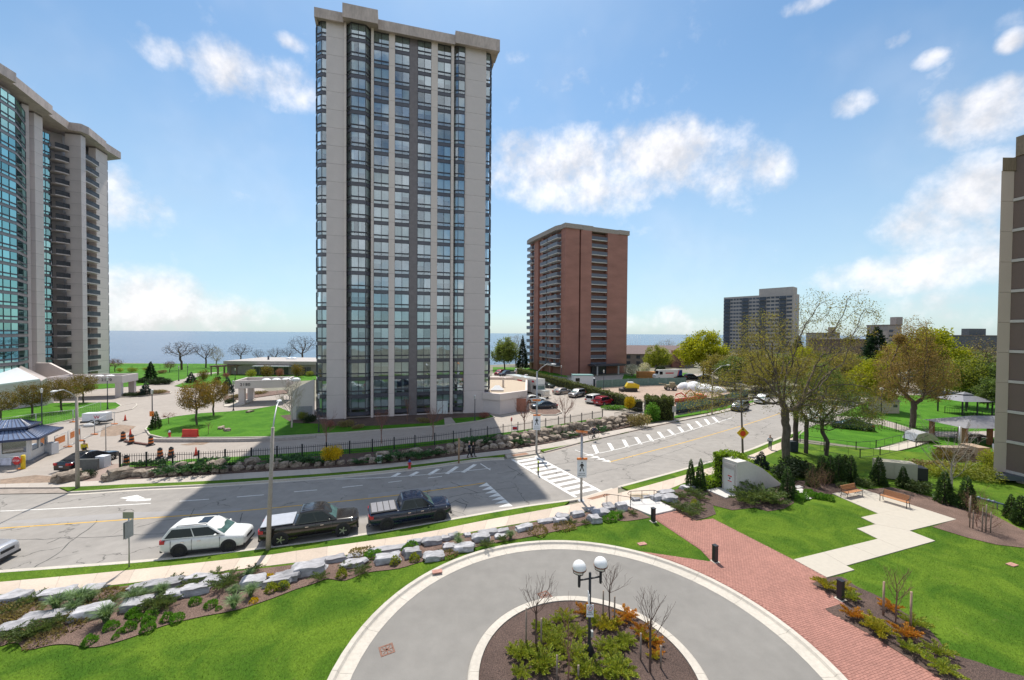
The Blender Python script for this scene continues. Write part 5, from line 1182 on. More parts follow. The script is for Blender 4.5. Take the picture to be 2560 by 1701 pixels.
# conifers, shrubs, tufts
def vase_tree(key,seed,trunk_h,H,spread,r,wood,mains=9,subs=6,leaf=None,leaves=0,lsize=.05,fine=2):
    if key in TREES: return TREES[key]
    rs = random.Random(seed); nodes = []; par = []; tips = []
    def chain(p,i0,d,L,k,curve):
        i = i0
        for j in range(k):
            d = (d + Vector((rs.gauss(0,.10),rs.gauss(0,.10),curve))).normalized(); p = p + d * L / k; nodes.append(p); par.append(i); i = len(nodes) - 1
            yield p,i,d
    for j in range(9): z = H * .93 * j / 8; nodes.append(Vector((rs.gauss(0,.015),rs.gauss(0,.015),z))); par.append(j - 1)
    for m_ in range(mains):
        t = m_ / mains; z = trunk_h + (H * .62 - trunk_h) * t; j = min(8,max(1,int(round(z / (H * .93) * 8)))); a = m_ * 2.4 + rs.uniform(-.4,.4); tilt = rs.uniform(.75,1.05) * (1 - .35 * t); L = spread * rs.uniform(.95,1.35) * (1 - .45 * t) / max(.5,math.sin(tilt))
        d = Vector((math.cos(a) * math.sin(tilt),math.sin(a) * math.sin(tilt),math.cos(tilt)))
        for q,(p,i,dd) in enumerate(list(chain(nodes[j],j,d,L,6,.13))):
            if q >= 1:
                for _ in range(fine):
                    if rs.random() < .75:
                        d2 = (dd + Vector((rs.gauss(0,.55),rs.gauss(0,.55),rs.uniform(.0,.5)))).normalized()
                        for q2,(p2,i2,dd2) in enumerate(list(chain(p,i,d2,L * rs.uniform(.25,.5),3,.08))):
                            tips.append(p2)
                            if q2 and rs.random() < .7: list(chain(p2,i2,(dd2 + Vector((rs.gauss(0,.6),rs.gauss(0,.6),.25))).normalized(),L * .18,2,.05))
    wm_ = wood_mesh(key + '_wood',nodes,par,r * .085,r,wood)[0]; lm = None
    if leaf is not None:
        r2 = np.random.RandomState(seed); c = np.array([tuple(p) for p in tips]); lm = quads_mesh(key + '_leaves',leaf_quads(c[r2.randint(0,len(c),leaves)] + r2.normal(size=(leaves,3)) * .07,lsize,r2),leaf)
    TREES[key] = (wm_,lm); return TREES[key]
def conifer(key,seed,h,r,n_,mat,size,power=1.0,skirt=0.05,layered=False,tip_up=0.75):
    if key in TREES: return TREES[key]
    rs = np.random.RandomState(seed); t = rs.uniform(0,1,n_) ** 0.7 if False else 1 - np.sqrt(rs.uniform(0,1,n_) * 0.995)
    z = skirt * h + t * h * (1 - skirt); a = rs.uniform(0,2 * math.pi,n_)
    prof = (1 - t) ** power
    if layered: prof = prof * (0.72 + 0.28 * np.abs(np.sin(t * h * 4.2)))
    lump = 1 + 0.16 * np.sin(3 * a + z * 3.1 + seed) + 0.12 * np.sin(7 * a - z * 5 + seed)
    rr = r * np.maximum(prof,0.03) * lump * rs.uniform(0.72,1.06,n_)
    c = np.stack([rr * np.cos(a),rr * np.sin(a),z],1)
    ax = unit(np.stack([np.cos(a),np.sin(a),np.full(n_,tip_up)],1))
    q = leaf_quads(c,size,rs,ax,0.7,0.45)
    lm = quads_mesh(key + '_crown',q,mat); w = MB(); w.tube([(0,0,0),(0,0,h * 0.5),(0,0,h * 0.93)],[0.05 + r * 0.06,r * 0.05,0.01],6)
    for i in range(26):
        a_ = rs.uniform(0,6.28); z_ = h * rs.uniform(skirt,0.8); r_ = r * 0.8 * (1 - z_ / h) ** power; w.tube([(0,0,z_),(r_ * math.cos(a_),r_ * math.sin(a_),z_ + 0.2 * r_)],[0.018,0.008],3,cap=False)
    TREES[key] = (w.mesh(key + '_trunk',mBARKD),lm); return TREES[key]
def blob(key,seed,rx,ry,rz,n_,mat,size,up=0.45,wood=None,base=0.0,lobes=5,stems=7,spiky=0.0):
    if key in TREES: return TREES[key]
    rs = np.random.RandomState(seed); pts = []
    for k in range(lobes):
        a = 6.28 * k / lobes + rs.uniform(-.4,.4); o = rs.uniform(0.15,0.5)
        pts.append((math.cos(a) * o * rx,math.sin(a) * o * ry,base + rz * rs.uniform(0.35,0.55),rx * rs.uniform(.45,.65),ry * rs.uniform(.45,.65),rz * rs.uniform(.38,.5),1))
    pts.append((0,0,base + rz * .5,rx * .7,ry * .7,rz * .5,1.5))
    c = crown_points(rs,n_,pts); c = c[c[:,2] > 0.02]
    ax = unit(c - np.array([[0,0,base + rz * 0.1]]))
    lm = quads_mesh(key + '_foliage',leaf_quads(c,size,rs,ax,up,0.5),mat); w = MB()
    for i in range(stems):
        a = 6.28 * i / stems; e = (math.cos(a) * rx * .6,math.sin(a) * ry * .6,base + rz * .7); w.tube([(0,0,0),(e[0] * .3,e[1] * .3,e[2] * .5),e],[0.02 + rz * .01,.015,.006],4,cap=False)
    TREES[key] = (w.mesh(key + '_stems',wood or mTWIG),lm); return TREES[key]
def juniper(key,seed,r,h,arms,mat,per=60,size=0.10,flat=0.5):
    if key in TREES: return TREES[key]
    rs = np.random.RandomState(seed); cs = []; axs = []; w = MB()
    for k in range(arms):
        a = 6.28 * k / arms + rs.uniform(-.35,.35); L = r * rs.uniform(.6,1.1); hh = h * rs.uniform(.5,1.1); pts = []
        for i in range(5):
            t = i / 4; pts.append((math.cos(a) * L * t,math.sin(a) * L * t,0.03 + hh * (t ** .7) * (1 - .25 * t)))
        w.tube(pts,[.018,.014,.010,.007,.004],3,cap=False); pts = np.array(pts)
        t = rs.uniform(0.15,1.0,per) * 3.999; i0 = t.astype(int); f = (t - i0)[:,None]; p = pts[i0] * (1 - f) + pts[i0 + 1] * f
        dr = unit(pts[i0 + 1] - pts[i0]); side = rs.normal(size=(per,3)); side[:,2] = np.abs(side[:,2]) * .7
        p = p + side * 0.11 * r * (1.3 - t / 4.5)[:,None]; cs.append(p); axs.append(unit(dr + side * 0.5 + np.array([[0,0,.25]])))
    c = np.concatenate(cs); ax = np.concatenate(axs)
    lm = quads_mesh(key + '_spray',leaf_quads(c,size,rs,ax,0.8,0.42),mat)
    TREES[key] = (w.mesh(key + '_stems',mTWIG),lm); return TREES[key]
def tuft(key,seed,r,h,n_,mat,wdt=0.014):
    if key in TREES: return TREES[key]
    rs = np.random.RandomState(seed); a = rs.uniform(0,6.28,n_); out = r * rs.uniform(.25,1.1,n_); hh = h * rs.uniform(.55,1.05,n_); q = []
    d = np.stack([np.cos(a),np.sin(a),np.zeros(n_)],1); s = np.stack([-np.sin(a),np.cos(a),np.zeros(n_)],1) * wdt
    def at(t): return d * (0.05 + out * t ** 1.5)[:,None] + np.array([[0,0,1.0]]) * (hh * (t * 1.75 - t * t * 0.95))[:,None]
    ts_ = [0,.3,.6,.85,1.0]
    for t0,t1 in zip(ts_,ts_[1:]):
        p0,p1 = at(np.full(n_,t0)),at(np.full(n_,t1)); w0,w1 = (1 - t0 * .8),(1 - t1 * .8)
        q.append(np.stack([p0 - s * w0,p0 + s * w0,p1 + s * w1,p1 - s * w1],1))
    TREES[key] = quads_mesh(key + '_blades',np.concatenate(q),mat); return TREES[key]
def mound(key,seed,r,h,n_,mat,size):
    if key in TREES: return TREES[key]
    rs = np.random.RandomState(seed); d = unit(rs.normal(size=(n_,3))); d[:,2] = np.abs(d[:,2]); c = d * np.array([[r,r,h]]) * (rs.uniform(.6,1,n_) ** .4)[:,None]
    c = c * (1 + .12 * np.sin(c[:,:1] * 17 / r * .3 + seed)); TREES[key] = quads_mesh(key + '_leaves',leaf_quads(c,size,rs,unit(d + np.array([[0,0,.6]])),.65,.5),mat); return TREES[key]
def single(name,me,label,cat,loc,rz=0.0,sc=1.0,group=None):
    o = linkobj(name,me,None,loc,(0,0,rz)); o.scale = sc if isinstance(sc,(tuple,list)) else (sc,sc,sc)
    return tag(o,label,cat,group)
# trees on the far side, left
def rz(): return RND.uniform(0,6.28)
olive = tree_meshes('olive_maple',3,1.5,[(0,0,3.9,2.3,2.3,1.9,1),(0,0,2.9,2.0,2.0,.9,.4)],420,0.13,0.010,mBARK,lOLIVE,5200,0.17,spread=0.22)
olive2 = tree_meshes('olive_maple_broad',4,1.4,[(0,0,3.8,2.6,2.6,1.8,1),(.4,0,2.8,2.2,2.0,.8,.4)],420,0.13,0.010,mBARK,lOLIVE,5600,0.17,spread=0.22)
for i,(px,py,top,w_) in enumerate(((2,1057,975,olive2),(81,1044,957,olive),(153,1031,943,olive2),(208,1009,934,olive),(255,0,0,None))):
    if w_ is None: continue
    b = P(px,py); s = hgt(px,py,top) / 5.7
    plant_tree('maple_tree',['olive leaved round maple at the picture edge behind the gatehouse','olive leaved round maple growing on the gate lawn behind the gatehouse','olive leaved maple behind the bare steel fence panels, second nearest the 2170 canopy','olive leaved maple nearest to the lettering of the 2170 canopy'][i],w_,b,rz(),(s,s,s),'maples on the gate lawn')
br1 = tree_meshes('bronze_maple',5,1.55,[(0,0,4.3,2.35,2.3,2.1,1),(0,0,3.1,2.2,2.2,.9,.5)],480,0.14,0.010,mBARK,lBRONZE,6400,0.18,spread=0.22)
for (px,py,top,lab) in ((491,1062.6,952,'bronze leaved maple with the widest crown standing on the entrance lawn'),(533.5,1039.5,947,'bronze leaved maple standing just behind the wider one on the entrance lawn')):
    b = P(px,py,.14); s = (hgt(px,py,top)) / 6.45; plant_tree('maple_tree',lab,br1,b,rz(),(s,s,s),'maples on the entrance lawn')
bare_small = tree_meshes('weeping_dwarf_maple',6,.5,[(0,0,1.2,.95,.95,.45,1)],160,0.05,0.006,mBARKR,lPINK,500,.06,step=.12,spread=.06,twigs=1)
plant_tree('dwarf_maple','small pink twigged dwarf maple beside the drive lamp post',bare_small,P(421,1059,.14),0,1.0)
tw = vase_tree('bare_sapling',7,.5,1.75,.42,.03,mBARKR)
plant_tree('bare_sapling','knee high leafless sapling behind the red plastic barriers',tw,P(521,1086,.14),0,1.1)
lk = [tree_meshes('bare_locust_a',8,2.6,[(0,0,6.6,5.2,4.5,2.5,1)],700,.26,.016,mTWIG,step=.36,twigs=2),tree_meshes('bare_locust_b',9,2.2,[(0,0,6.0,4.2,4,2.6,1)],620,.24,.016,mTWIG,step=.36,twigs=2)]
for i,(px,py,top,k,sx) in enumerate(((454,925,852,0,1.15),(515,920,858,1,1.0),(601,917,858,0,.9),(646,914,872,1,.75),(688,916,868,1,1.0),(722,914,866,0,.75),(756,914,838,1,1.0))):
    b = P(px,py); s = hgt(px,py,top) / (9.3 if k == 0 else 8.7)
    plant_tree('bare_locust_tree',['bare spreading tree with the clearest forked trunk against the lake','bare tree rising between the forked tree and the tan one, against the lake','bare tree spreading over the near end of the pavilion roof','small bare tree behind the middle of the pavilion roof','bare tree behind the pavilion roof flue','small bare tree showing just beside the roof domes of the pavilion','tall bare tree over the roof domes, next to the tower'][i],lk[k],b,rz(),(s * sx,s * sx,s),'bare trees along the lake')
tan = tree_meshes('tan_budding_tree',10,1.6,[(0,0,5.2,2.6,2.4,3.0,1)],380,.2,.016,mBARKP,lDRY,1500,.16,spread=.3,twigs=1)
plant_tree('budding_tree','tan budding upright tree among the bare lakeside trees',tan,P(541,921),0,1.0)
plum = tree_meshes('purple_plum',12,1.0,[(0,0,2.7,1.9,1.8,1.3,1)],240,.1,.012,mTWIG,lPURP,900,.2,spread=.25)
plant_tree('plum_tree','purple leaved tree beside the end of the sawtooth block',plum,P(287,930),0,(1.25,1.25,1.15)); plant_tree('plum_tree','small purple leaved tree on the lakeside lawn',plum,P(424,932),1,(.95,.95,1))
sp1 = conifer('spruce',13,5.0,1.5,2600,lPINE,.34,.85,layered=True); sp2 = conifer('blue_spruce',14,3.0,1.35,1900,lBLUE,.26,.8,layered=True)
plant_tree('spruce_tree','tall dark spruce in front of the lakeside lawn shrubs',sp1,P(377,949),0,1.05); plant_tree('spruce_tree','squat blue spruce beside the lakeside path',sp2,P(478,958),0,1.0); plant_tree('spruce_tree','dark blue spruce next to the 2180 canopy',sp2,P(569,984),2,(1.1,1.1,1.25)); plant_tree('spruce_tree','blue spruce in the drive island beside the 2170 canopy',sp2,P(364,988,.16),1,(.85,.85,.95))
up = conifer('upright_yew',15,2.5,.65,1500,lCEDAR,.2,.6); plant_tree('yew_shrub','dark upright yew behind the drive lamp post',up,P(389,1072,.14),0,1.0)
bx = blob('boxwood',16,1.5,1.2,1.3,1700,lBOX,.17)
for i,(px,py,s) in enumerate(((355,958,1.1),(381,961,1.2),(397,962,1.1),(415,961,1.25),(399,952,.9))): plant_tree('boxwood_shrub','%s clipped dark boxwood by the tall spruce, counted from the gatehouse side' % NTH[(0,1,2,4,3)[i]],bx,P(px,py),rz(),(s * 1.2,s,s),'boxwoods round the tall spruce','shrub','foliage','stems')
isl = blob('low_shrub',17,1.6,1.0,.8,1100,lBOX,.17)
for i,(px,py) in enumerate(((320,990),(338,990),(352,989))): plant_tree('low_shrub','%s dark low shrub in the drive island, counted from the canopy pillar' % NTH[i],isl,P(px,py,.16),rz(),1.0,'shrubs in the drive island','shrub','foliage','stems')
tanb = blob('tan_shrub',18,1.7,1.0,.9,1100,lDRY,.17)
plant_tree('tan_shrub','tan rounded shrub at the tip of the drive island',tanb,P(398,984,.16),0,(1.3,1,1),None,'shrub','foliage','stems')
oliveb = blob('olive_shrub',19,1.7,1.6,3.0,1900,lOLIVE,.22); limeb = blob('lime_shrub',20,2.0,1.8,2.3,1900,lLIME2,.2); pinkb = blob('pink_shrub',21,1.2,1.2,1.8,1000,lPINK,.18)
for (nm,px,py,me,sc,lab) in (('garden_shrub',509,951,oliveb,(1,1,1.05),'olive upright shrub beside the blue spruce on the path'),('garden_shrub',628,944,limeb,(1.15,1,1.1),'round yellow green shrub in front of the pavilion'),('garden_shrub',667,944,oliveb,(1.5,1.2,1.35),'broad olive shrub under the pavilion awning'),('garden_shrub',743,943,oliveb,(1.5,1.2,1.4),'broad olive shrub behind the white canopy domes'),
    ('garden_shrub',565,946,pinkb,(1.0,1,1),'pink shrub under the timber pergola'),('garden_shrub',699,943,pinkb,(1.3,1,1.6),'tall pink shrub between two olive ones by the pavilion'),('garden_shrub',300,930,limeb,(1.0,.7,.6),'lime shrub beside the lake end of the sawtooth block'),('garden_shrub',330,931,limeb,(1.3,.8,.7),'wide lime shrub along the lake railing'),('garden_shrub',365,927,limeb,(1.1,.8,.5),'low lime shrub just left of the tall spruce'),('garden_shrub',405,934,tanb,(1.3,1,1.3),'tan shrub just right of the tall spruce'),('garden_shrub',775,940,limeb,(.9,.8,.7),'small lime shrub tucked beside the tower corner'),
    ('garden_shrub',545,950,isl,(1,1,1.3),'dark shrub at the foot of the pergola'),('garden_shrub',650,985,tanb,(1.5,1,.8),'tan planting under the 2180 canopy'),('garden_shrub',575,1008,isl,(1.2,1,1.2),'dark shrub between the bronze maple and canopy pillar'),('garden_shrub',590,995,tanb,(1,1,.9),'tan shrub behind the canopy pillars'),
    ('garden_shrub',759,1050,limeb,(.62,.6,.62),'yellow flowering shrub at the foot of the tower corner'),('garden_shrub',775,1056,isl,(1.0,.9,1.5),'clipped dark green globe shrub at the tower corner'),('garden_shrub',745,1042,isl,(1.0,.9,1.3),'dark shrub beside the service gate'),('garden_shrub',866,1068,tanb,(1.0,.8,1.2),'tan clipped shrub below the bay window of the tower'),('garden_shrub',895,1072,tanb,(.8,.6,.7),'brown shrub beside the tan one below the bay window'),('garden_shrub',826,1068,pinkb,(.8,.7,.6),'pinkish twiggy shrub beside the tower lamp post'),('garden_shrub',1060,1056,tanb,(1.2,.6,.8),'tan shrub beside the lobby door path'),('garden_shrub',1210,1046,pinkb,(1.0,.7,.6),'reddish shrub at the foot of the tower pier')):
    plant_tree(nm,lab,me,P(px,py,.1),rz(),sc,None,'shrub','foliage','stems')
bir = vase_tree('pale_birch',22,1.8,7.6,1.8,.12,mBIRCH,16,leaf=lDRY,leaves=1200,lsize=.09,fine=3)
plant_tree('birch_tree','pale trunked birch with twiggy crown in front of the wing wall',bir,P(729,1069,.14),0,1.0); plant_tree('birch_tree','thin pale birch in front of the blank tower panel',tw,P(1018,1057,.14),0,(1.6,1.6,2.6))
young = vase_tree('young_bare_tree',23,1.3,3.75,1.2,.06,mBARKR,11,leaf=lPINK,leaves=500,lsize=.06,fine=3)
for i,(px,py,top) in enumerate(((815.6,1119,1042),(953.5,1109,1026),(1082.6,1099,1020),(1310.7,1088,1000),(1412,1072,994))):
    s = hgt(px,py,top) / 3.75; plant_tree('young_street_tree','%s young leafless tree along the black fence, counted from the yellow bush' % NTH[i],young,P(px,py,.1),rz(),(s,s,s),'young trees along the fence')
# rockery by the far sidewalk: shrubs
fors = blob('forsythia',24,1.1,1.0,1.55,3200,lFORS,.13,.3,base=.25)
o = plant_tree('forsythia_bush','bright yellow forsythia bush in front of the black fence',fors,P(831,1159,.16),0,(1.15,1,1.05),None,'shrub','flowers','stems')
plant_tree('forsythia_bush','yellow forsythia behind the railing by the hedge',fors,P(1574,1028,.1),0,(1.0,1,1.5),None,'shrub','flowers','stems')
jd = [juniper('rock_juniper_%d' % i,30 + i,1.25,.6,11,lJUND,60,.20) for i in range(3)]
RJ = [(430,1182,1.2),(470,1181,1.5),(505,1180,1.4),(540,1176,1.3),(700,1162,1.2),(735,1160,1.2),(765,1157,1.0),(800,1160,.9),(900,1160,.8),(960,1153,1.2),(990,1150,1.2),(1045,1147,1.3),(1070,1141,1.0),(1095,1138,.8),(1185,1113,1.4),(1215,1110,1.2),(1285,1108,1.3),(1300,1112,1.0),(1365,1090,1.3),(1395,1087,1.2),(1425,1093,.9),(1500,1080,1.0),(350,1166,.8),(400,1163,.8)]
for i,(px,py,s) in enumerate(RJ):
    plant_tree('rockery_juniper','%s dark juniper in the far rockery, counted from the gate driveway' % NTH[i],jd[i % 3],P(px,py,.16),rz(),(s * 1.25,s,s * 1.1),'junipers in the far rockery','shrub','foliage','stems')
plant_tree('rockery_shrub','twiggy mauve brown shrub at the hedge end of the rockery',tanb,P(1598,1066,.16),0,(1.5,1.4,2.2),None,'shrub','foliage','stems'); plant_tree('rockery_shrub','loose bright green bush in front of the tall hedge block',blob('bright_bush',25,1.3,1.1,2.6,1700,lFRESH,.22),P(1632,1052,.1),0,(1.2,1.1,1.2),None,'shrub','foliage','stems')
plant_tree('rockery_shrub','bright green ground shrub beside the ramp railing',blob('ground_shrub',26,1.8,1.0,.9,1500,lFRESH,.2),P(1535,1024,.05),0,(1.8,1.2,.9),None,'shrub','foliage','stems')
# hedges
def hedge(name,label,pts,wd,h,n_,mat,size,core):
    r = thing(name,label,'hedge',pts[0]); rs = np.random.RandomState(len(label)); pts = [p - pts[0] for p in pts]; L = [(b - a).length for a,b in zip(pts,pts[1:])]; cs = []
    for (a,b),l in zip(zip(pts,pts[1:]),L):
        k = int(n_ * l / sum(L)); d = (b - a).normalized(); s = Vector((-d.y,d.x,0)); t = rs.uniform(0,1,k); u = rs.uniform(-1,1,k); zz = rs.uniform(0,1,k)
        side = rs.randint(0,3,k); u = np.where(side == 0,-1 + rs.uniform(0,.25,k),np.where(side == 1,1 - rs.uniform(0,.25,k),u)); zz = np.where(side == 2,1 - rs.uniform(0,.15,k),zz)
        p = np.outer(t,np.array(b - a)) + np.array(a) + np.outer(u * wd / 2,np.array(s)) ; p[:,2] = zz * h * (1 + .06 * np.sin(t * l * 1.7) + .05 * np.sin(t * l * 4.1)); cs.append(p)
    c = np.concatenate(cs); c += rs.normal(size=c.shape) * 0.06
    lm = quads_mesh(name + '_foliage',leaf_quads(c,size,rs,np.array([[0,0,1.0]]),.3,.55),mat); linkobj('foliage',lm,r)
    cb = MB()
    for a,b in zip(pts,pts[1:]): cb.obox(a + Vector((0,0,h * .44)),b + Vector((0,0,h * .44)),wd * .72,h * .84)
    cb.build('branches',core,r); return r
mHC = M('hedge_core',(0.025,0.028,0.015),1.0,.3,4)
hp = [P(1297,936),P(1345,951),P(1403,968),P(1470,988),P(1544,1012),P(1600,1030)]
hedge('long_hedge','long clipped hedge running back between car park and building yard',hp,1.5,2.1,15000,lHEDGE,.26,mHC)
hedge('hedge_block','tall square clipped hedge at the end of the car park railing',[P(1612,1045),P(1652,1047),P(1683,1049)],3.0,3.5,5200,lHEDGE,.26,mHC)
# background trees behind the brick tower and to the right
def bg_tree(key,seed,h,rw,trunk,leaf,n_,ls,dens=420,wood=mBARKD,top=1.0,twigs=0,lobes=((0,0,.62,1,1,.38),)):
    sh = [(a * rw,b * rw,c * h,d * rw,e * rw,f * h,d * e * f) for (a,b,c,d,e,f) in lobes]
    return tree_meshes(key,seed,trunk,sh,dens,h * .015 + .04,.016,wood,leaf,int(n_ * 1.9),ls,step=h / 26,spread=h * .04,twigs=twigs)
three = ((0,0,.66,.8,.8,.33),(.45,.2,.5,.6,.6,.26),(-.45,-.1,.52,.6,.6,.28),(.1,-.4,.45,.55,.55,.24),(-.1,.4,.55,.6,.6,.3))
lime = bg_tree('lime_maple',40,14.5,8.2,3.0,lLIME,9000,.55,lobes=three); yg = bg_tree('yellow_green_tree',41,10.5,5.6,2.4,lLIME2,4200,.45,lobes=three)
wil = bg_tree('willow',42,13,5.0,2,lWILLOW,5200,.5,lobes=three); gre = bg_tree('green_tree',43,10.5,4.4,1.6,lGREEN,5200,.40,lobes=three); grl = bg_tree('light_green_tree',44,10.5,4.2,2.2,lLIME2,4200,.32,lobes=three)
brb = bg_tree('bare_brown_tree',45,13,5.2,3,lDRY,700,.3,lobes=three,wood=mTWIG,twigs=2); pin = conifer('tall_pine',46,16,4.0,3600,lPINE,.8,.7,.25,True); spr = conifer('tall_spruce',47,13,2.6,3000,lPINE,.6,.9,.05,True)
oli = bg_tree('olive_tree',48,11,5.0,2.0,lSPRING,4800,.38,lobes=three,twigs=1)
def at_top(px,ytop,Y,h0): p = PY(px,ytop,Y); return Vector((p.x,Y,0)),p.z / h0
BG = [('lime_maple_tree','huge lime yellow tree beside the row house, between the brick tower and slab block',lime,1760,828,124,14.5,1.0),('yellow_green_tree','smaller yellow green tree in front of the row house',yg,1643,862,142,10.5,1.0),
      ('willow_tree','feathery green tree between the glass tower and the brick tower',wil,1262,842,150,13,1.15),('spruce_tree','dark spruce against the side of the brick tower',spr,1307,838,152,13,1.0),('bare_tree','bare dark treetop showing behind the spruce by the brick tower',brb,1290,834,172,13,1.1),
      ('bare_tree','bare brown tree behind the row house roof',brb,1668,846,190,13,1.3),('bare_tree','bare brown tree in front of the slab block',brb,1800,848,170,13,1.0),('olive_tree','olive tree beside the lime maple, below the slab block',oli,1850,870,118,11,1.0),
      ('olive_tree','olive tree filling the gap behind the big street tree',oli,1905,872,104,11,1.0),('green_tree','dark green tree low behind the big street tree trunk',gre,2060,905,84,10.5,1.0),('lime_tree','lime yellow treetop behind the big street tree, below the slab block',lime,2010,868,115,14.5,.75),
      ('bare_tree','brown twiggy tree behind the big street tree crown',brb,2085,858,120,13,1.0),('olive_tree','olive tree between the street tree and the pine',oli,2120,880,98,11,1.0),('pine_tree','dark pine rising between street tree and copper tree',pin,2193,816,112,16,1.0),('pine_tree','dark pine with blunt top behind the street tree',pin,1996,838,125,16,.8),
      ('lime_maple_tree','big lime yellow tree behind the copper tree',lime,2318,822,100,14.5,.95),('lime_tree','bright lime tree in front of and beside the copper tree',lime,2182,900,74,14.5,.82),('light_green_tree','light green tree behind the black metal gazebo',grl,2420,888,78,10.5,1.15),('green_tree','green tree against the edge of the brown building',gre,2472,905,76,10.5,1.0),
      ('pale_bare_tree','pale bare crooked tree beside the brown building',brb,2452,838,98,13,1.1),('green_tree','dark green tree behind the gazebo railing',gre,2370,900,92,10.5,1.1),('olive_tree','olive tree left of the lime one, over the side drive',oli,2110,930,84,11,.8),('dark_tree','dark spruce low beside the side drive',spr,2148,885,118,13,1.0),('spruce_tree','small dark spruce on the skyline between treetops',spr,2171,824,170,13,.9),
      ('bare_tree','bare brown tree over the low brown block',brb,2140,846,150,13,1.0),('olive_tree','olive tree behind the construction yard cars',oli,1890,905,92,11,.9),('green_tree','dark green tree behind the copper tree trunk',gre,2330,945,90,10.5,1.2),('green_tree','low green tree at the corner of the brown building',gre,2492,945,70,10.5,1.0)]
ROW = [(1800,884,112,oli),(1838,890,100,gre),(1876,880,120,yg),(1912,892,98,oli),(1950,884,108,gre),(1985,880,118,brb),(2020,893,96,oli),(2052,882,116,gre),(2086,892,100,oli),(2118,876,124,brb),(2150,890,108,gre),(2205,880,128,oli),(2240,872,132,gre),(2275,868,138,oli),(2350,872,120,grl),(2385,876,112,gre),(2415,868,118,oli),(2445,878,108,gre),(2480,872,112,brb),(2505,884,102,gre),(1660,884,160,oli),(1700,880,165,brb),(2330,915,96,gre),(2400,925,92,oli),(2150,935,92,gre),(2095,945,88,oli)]
for i,(px,yt,Y,me) in enumerate(sorted(ROW,key=lambda q: q[0])): BG.append(('woodland_tree','%s tree of the dense belt behind street and park, counted from the brick tower' % NTH[i],me,px,yt,Y,{id(gre): 10.5,id(oli): 11,id(yg): 10.5,id(brb): 13,id(grl): 10.5}[id(me)],1.35))
for (nm,lab,me,px,yt,Y,h0,wx) in BG:
    loc,s = at_top(px,yt,Y,h0); plant_tree(nm,lab,me,loc,rz(),(s * wx,s * wx,s),'trees behind the street and park')
wb = blob('blossom_bush',49,3.2,2.4,4.2,1800,lWHITE,.32)
plant_tree('blossom_tree','white blossoming bush against the foot of the brick tower',wb,P(1580,941),0,(1.1,1,1),None,'tree','blossom','stems'); plant_tree('blossom_tree','white blossoming bush further from the brick tower, by the row house',wb,P(1612,936),1,(1,1,1.0),None,'tree','blossom','stems')
plant_tree('dark_shrub','dark shrub under the yellow green tree by the row house',bx,P(1650,938),1,(2.5,2,2.6),None,'shrub','foliage','stems')
# the big street tree, its neighbours
Bt = P(1964,1148)
shape = [(-3.0,-1,10.5,4.0,4.0,3.4,1.2),(2.5,0,12.0,3.8,3.8,4.2,1.1),(-6.5,.5,7.6,3.6,3.4,2.6,1.0),(-9.2,0,6.4,2.8,2.6,1.7,.5),(5.5,1,9.0,3.6,3.4,3.2,.9),(-2.2,1,14.0,3.0,2.8,2.6,.7),(7.2,0,15.6,2.6,2.4,3.0,.5),(3.0,0,16.6,1.8,1.8,2.0,.25),(0.0,-2,7.0,4.0,3.0,2.0,.6),(7.6,-1,6.6,2.6,2.4,1.8,.4)]
big = tree_meshes('street_tree',50,3.6,shape,2300,.40,.009,mBARK,lSPRING,26000,.15,step=.34,spread=.26,twigs=2)
plant_tree('street_tree','huge spreading tree with sparse spring leaves and thick trunk beside the street',big,Bt,0,1.0)
sec = tree_meshes('small_green_tree',51,.7,[(-.5,0,4.4,3.0,2.6,1.9,1),(1.8,0,5.0,2.8,2.4,2.0,1),(.4,0,7.0,2.2,2.0,1.5,.6),(3.6,0,3.8,1.8,1.6,1.2,.5)],900,.17,.008,mBARKD,lGREEN,13000,.13,step=.27,spread=.2)
plant_tree('leaning_green_tree','low spreading tree with fine green leaves behind the cedar row',sec,P(2066,1142),0,(1.2,1.2,1.12))
thin_ = tree_meshes('thin_trunk_tree',52,4.5,[(0,0,7.0,2.2,2.2,2.4,1)],260,.26,.014,mBARKD,lGREEN,2600,.15,spread=.22)
plant_tree('thin_tree','slim dark trunked tree just beside the big street tree',thin_,P(1988,1131),0,1.0); plant_tree('thin_tree','slim dark trunked tree behind the bin, right of the street tree',thin_,P(2015,1136),2,.85)
cop = tree_meshes('copper_tree',53,2.6,[(0,0,8.6,4.8,4.4,5.0,1),(0,0,12.6,2.3,2.3,3.9,.5),(-2.9,0,6.4,2.3,2.2,2.6,.35),(2.9,0,6.8,2.3,2.2,2.8,.35)],1800,.36,.009,mBARK,lCOPPER,26000,.18,step=.36,spread=.3,twigs=2)
plant_tree('copper_tree','tall copper leaved tree with stout trunk on the park lawn',cop,P(2282,1069),0,1.0)
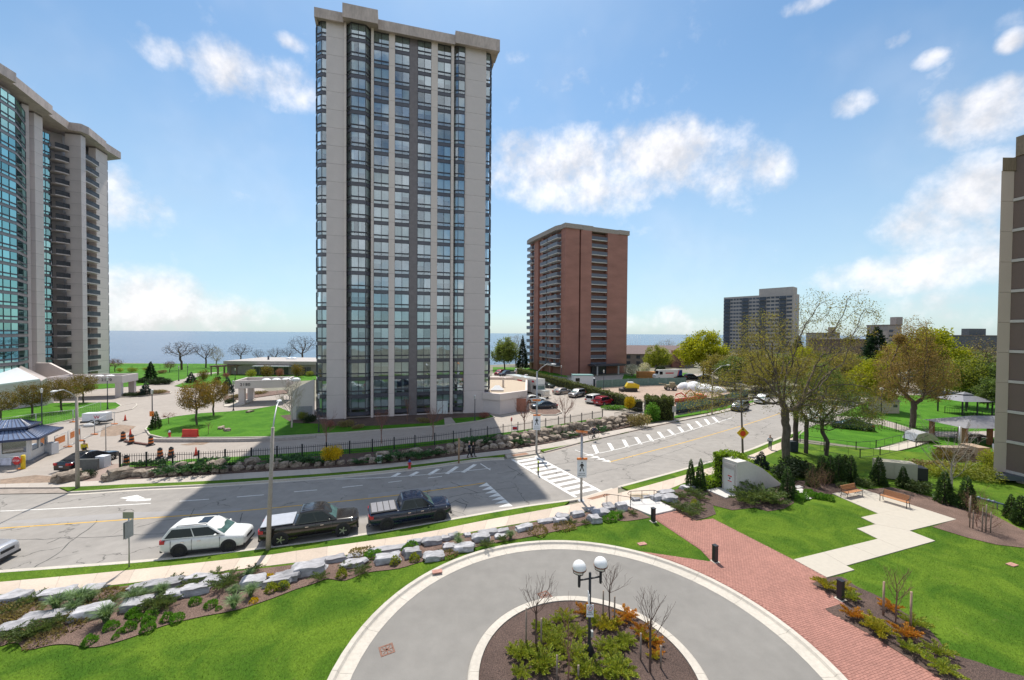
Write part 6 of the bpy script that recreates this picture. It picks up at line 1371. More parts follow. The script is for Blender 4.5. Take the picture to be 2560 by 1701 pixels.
# cedars round the patio
ced = [conifer('cedar_%d' % i,60 + i,2.6,.52,2300,lCEDAR,.16,.62,.02) for i in range(3)]
CED = [(2030,1216,1155,'first of the cedar row behind the small bench'),(2054,1206,1133,'second of the cedar row behind the small bench'),(2075,1206,1135,'third of the cedar row behind the small bench'),(2096,1206,1131,'fourth of the cedar row behind the small bench'),(2112,1194,1132,'partly hidden narrow cedar between the last two of the row'),(2127,1206,1135,'fifth and widest of the cedar row behind the small bench'),
       (2196,1213,1137,'dark cedar hiding one end of the tan generator'),(2257.5,1219,1162,'cedar hiding the black end of the tan generator'),(1968,1243,1163,'cone shaped dark cedar beside the stair shelter slope'),(2361,1258,1172,'tall cedar behind the long bench, standing on the grass'),(2416,1273,1185,'tall cedar beside the staked dry shrubs'),(2527,1296,1232,'narrow dark cedar near the blue pipe'),(2552,1312,1232,'cedar cut by the edge of the picture'),
       (1726.6,1221,1144,'slim cedar nearer the street, left of the ivy'),(1750.6,1225,1144,'slim cedar next to the ivy wall')]
for i,(px,py,yt,lab) in enumerate(CED):
    h = hgt(px,py,yt) - Z1; s = h / 2.6; w_ = 1.15 if i not in (13,14) else .8; plant_tree('cedar_tree',lab,ced[i % 3],P(px,py,Z1),rz(),(s * w_ if h < 3.4 else w_ * 1.15,s * w_ if h < 3.4 else w_ * 1.15,s),'cedars round the patio')
plant_tree('spruce_tree','small blue green spruce beyond the ivy, beside the sidewalk',sp2,P(1903,1174,Z1),0,(.62,.62,.64))
rs = np.random.RandomState(70); n_ = 5200
Miv = stw.matrix_basis
def local_pts(boxes,n_):
    out = []; vol = [(b[3] - b[0]) * (b[5] - b[2]) + (b[4] - b[1]) * (b[5] - b[2]) for b in boxes]
    for b,k in zip(boxes,rs.multinomial(n_,np.array(vol) / sum(vol))):
        u = rs.uniform(0,1,(k,3)); f = rs.randint(0,3,k); u[f == 0,0] = np.round(u[f == 0,0]); u[f == 1,1] = np.round(u[f == 1,1]); u[f == 2,2] = 1 - rs.uniform(0,.06,(f == 2).sum()); out.append(u * (np.array(b[3:]) - np.array(b[:3])) + np.array(b[:3]))
    return np.concatenate(out) + rs.normal(size=(n_,3)) * .05
c = local_pts([(-.25,1.5,0,.9,2.2,3.2),(.6,.9,2.7,1.7,2.2,3.25),(1.5,1.0,2.2,2.6,2.2,2.95),(2.4,1.1,1.5,3.6,2.3,2.35),(3.4,1.2,.6,4.6,2.4,1.7),(-1.9,1.7,0,-.2,3.1,.95),(4.4,1.3,.1,6.4,3.0,.8)],n_)
iv = thing('ivy','bright green ivy mass clothing the stair shelter','ivy',wd1,math.atan2(dw.y,dw.x))
linkobj('foliage',quads_mesh('ivy_leaves',leaf_quads(c,.17,rs,np.array([[0,0,1.0]]),.25,.8),lIVY),iv)
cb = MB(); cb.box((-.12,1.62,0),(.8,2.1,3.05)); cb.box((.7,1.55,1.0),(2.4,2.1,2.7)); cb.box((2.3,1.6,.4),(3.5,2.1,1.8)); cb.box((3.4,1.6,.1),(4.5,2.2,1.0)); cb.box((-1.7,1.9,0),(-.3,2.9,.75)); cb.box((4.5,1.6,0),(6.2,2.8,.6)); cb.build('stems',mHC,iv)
# forecourt planting and rocks
mROCK = M('grey_limestone',(0.34,0.335,0.35),0.9,0.16,3.5,6,bump=0.8,bscale=9,big=0.28,bigscale=2.2,rnd=0.2)
mROCKB = M('rough_field_stone',(0.19,0.145,0.11),0.95,0.35,3.5,6,bump=0.9,bscale=9,col2=(0.36,0.30,0.24),rnd=0.3)
def rock_mesh(name,seed,lx,ly,lz,mat,flat=0.75,cuts=3):
    bm = bmesh.new(); bmesh.ops.create_cube(bm,size=1.0); bmesh.ops.subdivide_edges(bm,edges=bm.edges[:],cuts=cuts,use_grid_fill=True)
    rs = random.Random(seed); ox = rs.uniform(0,50)
    for v in bm.verts:
        p = v.co.copy(); r = max(abs(p.x),abs(p.y),abs(p.z)); q = p.normalized() * 0.62
        k = flat if abs(p.z) < 0.49 else flat * 0.9
        c = p * k + q * (1 - k); nv = mnoise.noise_vector(Vector((p.x * 2.1 + ox,p.y * 2.1,p.z * 2.1))) * 0.17 + mnoise.noise_vector(Vector((p.x * 5 + ox,p.y * 5,p.z * 5))) * 0.06
        c += nv; v.co = Vector((c.x * lx,c.y * ly,(c.z + 0.38) * lz))
    for v in bm.verts: v.co.z += 0.10 * lz * mnoise.noise(Vector((v.co.x * 1.3 + ox,v.co.y * 1.3,0)))
    me = bpy.data.meshes.new(name); bm.to_mesh(me); bm.free(); me.materials.append(mat)
    for p in me.polygons: p.use_smooth = True
    me.set_sharp_from_angle(angle=R(28)); return me
RK = [rock_mesh('ledge_rock_%d' % i,100 + i,1.0,1.0,1.0,mROCK) for i in range(7)]
RF = [rock_mesh('field_stone_%d' % i,200 + i,1.0,1.0,1.0,mROCKB,.45) for i in range(7)]
road_dir = lambda px,py: math.atan2((P(px + 12,py - 1.9) - P(px - 12,py + 1.9)).y,(P(px + 12,py - 1.9) - P(px - 12,py + 1.9)).x)
z4 = lambda x,y: (x * 0.339,1200 + y * 0.339); z4b = lambda x,y: (700 + x * 0.33927,1150 + y * 0.33927); zc = lambda x,y: (1380 + x * 0.1658,1120 + y * 0.1658)
BACK = [(z4(55,925),1.35,.85,.62),(z4(200,895),1.15,.6,.42),(z4(390,890),1.9,.7,.58),(z4(648,838),1.15,.6,.42),(z4(945,825),.4,.4,.3),(z4(1030,815),1.1,.6,.38),(z4(1175,812),1.9,.8,.5),(z4(1440,755),1.5,.6,.42),(z4(1575,780),1.45,.7,.5),
        (z4b(380,760),1.7,.6,.40),(z4b(545,730),1.0,.5,.32),(z4b(770,690),2.6,.6,.40),(z4b(985,632),1.1,.55,.42),(z4b(1115,630),1.4,.65,.52),(z4b(1215,600),.8,.5,.4),(z4b(1275,585),.8,.55,.45),(z4b(1380,570),.6,.4,.3),(z4b(1530,560),1.5,.6,.42),(z4b(1640,545),1.0,.5,.36),(z4b(1800,525),1.4,.6,.50),(z4b(1960,470),1.3,.5,.35),(z4b(2080,455),1.2,.75,.62),(z4b(2200,420),1.1,.55,.42),(z4b(2300,385),1.0,.5,.38),(zc(850,905),.9,.6,.40),(zc(1060,950),1.0,.7,.75)]
FRONT = [(z4(60,1135),1.5,.7,.42),(z4(250,1060),1.8,.7,.42),(z4(425,1040),1.8,.75,.45),(z4(630,1030),1.6,.85,.62),(z4(970,965),1.4,.8,.55),(z4(1140,890),.8,.45,.32),(z4(1265,885),1.2,.7,.52),(z4(1415,855),1.5,.75,.58),(z4(1840,795),1.35,.85,.55),(z4(2035,785),1.6,.7,.55),(z4b(35,905),1.5,.75,.6),(z4b(190,855),1.95,.95,.75),(z4b(530,795),1.7,.7,.42),(z4b(785,765),1.7,.8,.58),(z4b(965,725),1.25,.75,.62),(z4b(1125,745),1.4,.7,.52),(z4b(1235,670),.85,.6,.45),(z4b(1350,680),1.5,.75,.55),(z4b(1480,605),1.3,.65,.60),(z4b(1620,585),.9,.5,.35),(zc(130,1145),1.15,.7,.55),(zc(650,1135),1.05,.75,.62),(zc(740,1040),1.55,.85,.58),(zc(390,1045),1.2,.6,.48),(zc(880,945),1.0,.55,.42)]
for rowname,row in (('nearer the sidewalk',BACK),('nearer the lawn',FRONT)):
    for i,((px,py),lx,ly,lz) in enumerate(row):
        p = P(px,py,Z1); a = road_dir(px,py) + RND.uniform(-.12,.12); o = linkobj('ledge_rock',RK[(i * 3 + len(row)) % 7],None,(p.x,p.y + ly * .35,Z1 - .05),(RND.uniform(-.06,.06),RND.uniform(-.06,.06),a)); o.scale = (lx * .84,ly * .95,lz * .82)
        tag(o,'grey ledge rock, %s from the gate end in the row %s' % (NTH[i],rowname),'rock','ledge rocks in the front bed')
for i,((px,py),lx,ly,lz,lab) in enumerate(((zc(1430,770),.9,.5,.3,'flat grey rock beside the stair handrail top step'),(zc(1590,815),1.0,.7,.62,'grey block rock beside the stair handrail foot'),(zc(1780,830),1.35,.9,.66,'largest grey rock by the landing, pointing to the walk'),(zc(1740,700),1.6,.7,.3,'long flat grey rock behind the landing rocks'),(zc(2090,640),1.6,.8,.42,'flat grey rock below the slim cedars'),(zc(1270,820),.8,.5,.4,'grey rock at the left of the stair steps'))):
    p = P(px,py,Z1); o = linkobj('ledge_rock',RK[i],None,(p.x,p.y + ly * .35,Z1 - .04),(0,0,road_dir(px,py))); o.scale = (lx * .9,ly * 1.0,lz * .9); tag(o,lab,'rock','ledge rocks by the landing')
far_line = spline(PL((300,1200),(420,1195.5),(509,1189),(679,1178.5),(800,1172),(949,1161),(1077,1147.5),(1200,1131),(1280,1121.5),(1370,1107.5),(1470,1088),(1545,1073),(1585,1063)),8)
fp = resample(far_line,1.05); cnt = 0
for i,p in enumerate(fp):
    s = RND.uniform(.6,1.0); q = p + Vector((RND.uniform(-.1,.1),.45 + RND.uniform(0,.2),.12)); o = linkobj('field_stone',RF[RND.randrange(7)],None,q,(RND.uniform(-.2,.2),RND.uniform(-.2,.2),RND.uniform(0,6.28))); o.scale = (s * 1.15,s * .85,s * .66)
    tag(o,'%s stone from the gate end in the lowest rockery course' % NTH[i],'rock','lowest course of rockery stones')
east = resample(far_line,1.25); UC = HC = -1
for i,p in enumerate(east):
    pxx = px_of(p)
    if (pxx > 880 or RND.random() < .35) and pxx < 1580:
        UC += 1; s = RND.uniform(.5,1.05); q = p + Vector((RND.uniform(-.3,.3),1.35 + RND.uniform(0,.35),.35 if pxx > 1100 else .2)); o = linkobj('field_stone',RF[RND.randrange(7)],None,q,(RND.uniform(-.25,.25),RND.uniform(-.25,.25),RND.uniform(0,6.28))); o.scale = (s * 1.2,s,s * .85); tag(o,'%s stone from the gate end in the upper rockery course' % NTH[UC],'rock','upper course of rockery stones')
    if pxx > 1230 and RND.random() < .8:
        HC += 1; s = RND.uniform(.7,1.2); q = p + Vector((RND.uniform(-.3,.3),2.2,.55)); o = linkobj('field_stone',RF[RND.randrange(7)],None,q,(0,0,RND.uniform(0,6.28))); o.scale = (s * 1.3,s,s * .95); tag(o,'%s stone from the crossing in the highest rockery course' % NTH[HC],'rock','highest rockery stones')
for (px,py,s,lab) in ((150,1203,1.0,'sunlit boulder by the foot of the concrete street light'),(172,1204,1.1,'boulder touching the concrete street light'),(185,1190,.8,'boulder behind the dark name stone'),(209,1197,.7,'boulder under the round gate shrub'),(272,1202,.9,'pale boulder at the end of the block paving'),(300,1196,1.3,'big boulder starting the rockery by the gate'),(318,1194,1.0,'second boulder starting the rockery by the gate')):
    o = linkobj('boulder',RF[RND.randrange(7)],None,P(px,py,.05),(0,0,RND.uniform(0,6))); o.scale = (s * 1.3,s,s * .8); tag(o,lab,'rock','boulders at the gate')
for (px,py) in ((553,1072),(568,1077),(625,1031)):
    o = linkobj('lawn_stone',RF[RND.randrange(7)],None,P(px,py,.12),(0,0,RND.uniform(0,6))); o.scale = (1.3,.7,.35); tag(o,{553: 'flat stone lying out on the entrance lawn',568: 'speckled stone beside the flat one on the entrance lawn',625: 'pale flat stone on the lawn by the 2180 canopy drive'}[px],'rock')
# plants of the front bed
tf = [tuft('grass_tuft_%d' % i,300 + i,.42,.62,240,lTUFT) for i in range(2)]; md = [mound('perennial_%d' % i,310 + i,.26,.28,420,lFRESH,.085) for i in range(2)]
jn = [juniper('bed_juniper_%d' % i,320 + i,.85,.5,10,lJUN,120,.095) for i in range(3)]
zb = lambda x,y: (x * 0.178,1420 + y * 0.178)
TUF = [(zb(790,590),1.35),(zb(990,480),1.1),(zb(1130,500),1.3),(zb(1270,480),1.0),(zb(1030,620),1.0),(zb(1490,765),1.5),(zb(1850,490),1.2),(zb(2010,440),.9),(zb(2260,360),.9),(z4(1850,860),1.15),(z4(1725,950),1.15),(z4(1725,850),.9),(z4(1190,850),1.0),(z4(1830,720),.8),(z4b(1320,630),.95),(z4b(1700,580),.95),(z4b(1310,580),.7),(zc(1030,1030),.9),(z4b(30,945),.6)]
for i,((px,py),s) in enumerate(TUF): single('ornamental_grass',tf[i % 2],'%s arching grass clump in the front rock bed, counted in from the gatehouse end' % NTH[i],'grass clump',P(px,py,Z1 + .03),rz(),s,'grass clumps in the rock bed')
MND = [zb(1260,1050),zb(1555,845),zb(1820,860),zb(1905,745),zb(1870,665),zb(2090,870),zb(2085,775),zb(2110,690),z4(1235,1030),z4(1308,1035),z4(1440,910),z4(1555,935),z4(1612,955),z4(985,1000),zb(1620,985),zb(1690,900)]
for i,(px,py) in enumerate(MND): single('perennial',md[i % 2],'%s round bright green perennial dotted on the mulch' % NTH[i],'perennial',P(px,py,Z1 + .03),rz(),(1.15 if i not in (12,14,15) else .6),'perennials on the mulch')
JNS = [(zb(800,820),1.1),(zb(600,900),1.2),(zb(450,960),1.1),(zb(330,1000),1.0),(zb(2200,560),1.3),(zb(2330,560),1.0),(zb(1560,510),1.0),(z4(1660,800),1.4),(z4(1700,745),1.1),(z4(1590,720),.9),(z4(1290,755),.9),(z4(1410,790),1.0),(z4(1150,930),1.2),(z4(1870,680),.9),(zb(1900,380),.9),(zb(200,600),.9),(zb(420,500),1.0),(zb(100,980),.9),(z4b(290,880),.9),(z4b(480,800),.8),(z4b(600,835),1.0),(z4b(1520,640),1.0),(z4b(1640,600),.8),(zc(310,1140),.7),(zc(500,1150),.7),(zc(1215,1010),.8),(zc(2000,960),1.4),(zc(1900,920),1.1),(zc(2100,1030),1.3),(zc(2180,930),1.2),(zc(1960,760),1.2),(zc(2100,700),1.3),(zc(1730,850),.7),(zc(2230,780),1.3),(zc(2200,680),1.0)]
for i,((px,py),s) in enumerate(JNS): s *= .78; plant_tree('spreading_juniper','%s spreading juniper of the forecourt rock beds, counted from the gate end' % NTH[i],jn[i % 3],P(px,py,Z1 + .02),rz(),(s,s,s),'junipers in the front rock bed','shrub','foliage','stems')
lg = [mound('lime_perennial',330,.3,.42,260,lLIME2,.13),mound('yellow_flower',331,.2,.2,150,lFORS,.09)]
for i,(px,py) in enumerate((z4b(845,765),z4b(990,740),z4b(455,860),z4(2090,800),z4(2000,820),zc(2150,860))): single('lime_shrub',lg[0],'%s lime green small shrub among the front rocks' % NTH[i],'shrub',P(px,py,Z1 + .02),rz(),1.0,'lime shrubs among the rocks')
single('yellow_flower_clump',lg[1],'small yellow flower clump low on the mulch','flowers',P(*z4(1872,900),Z1 + .02),0,1.0); single('yellow_flower_clump',lg[1],'small yellow flower clump against the rocks by the sidewalk','flowers',P(*z4(1985,725),Z1 + .02),0,1.2)
fg = mound('fresh_clump',332,.55,.5,500,lFRESH,.16)
for i,(px,py) in enumerate((zc(870,1090),zc(960,1040),z4b(960,655),z4b(690,715))): single('leafy_clump',fg,['bright leafy clump in front of the landing rocks','second bright leafy clump nearest the landing','bright grassy clump behind the middle rocks','bright grassy clump behind the long flat rock'][i],'plant',P(px,py,Z1 + .02),rz(),(1,.8,.8))
dg_ = mound('dry_groundcover',333,.8,.28,420,lDRY,.14)
for i,(px,py) in enumerate(sorted((zb(150,620),zb(350,650),zb(60,720),zb(1450,420),zb(1000,760),zb(620,1000),zb(420,900),z4b(1900,530),z4b(600,700),z4b(1230,700),zb(1250,640),zc(180,1190),zb(60,560)))): single('dry_groundcover',dg_,'%s patch of tan ground cover among the front rocks, counted from the gate end' % NTH[i],'ground cover',P(px,py,Z1 + .01),rz(),RND.uniform(.7,1.2),'tan ground cover in the rock bed')
# island: junipers and staked bare trees
ji = [juniper('island_juniper_%d' % i,340 + i,.62,.38,9,[lGYEL,lGOLD,lGYEL,lORANGE][i],150,.085) for i in range(4)]
z5 = lambda x,y: (1100 + x * 0.2966,1300 + y * 0.2966)
ISL = [((680,1170),0,1.0),((740,1130),0,.8),((620,1120),0,.7),((850,940),0,.9),((890,920),0,.6),((1060,860),2,.9),((1040,810),1,.6),((980,860),0,.6),((1215,800),3,.9),((1270,810),1,.7),((1390,930),1,1.1),((1460,900),1,.7),((1310,885),0,.7),((1570,830),3,1.0),((1510,870),3,.6),((1700,960),3,.9),((1740,1010),1,.8),((1800,1050),3,.8),((1820,1140),3,.6),((1800,1170),1,.5),((1560,1050),0,.8),((1590,1030),0,.6),((1460,1110),0,.9),((1380,1120),0,.8),((1530,1090),0,.6),((1165,985),0,.9),((1120,960),0,.6),((960,1080),0,1.0),((920,1050),0,.8),((1040,1120),0,.7),((1140,1190),0,1.1),((820,1170),0,.8),((880,1250),0,1.2),((840,1290),0,.8),((680,1320),0,.8),((1250,1300),0,1.1),((1180,1340),0,.9),((1470,1230),0,.8),((1500,1310),0,1.2),((1580,1320),0,.8),((1420,1350),0,.8),((1010,980),0,.8)]
ISL.sort(key=lambda q: q[0][0]); seen_ = {}
for i,((x,y),k,s) in enumerate(ISL):
    p = P(*z5(x,y),.2); p.z = isl_z(p.x,p.y) - .01
    col = {0: 'green gold',1: 'golden',2: 'green gold',3: 'orange'}[k]
    seen_[col] = seen_.get(col,-1) + 1; plant_tree('island_juniper','%s %s juniper in the island bed, counted across from the lawn side' % (NTH[seen_[col]],col),ji[k],p,rz(),(s * 1.05,s * 1.05,s * 1.1),'%s junipers in the island bed' % col,'shrub','foliage','stems')
iso = [vase_tree('island_bare_tree',350,1.9,4.5,1.05,.055,mTWIG,9),vase_tree('island_bare_tree_narrow',351,1.5,3.8,.9,.05,mTWIG,8),vase_tree('island_thin_tree',352,.8,3.4,.5,.035,mBARKR,8)]
mSTAKE = M('wood_stake',(0.24,0.19,0.155),.9,.2,6)
for (x,y,k,topy,lab,stakes) in ((810,1090,0,345,'bare staked tree left of the lamp in the island',((725,1075,745),(852,1090,830))),(1428,868,0,240,'bare staked tree behind the lamp in the island',((1374,850,597),(1470,870,647))),(1770,1285,1,530,'bare staked tree at the right of the island',((1690,1190,955),(1860,1250,1060))),(1075,1375,2,590,'thin reddish bare tree nearest the camera in the island',((985,1370,1140),(1165,1380,1225)))):
    px,py = z5(x,y); p = P(px,py,.25); h = PY(px,1300 + topy * .2966,p.y).z - .25; me = iso[k]; h0 = max(v.co.z for v in me[0].vertices); s = h / h0
    plant_tree('staked_bare_tree',lab,me,p - Vector((0,0,.05)),rz(),(s * .95,s * .95,s),'bare trees in the island')
    for j,(sx,sy,st_) in enumerate(stakes):
        qx,qy = z5(sx,sy); q = P(qx,qy,.2); hh = PY(qx,1300 + st_ * .2966,q.y).z - .2; m_ = MB(); m_.tube([(0,0,-.05),(0,0,hh)],.038,7); o = m_.build('tree_stake',mSTAKE,None,q); tag(o,'%s wooden stake of the %s' % (('first','second')[j],lab.replace('staked ','')),'stake','tree stakes in the island')
# right-hand beds
z2c = lambda x,y: (1860 + x * 0.3195,1200 + y * 0.3195)
for i,((x,y),k,s,lab) in enumerate((((640,850),1,1.1,'golden juniper at the corner of patio and brick walk'),((780,860),1,.9,'golden juniper behind the black bollard'),((840,940),0,.9,'green juniper just past the bollard in the walk bed'),((850,1080),3,1.0,'orange juniper beside the jog of the brick walk'),((1000,1140),1,1.0,'golden juniper left of the staked sapling'),((1060,1210),1,1.2,'wide golden juniper beside the brick walk edge'),((1140,1020),3,.9,'orange juniper behind the staked sapling'),((1260,1230),3,1.1,'low orange juniper in front of the right stake'),((1330,1150),0,1.1,'green juniper at the lawn edge by the stake'),((1310,1350),0,1.0,'dark green juniper nearest the walk, lower bed'),((1520,1370),0,1.0,'dark green juniper at the lawn edge, lower bed'),((1570,1510),0,1.1,'lowest green juniper of the walk bed'))):
    plant_tree('spreading_juniper',lab,ji[k],P(*z2c(x,y),Z1 + .02),rz(),(s,s,s * 1.1),'junipers in the walk bed','shrub','foliage','stems')
plant_tree('staked_sapling','leafless sapling held between two stakes beside the brick walk',tw,P(*z2c(1188,1118),Z1),0,(1.3,1.3,1.75))
for (x,y,yt,lab) in ((1090,1065,797,'stake on the patio side of the leafless sapling'),(1303,1180,875,'stake on the lawn side of the leafless sapling')):
    px,py = z2c(x,y); q = P(px,py,Z1); hh = PY(px,1200 + yt * .3195,q.y).z - Z1; m_ = MB(); m_.tube([(0,0,-.05),(0,0,hh)],.045,7); tag(m_.build('tree_stake',M('peeled_stake',(.36,.24,.18),.9,.2,6),None,q),lab,'stake')
wide = juniper('wide_juniper',360,1.5,1.0,16,lJUN,130,.16)
for (px,py,s,lab) in ((1905,1252,1.25,'big spreading juniper in front of the stair shelter wall'),(1865,1258,.95,'spreading juniper nearest the stair shelter door'),(1935,1262,.8,'spreading juniper at the tip of the stair bed')): plant_tree('spreading_juniper',lab,wide,P(px,py,Z1),rz(),(s,s,s),None,'shrub','foliage','stems')
for i,(px,py) in enumerate((z5b for z5b in ((1990,1240),(1997,1250),(2007,1247),(2022,1236),(2035,1244),(2052,1246),(2072,1250)))): single('leafy_clump',fg,'%s bright leafy clump along the stepping stones by the small bench' % NTH[i],'plant',P(px,py,Z1 + .02),rz(),(.75,.75,.9),'leafy clumps by the stepping stones')
for i,(px,py) in enumerate(((2000,1226),(2004,1233),(2008,1240),(2015,1246),(1995,1218))):
    m_ = MB(); m_.prism([(-.42,-.2),(.3,-.28),(.45,.15),(-.25,.26)],0,.05); tag(m_.build('stepping_stone',mLAND,None,P(px,py,Z1 + .03),(0,0,.4)),'%s pale stepping stone counted from the middle of the path to the small bench' % NTH[i],'stepping stone','stepping stones')
gv = blob('grey_green_shrub',361,1.1,.9,.9,1000,lJUN,.15)
for (px,py,s,lab) in ((2270,1222,1.1,'pale green feathery shrub behind the long bench'),(2300,1232,1.2,'second pale feathery shrub, at the end of the long bench'),(2160,1216,.9,'tan green shrub between the two benches'),(2110,1222,.7,'tan shrub behind the small bench back'),(2000,1190,1.5,'dark mounded shrub behind the cedar cone'),(1960,1196,1.3,'dark mounded shrub behind the stair shelter slope'),(1985,1176,1.4,'low dark shrub under the street tree')): plant_tree('mounded_shrub',lab,gv if px > 2100 else bx,P(px,py,Z1),rz(),(s,s,s * (.9 if px > 2100 else .8)),None,'shrub','foliage','stems')
dryt = vase_tree('dry_twig_shrub',362,.12,1.3,.6,.022,mBARKR,12,leaf=lDRY,leaves=260,lsize=.05,fine=3)
for (px,py,s,lab) in ((2036,1238,1.3,'brown arching twiggy shrub left of the small bench'),(2060,1226,1.2,'brown twiggy shrub in front of the cedar row'),(2441,1318,1.5,'dry twiggy shrub tied to the short stakes'),(2465,1330,1.3,'second dry twiggy shrub among the short stakes')): plant_tree('twiggy_shrub',lab,dryt,P(px,py,Z1),rz(),(s,s,s),None,'shrub','foliage','stems')
for i,(px,py,yt) in enumerate(((2424,1320,1240),(2432,1322,1276),(2455,1330,1268),(2464,1332,1262),(2476,1334,1280),(2422,1296,1246))):
    q = P(px,py,Z1); hh = PY(px,yt,q.y).z - Z1; m_ = MB(); m_.tube([(0,0,0),(.02,0,hh)],.035,6); tag(m_.build('tree_stake',mSTAKE,None,q),'%s short stake among the dry shrubs behind the patio corner' % NTH[i],'stake','stakes on the bench bed')
for (px,py,me,sc,lab) in ((2330,1178,tanb,(1.6,1.2,1.3),'brown twiggy bank shrub below the path end'),(2360,1160,oliveb,(.9,.8,.6),'olive shrub beside the metal culvert hood'),(2400,1190,limeb,(1.6,.8,.5),'yellow green clipped shrub below the stone cascade'),(2350,1192,limeb,(1.0,.8,.5),'yellow green low shrub behind the tall cedar'),(2450,1196,limeb,(1.3,.8,.6),'yellow green low shrub toward the brown building'),(2475,1190,gre and limeb,(.7,.7,1.2),'rounded olive shrub against the brown building')):
    plant_tree('bank_shrub',lab,me,P(px,py,.05),rz(),sc,None,'shrub','foliage','stems')
plant_tree('bare_small_tree','bare pale branched small tree in front of the stone cascade',vase_tree('pale_small_tree',363,.7,3.6,1.7,.08,mBARKP,9),P(2378,1226,.05),0,1.25)
# blades of grass over the near lawn
rs = np.random.RandomState(90)
def grass_field(name,label,x0,x1,y0,y1,n_,ok,mat,h=.055,z=Z1):
    x = rs.uniform(x0,x1,n_ * 2); y = rs.uniform(y0,y1,n_ * 2); keep = ok(x,y); x,y = x[keep][:n_],y[keep][:n_]; k = len(x)
    a = rs.uniform(0,6.28,k); hh = h * rs.uniform(.5,1.25,k); w = .004 + .004 * rs.uniform(0,1,k); b = np.stack([x,y,np.full(k,z - .005)],1); s = np.stack([np.cos(a),np.sin(a),np.zeros(k)],1) * w[:,None]
    t = b + np.stack([rs.normal(size=k) * .02,rs.normal(size=k) * .02,hh],1); q = np.stack([b - s,b + s,t + s * .25,t - s * .25],1)
    o = linkobj(name,quads_mesh(name,q,mat)); tag(o,label,'grass',kind='stuff'); return o
def vec_inside(poly):
    px_ = np.array([p[0] for p in poly]); py_ = np.array([p[1] for p in poly])
    def f(x,y):
        c = np.zeros(len(x),bool); j = len(px_) - 1
        for i in range(len(px_)):
            t = ((py_[i] > y) != (py_[j] > y)) & (x < (px_[j] - px_[i]) * (y - py_[i]) / (py_[j] - py_[i] + 1e-12) + px_[i]); c ^= t; j = i
        return c
    return f
lGRASS = leafmat('lawn_blade',[(0.05,0.13,0.006),(0.1,0.2,0.016)],0.3,.8,((0.048,0.125,0.007),(0.13,0.215,0.018)))
bed_in = vec_inside([(p.x,p.y) for p in be] + [(p.x,p.y) for p in reversed(GE)]); walk_in = vec_inside(WP); pat_in = vec_inside([(p.x,p.y) for p in pat]); wb_in = vec_inside([(p.x,p.y) for p in rb]); sb_in = vec_inside([(p.x,p.y) for p in PL((1600,1262),(1634,1254),(1690,1281),(1741,1306),(1764,1300),(1790,1290),(1782,1268),(1830,1280),(1886,1274),(1920,1283),(1960,1277),(1985,1262),(1981,1248),(2010,1256),(2078,1240),(2150,1228),(2110,1205),(1990,1205),(1955,1215),(1880,1245),(1800,1225),(1740,1218),(1690,1228),(1650,1242))]); bb_in = vec_inside([(p.x,p.y) for p in PL((2155,1229),(2391,1303),(2330,1322),(2420,1350),(2490,1367),(2600,1380),(2640,1340),(2560,1332),(2480,1290),(2400,1268),(2310,1242),(2230,1222))]); fl_in = vec_inside(bigl); land_in = vec_inside([(p.x,p.y) for p in PL((1545,1262),(1585,1255.5),(1634,1253),(1690,1281),(1627,1295))])
def lawn_ok(x,y):
    k = y * 1.31; vis = (np.abs(x) < y * 1.36 + 1) & (y > 14.5)
    return vis & fl_in(x,y) & (np.hypot(x - CC.x,y - CC.y) > RO + .02) & ~bed_in(x,y) & ~walk_in(x,y) & ~pat_in(x,y) & ~wb_in(x,y) & ~sb_in(x,y) & ~bb_in(x,y) & ~land_in(x,y)
grass_field('lawn_grass','short mown grass of the forecourt lawns',-32,34,14.5,32,170000,lawn_ok,lGRASS)
nv = vec_inside(band_poly(by_px(NST,-400,1443),offset(by_px(NEARK,-400,1440),-0.17)))
grass_field('verge_grass','short grass of the near street verge',-34,6,18,34,26000,nv,lGRASS,.06,.125)
# vehicles
mTYRE = M('tyre_rubber',(0.018,0.018,0.018),.85,.2,8); mRIM = M('alloy_rim',(0.5,0.5,0.5),.3,.05,3,metal=.9); mRIMB = M('black_rim',(0.02,0.02,0.022),.4,.05,3); mARCH = M('black_plastic',(0.02,0.02,0.022),.7,.1,6)
mCGL = M('car_glass',(0.010,0.012,0.016),.06,.2,1.5,spec=.45); mWSG = M('windscreen_glass',(0.07,0.13,0.12),.06,.3,2.2,spec=.8); mTAIL = M('tail_lamp_red',(0.45,0.015,0.02),.2,.1,3); mHEAD = M('headlamp_lens',(0.62,0.62,0.60),.12,.1,5); mCHR = M('chrome',(0.6,0.6,0.6),.15,.03,3,metal=1.0); mPLATE = M('number_plate',(0.6,0.62,0.66),.5,.1,8)
wheels = {}
def wheel_mesh(r,w,rim):
    k = (r,rim.name)
    if k not in wheels:
        t = MB(); t.lathe([(.02,-w * .2),(r * .6,-w * .2),(r * .62,-w / 2),(r * .93,-w / 2),(r,-w * .34),(r,w * .34),(r * .93,w / 2),(r * .66,w / 2),(r * .64,w * .1),(.02,w * .1)],20); a = t.mesh('tyre',mTYRE); q = MB(); q.lathe([(.03,-w * .42),(r * .62,-w * .42),(r * .64,w * .40),(r * .58,w * .30),(r * .16,w * .22),(.02,w * .34)],20)
        for i in range(5): q.obox((0,0,w * .36),(r * .6 * math.cos(i * 1.2566),r * .6 * math.sin(i * 1.2566),w * .40),r * .16,w * .12)
        wheels[k] = (a,q.mesh('rim',rim))
    return wheels[k]
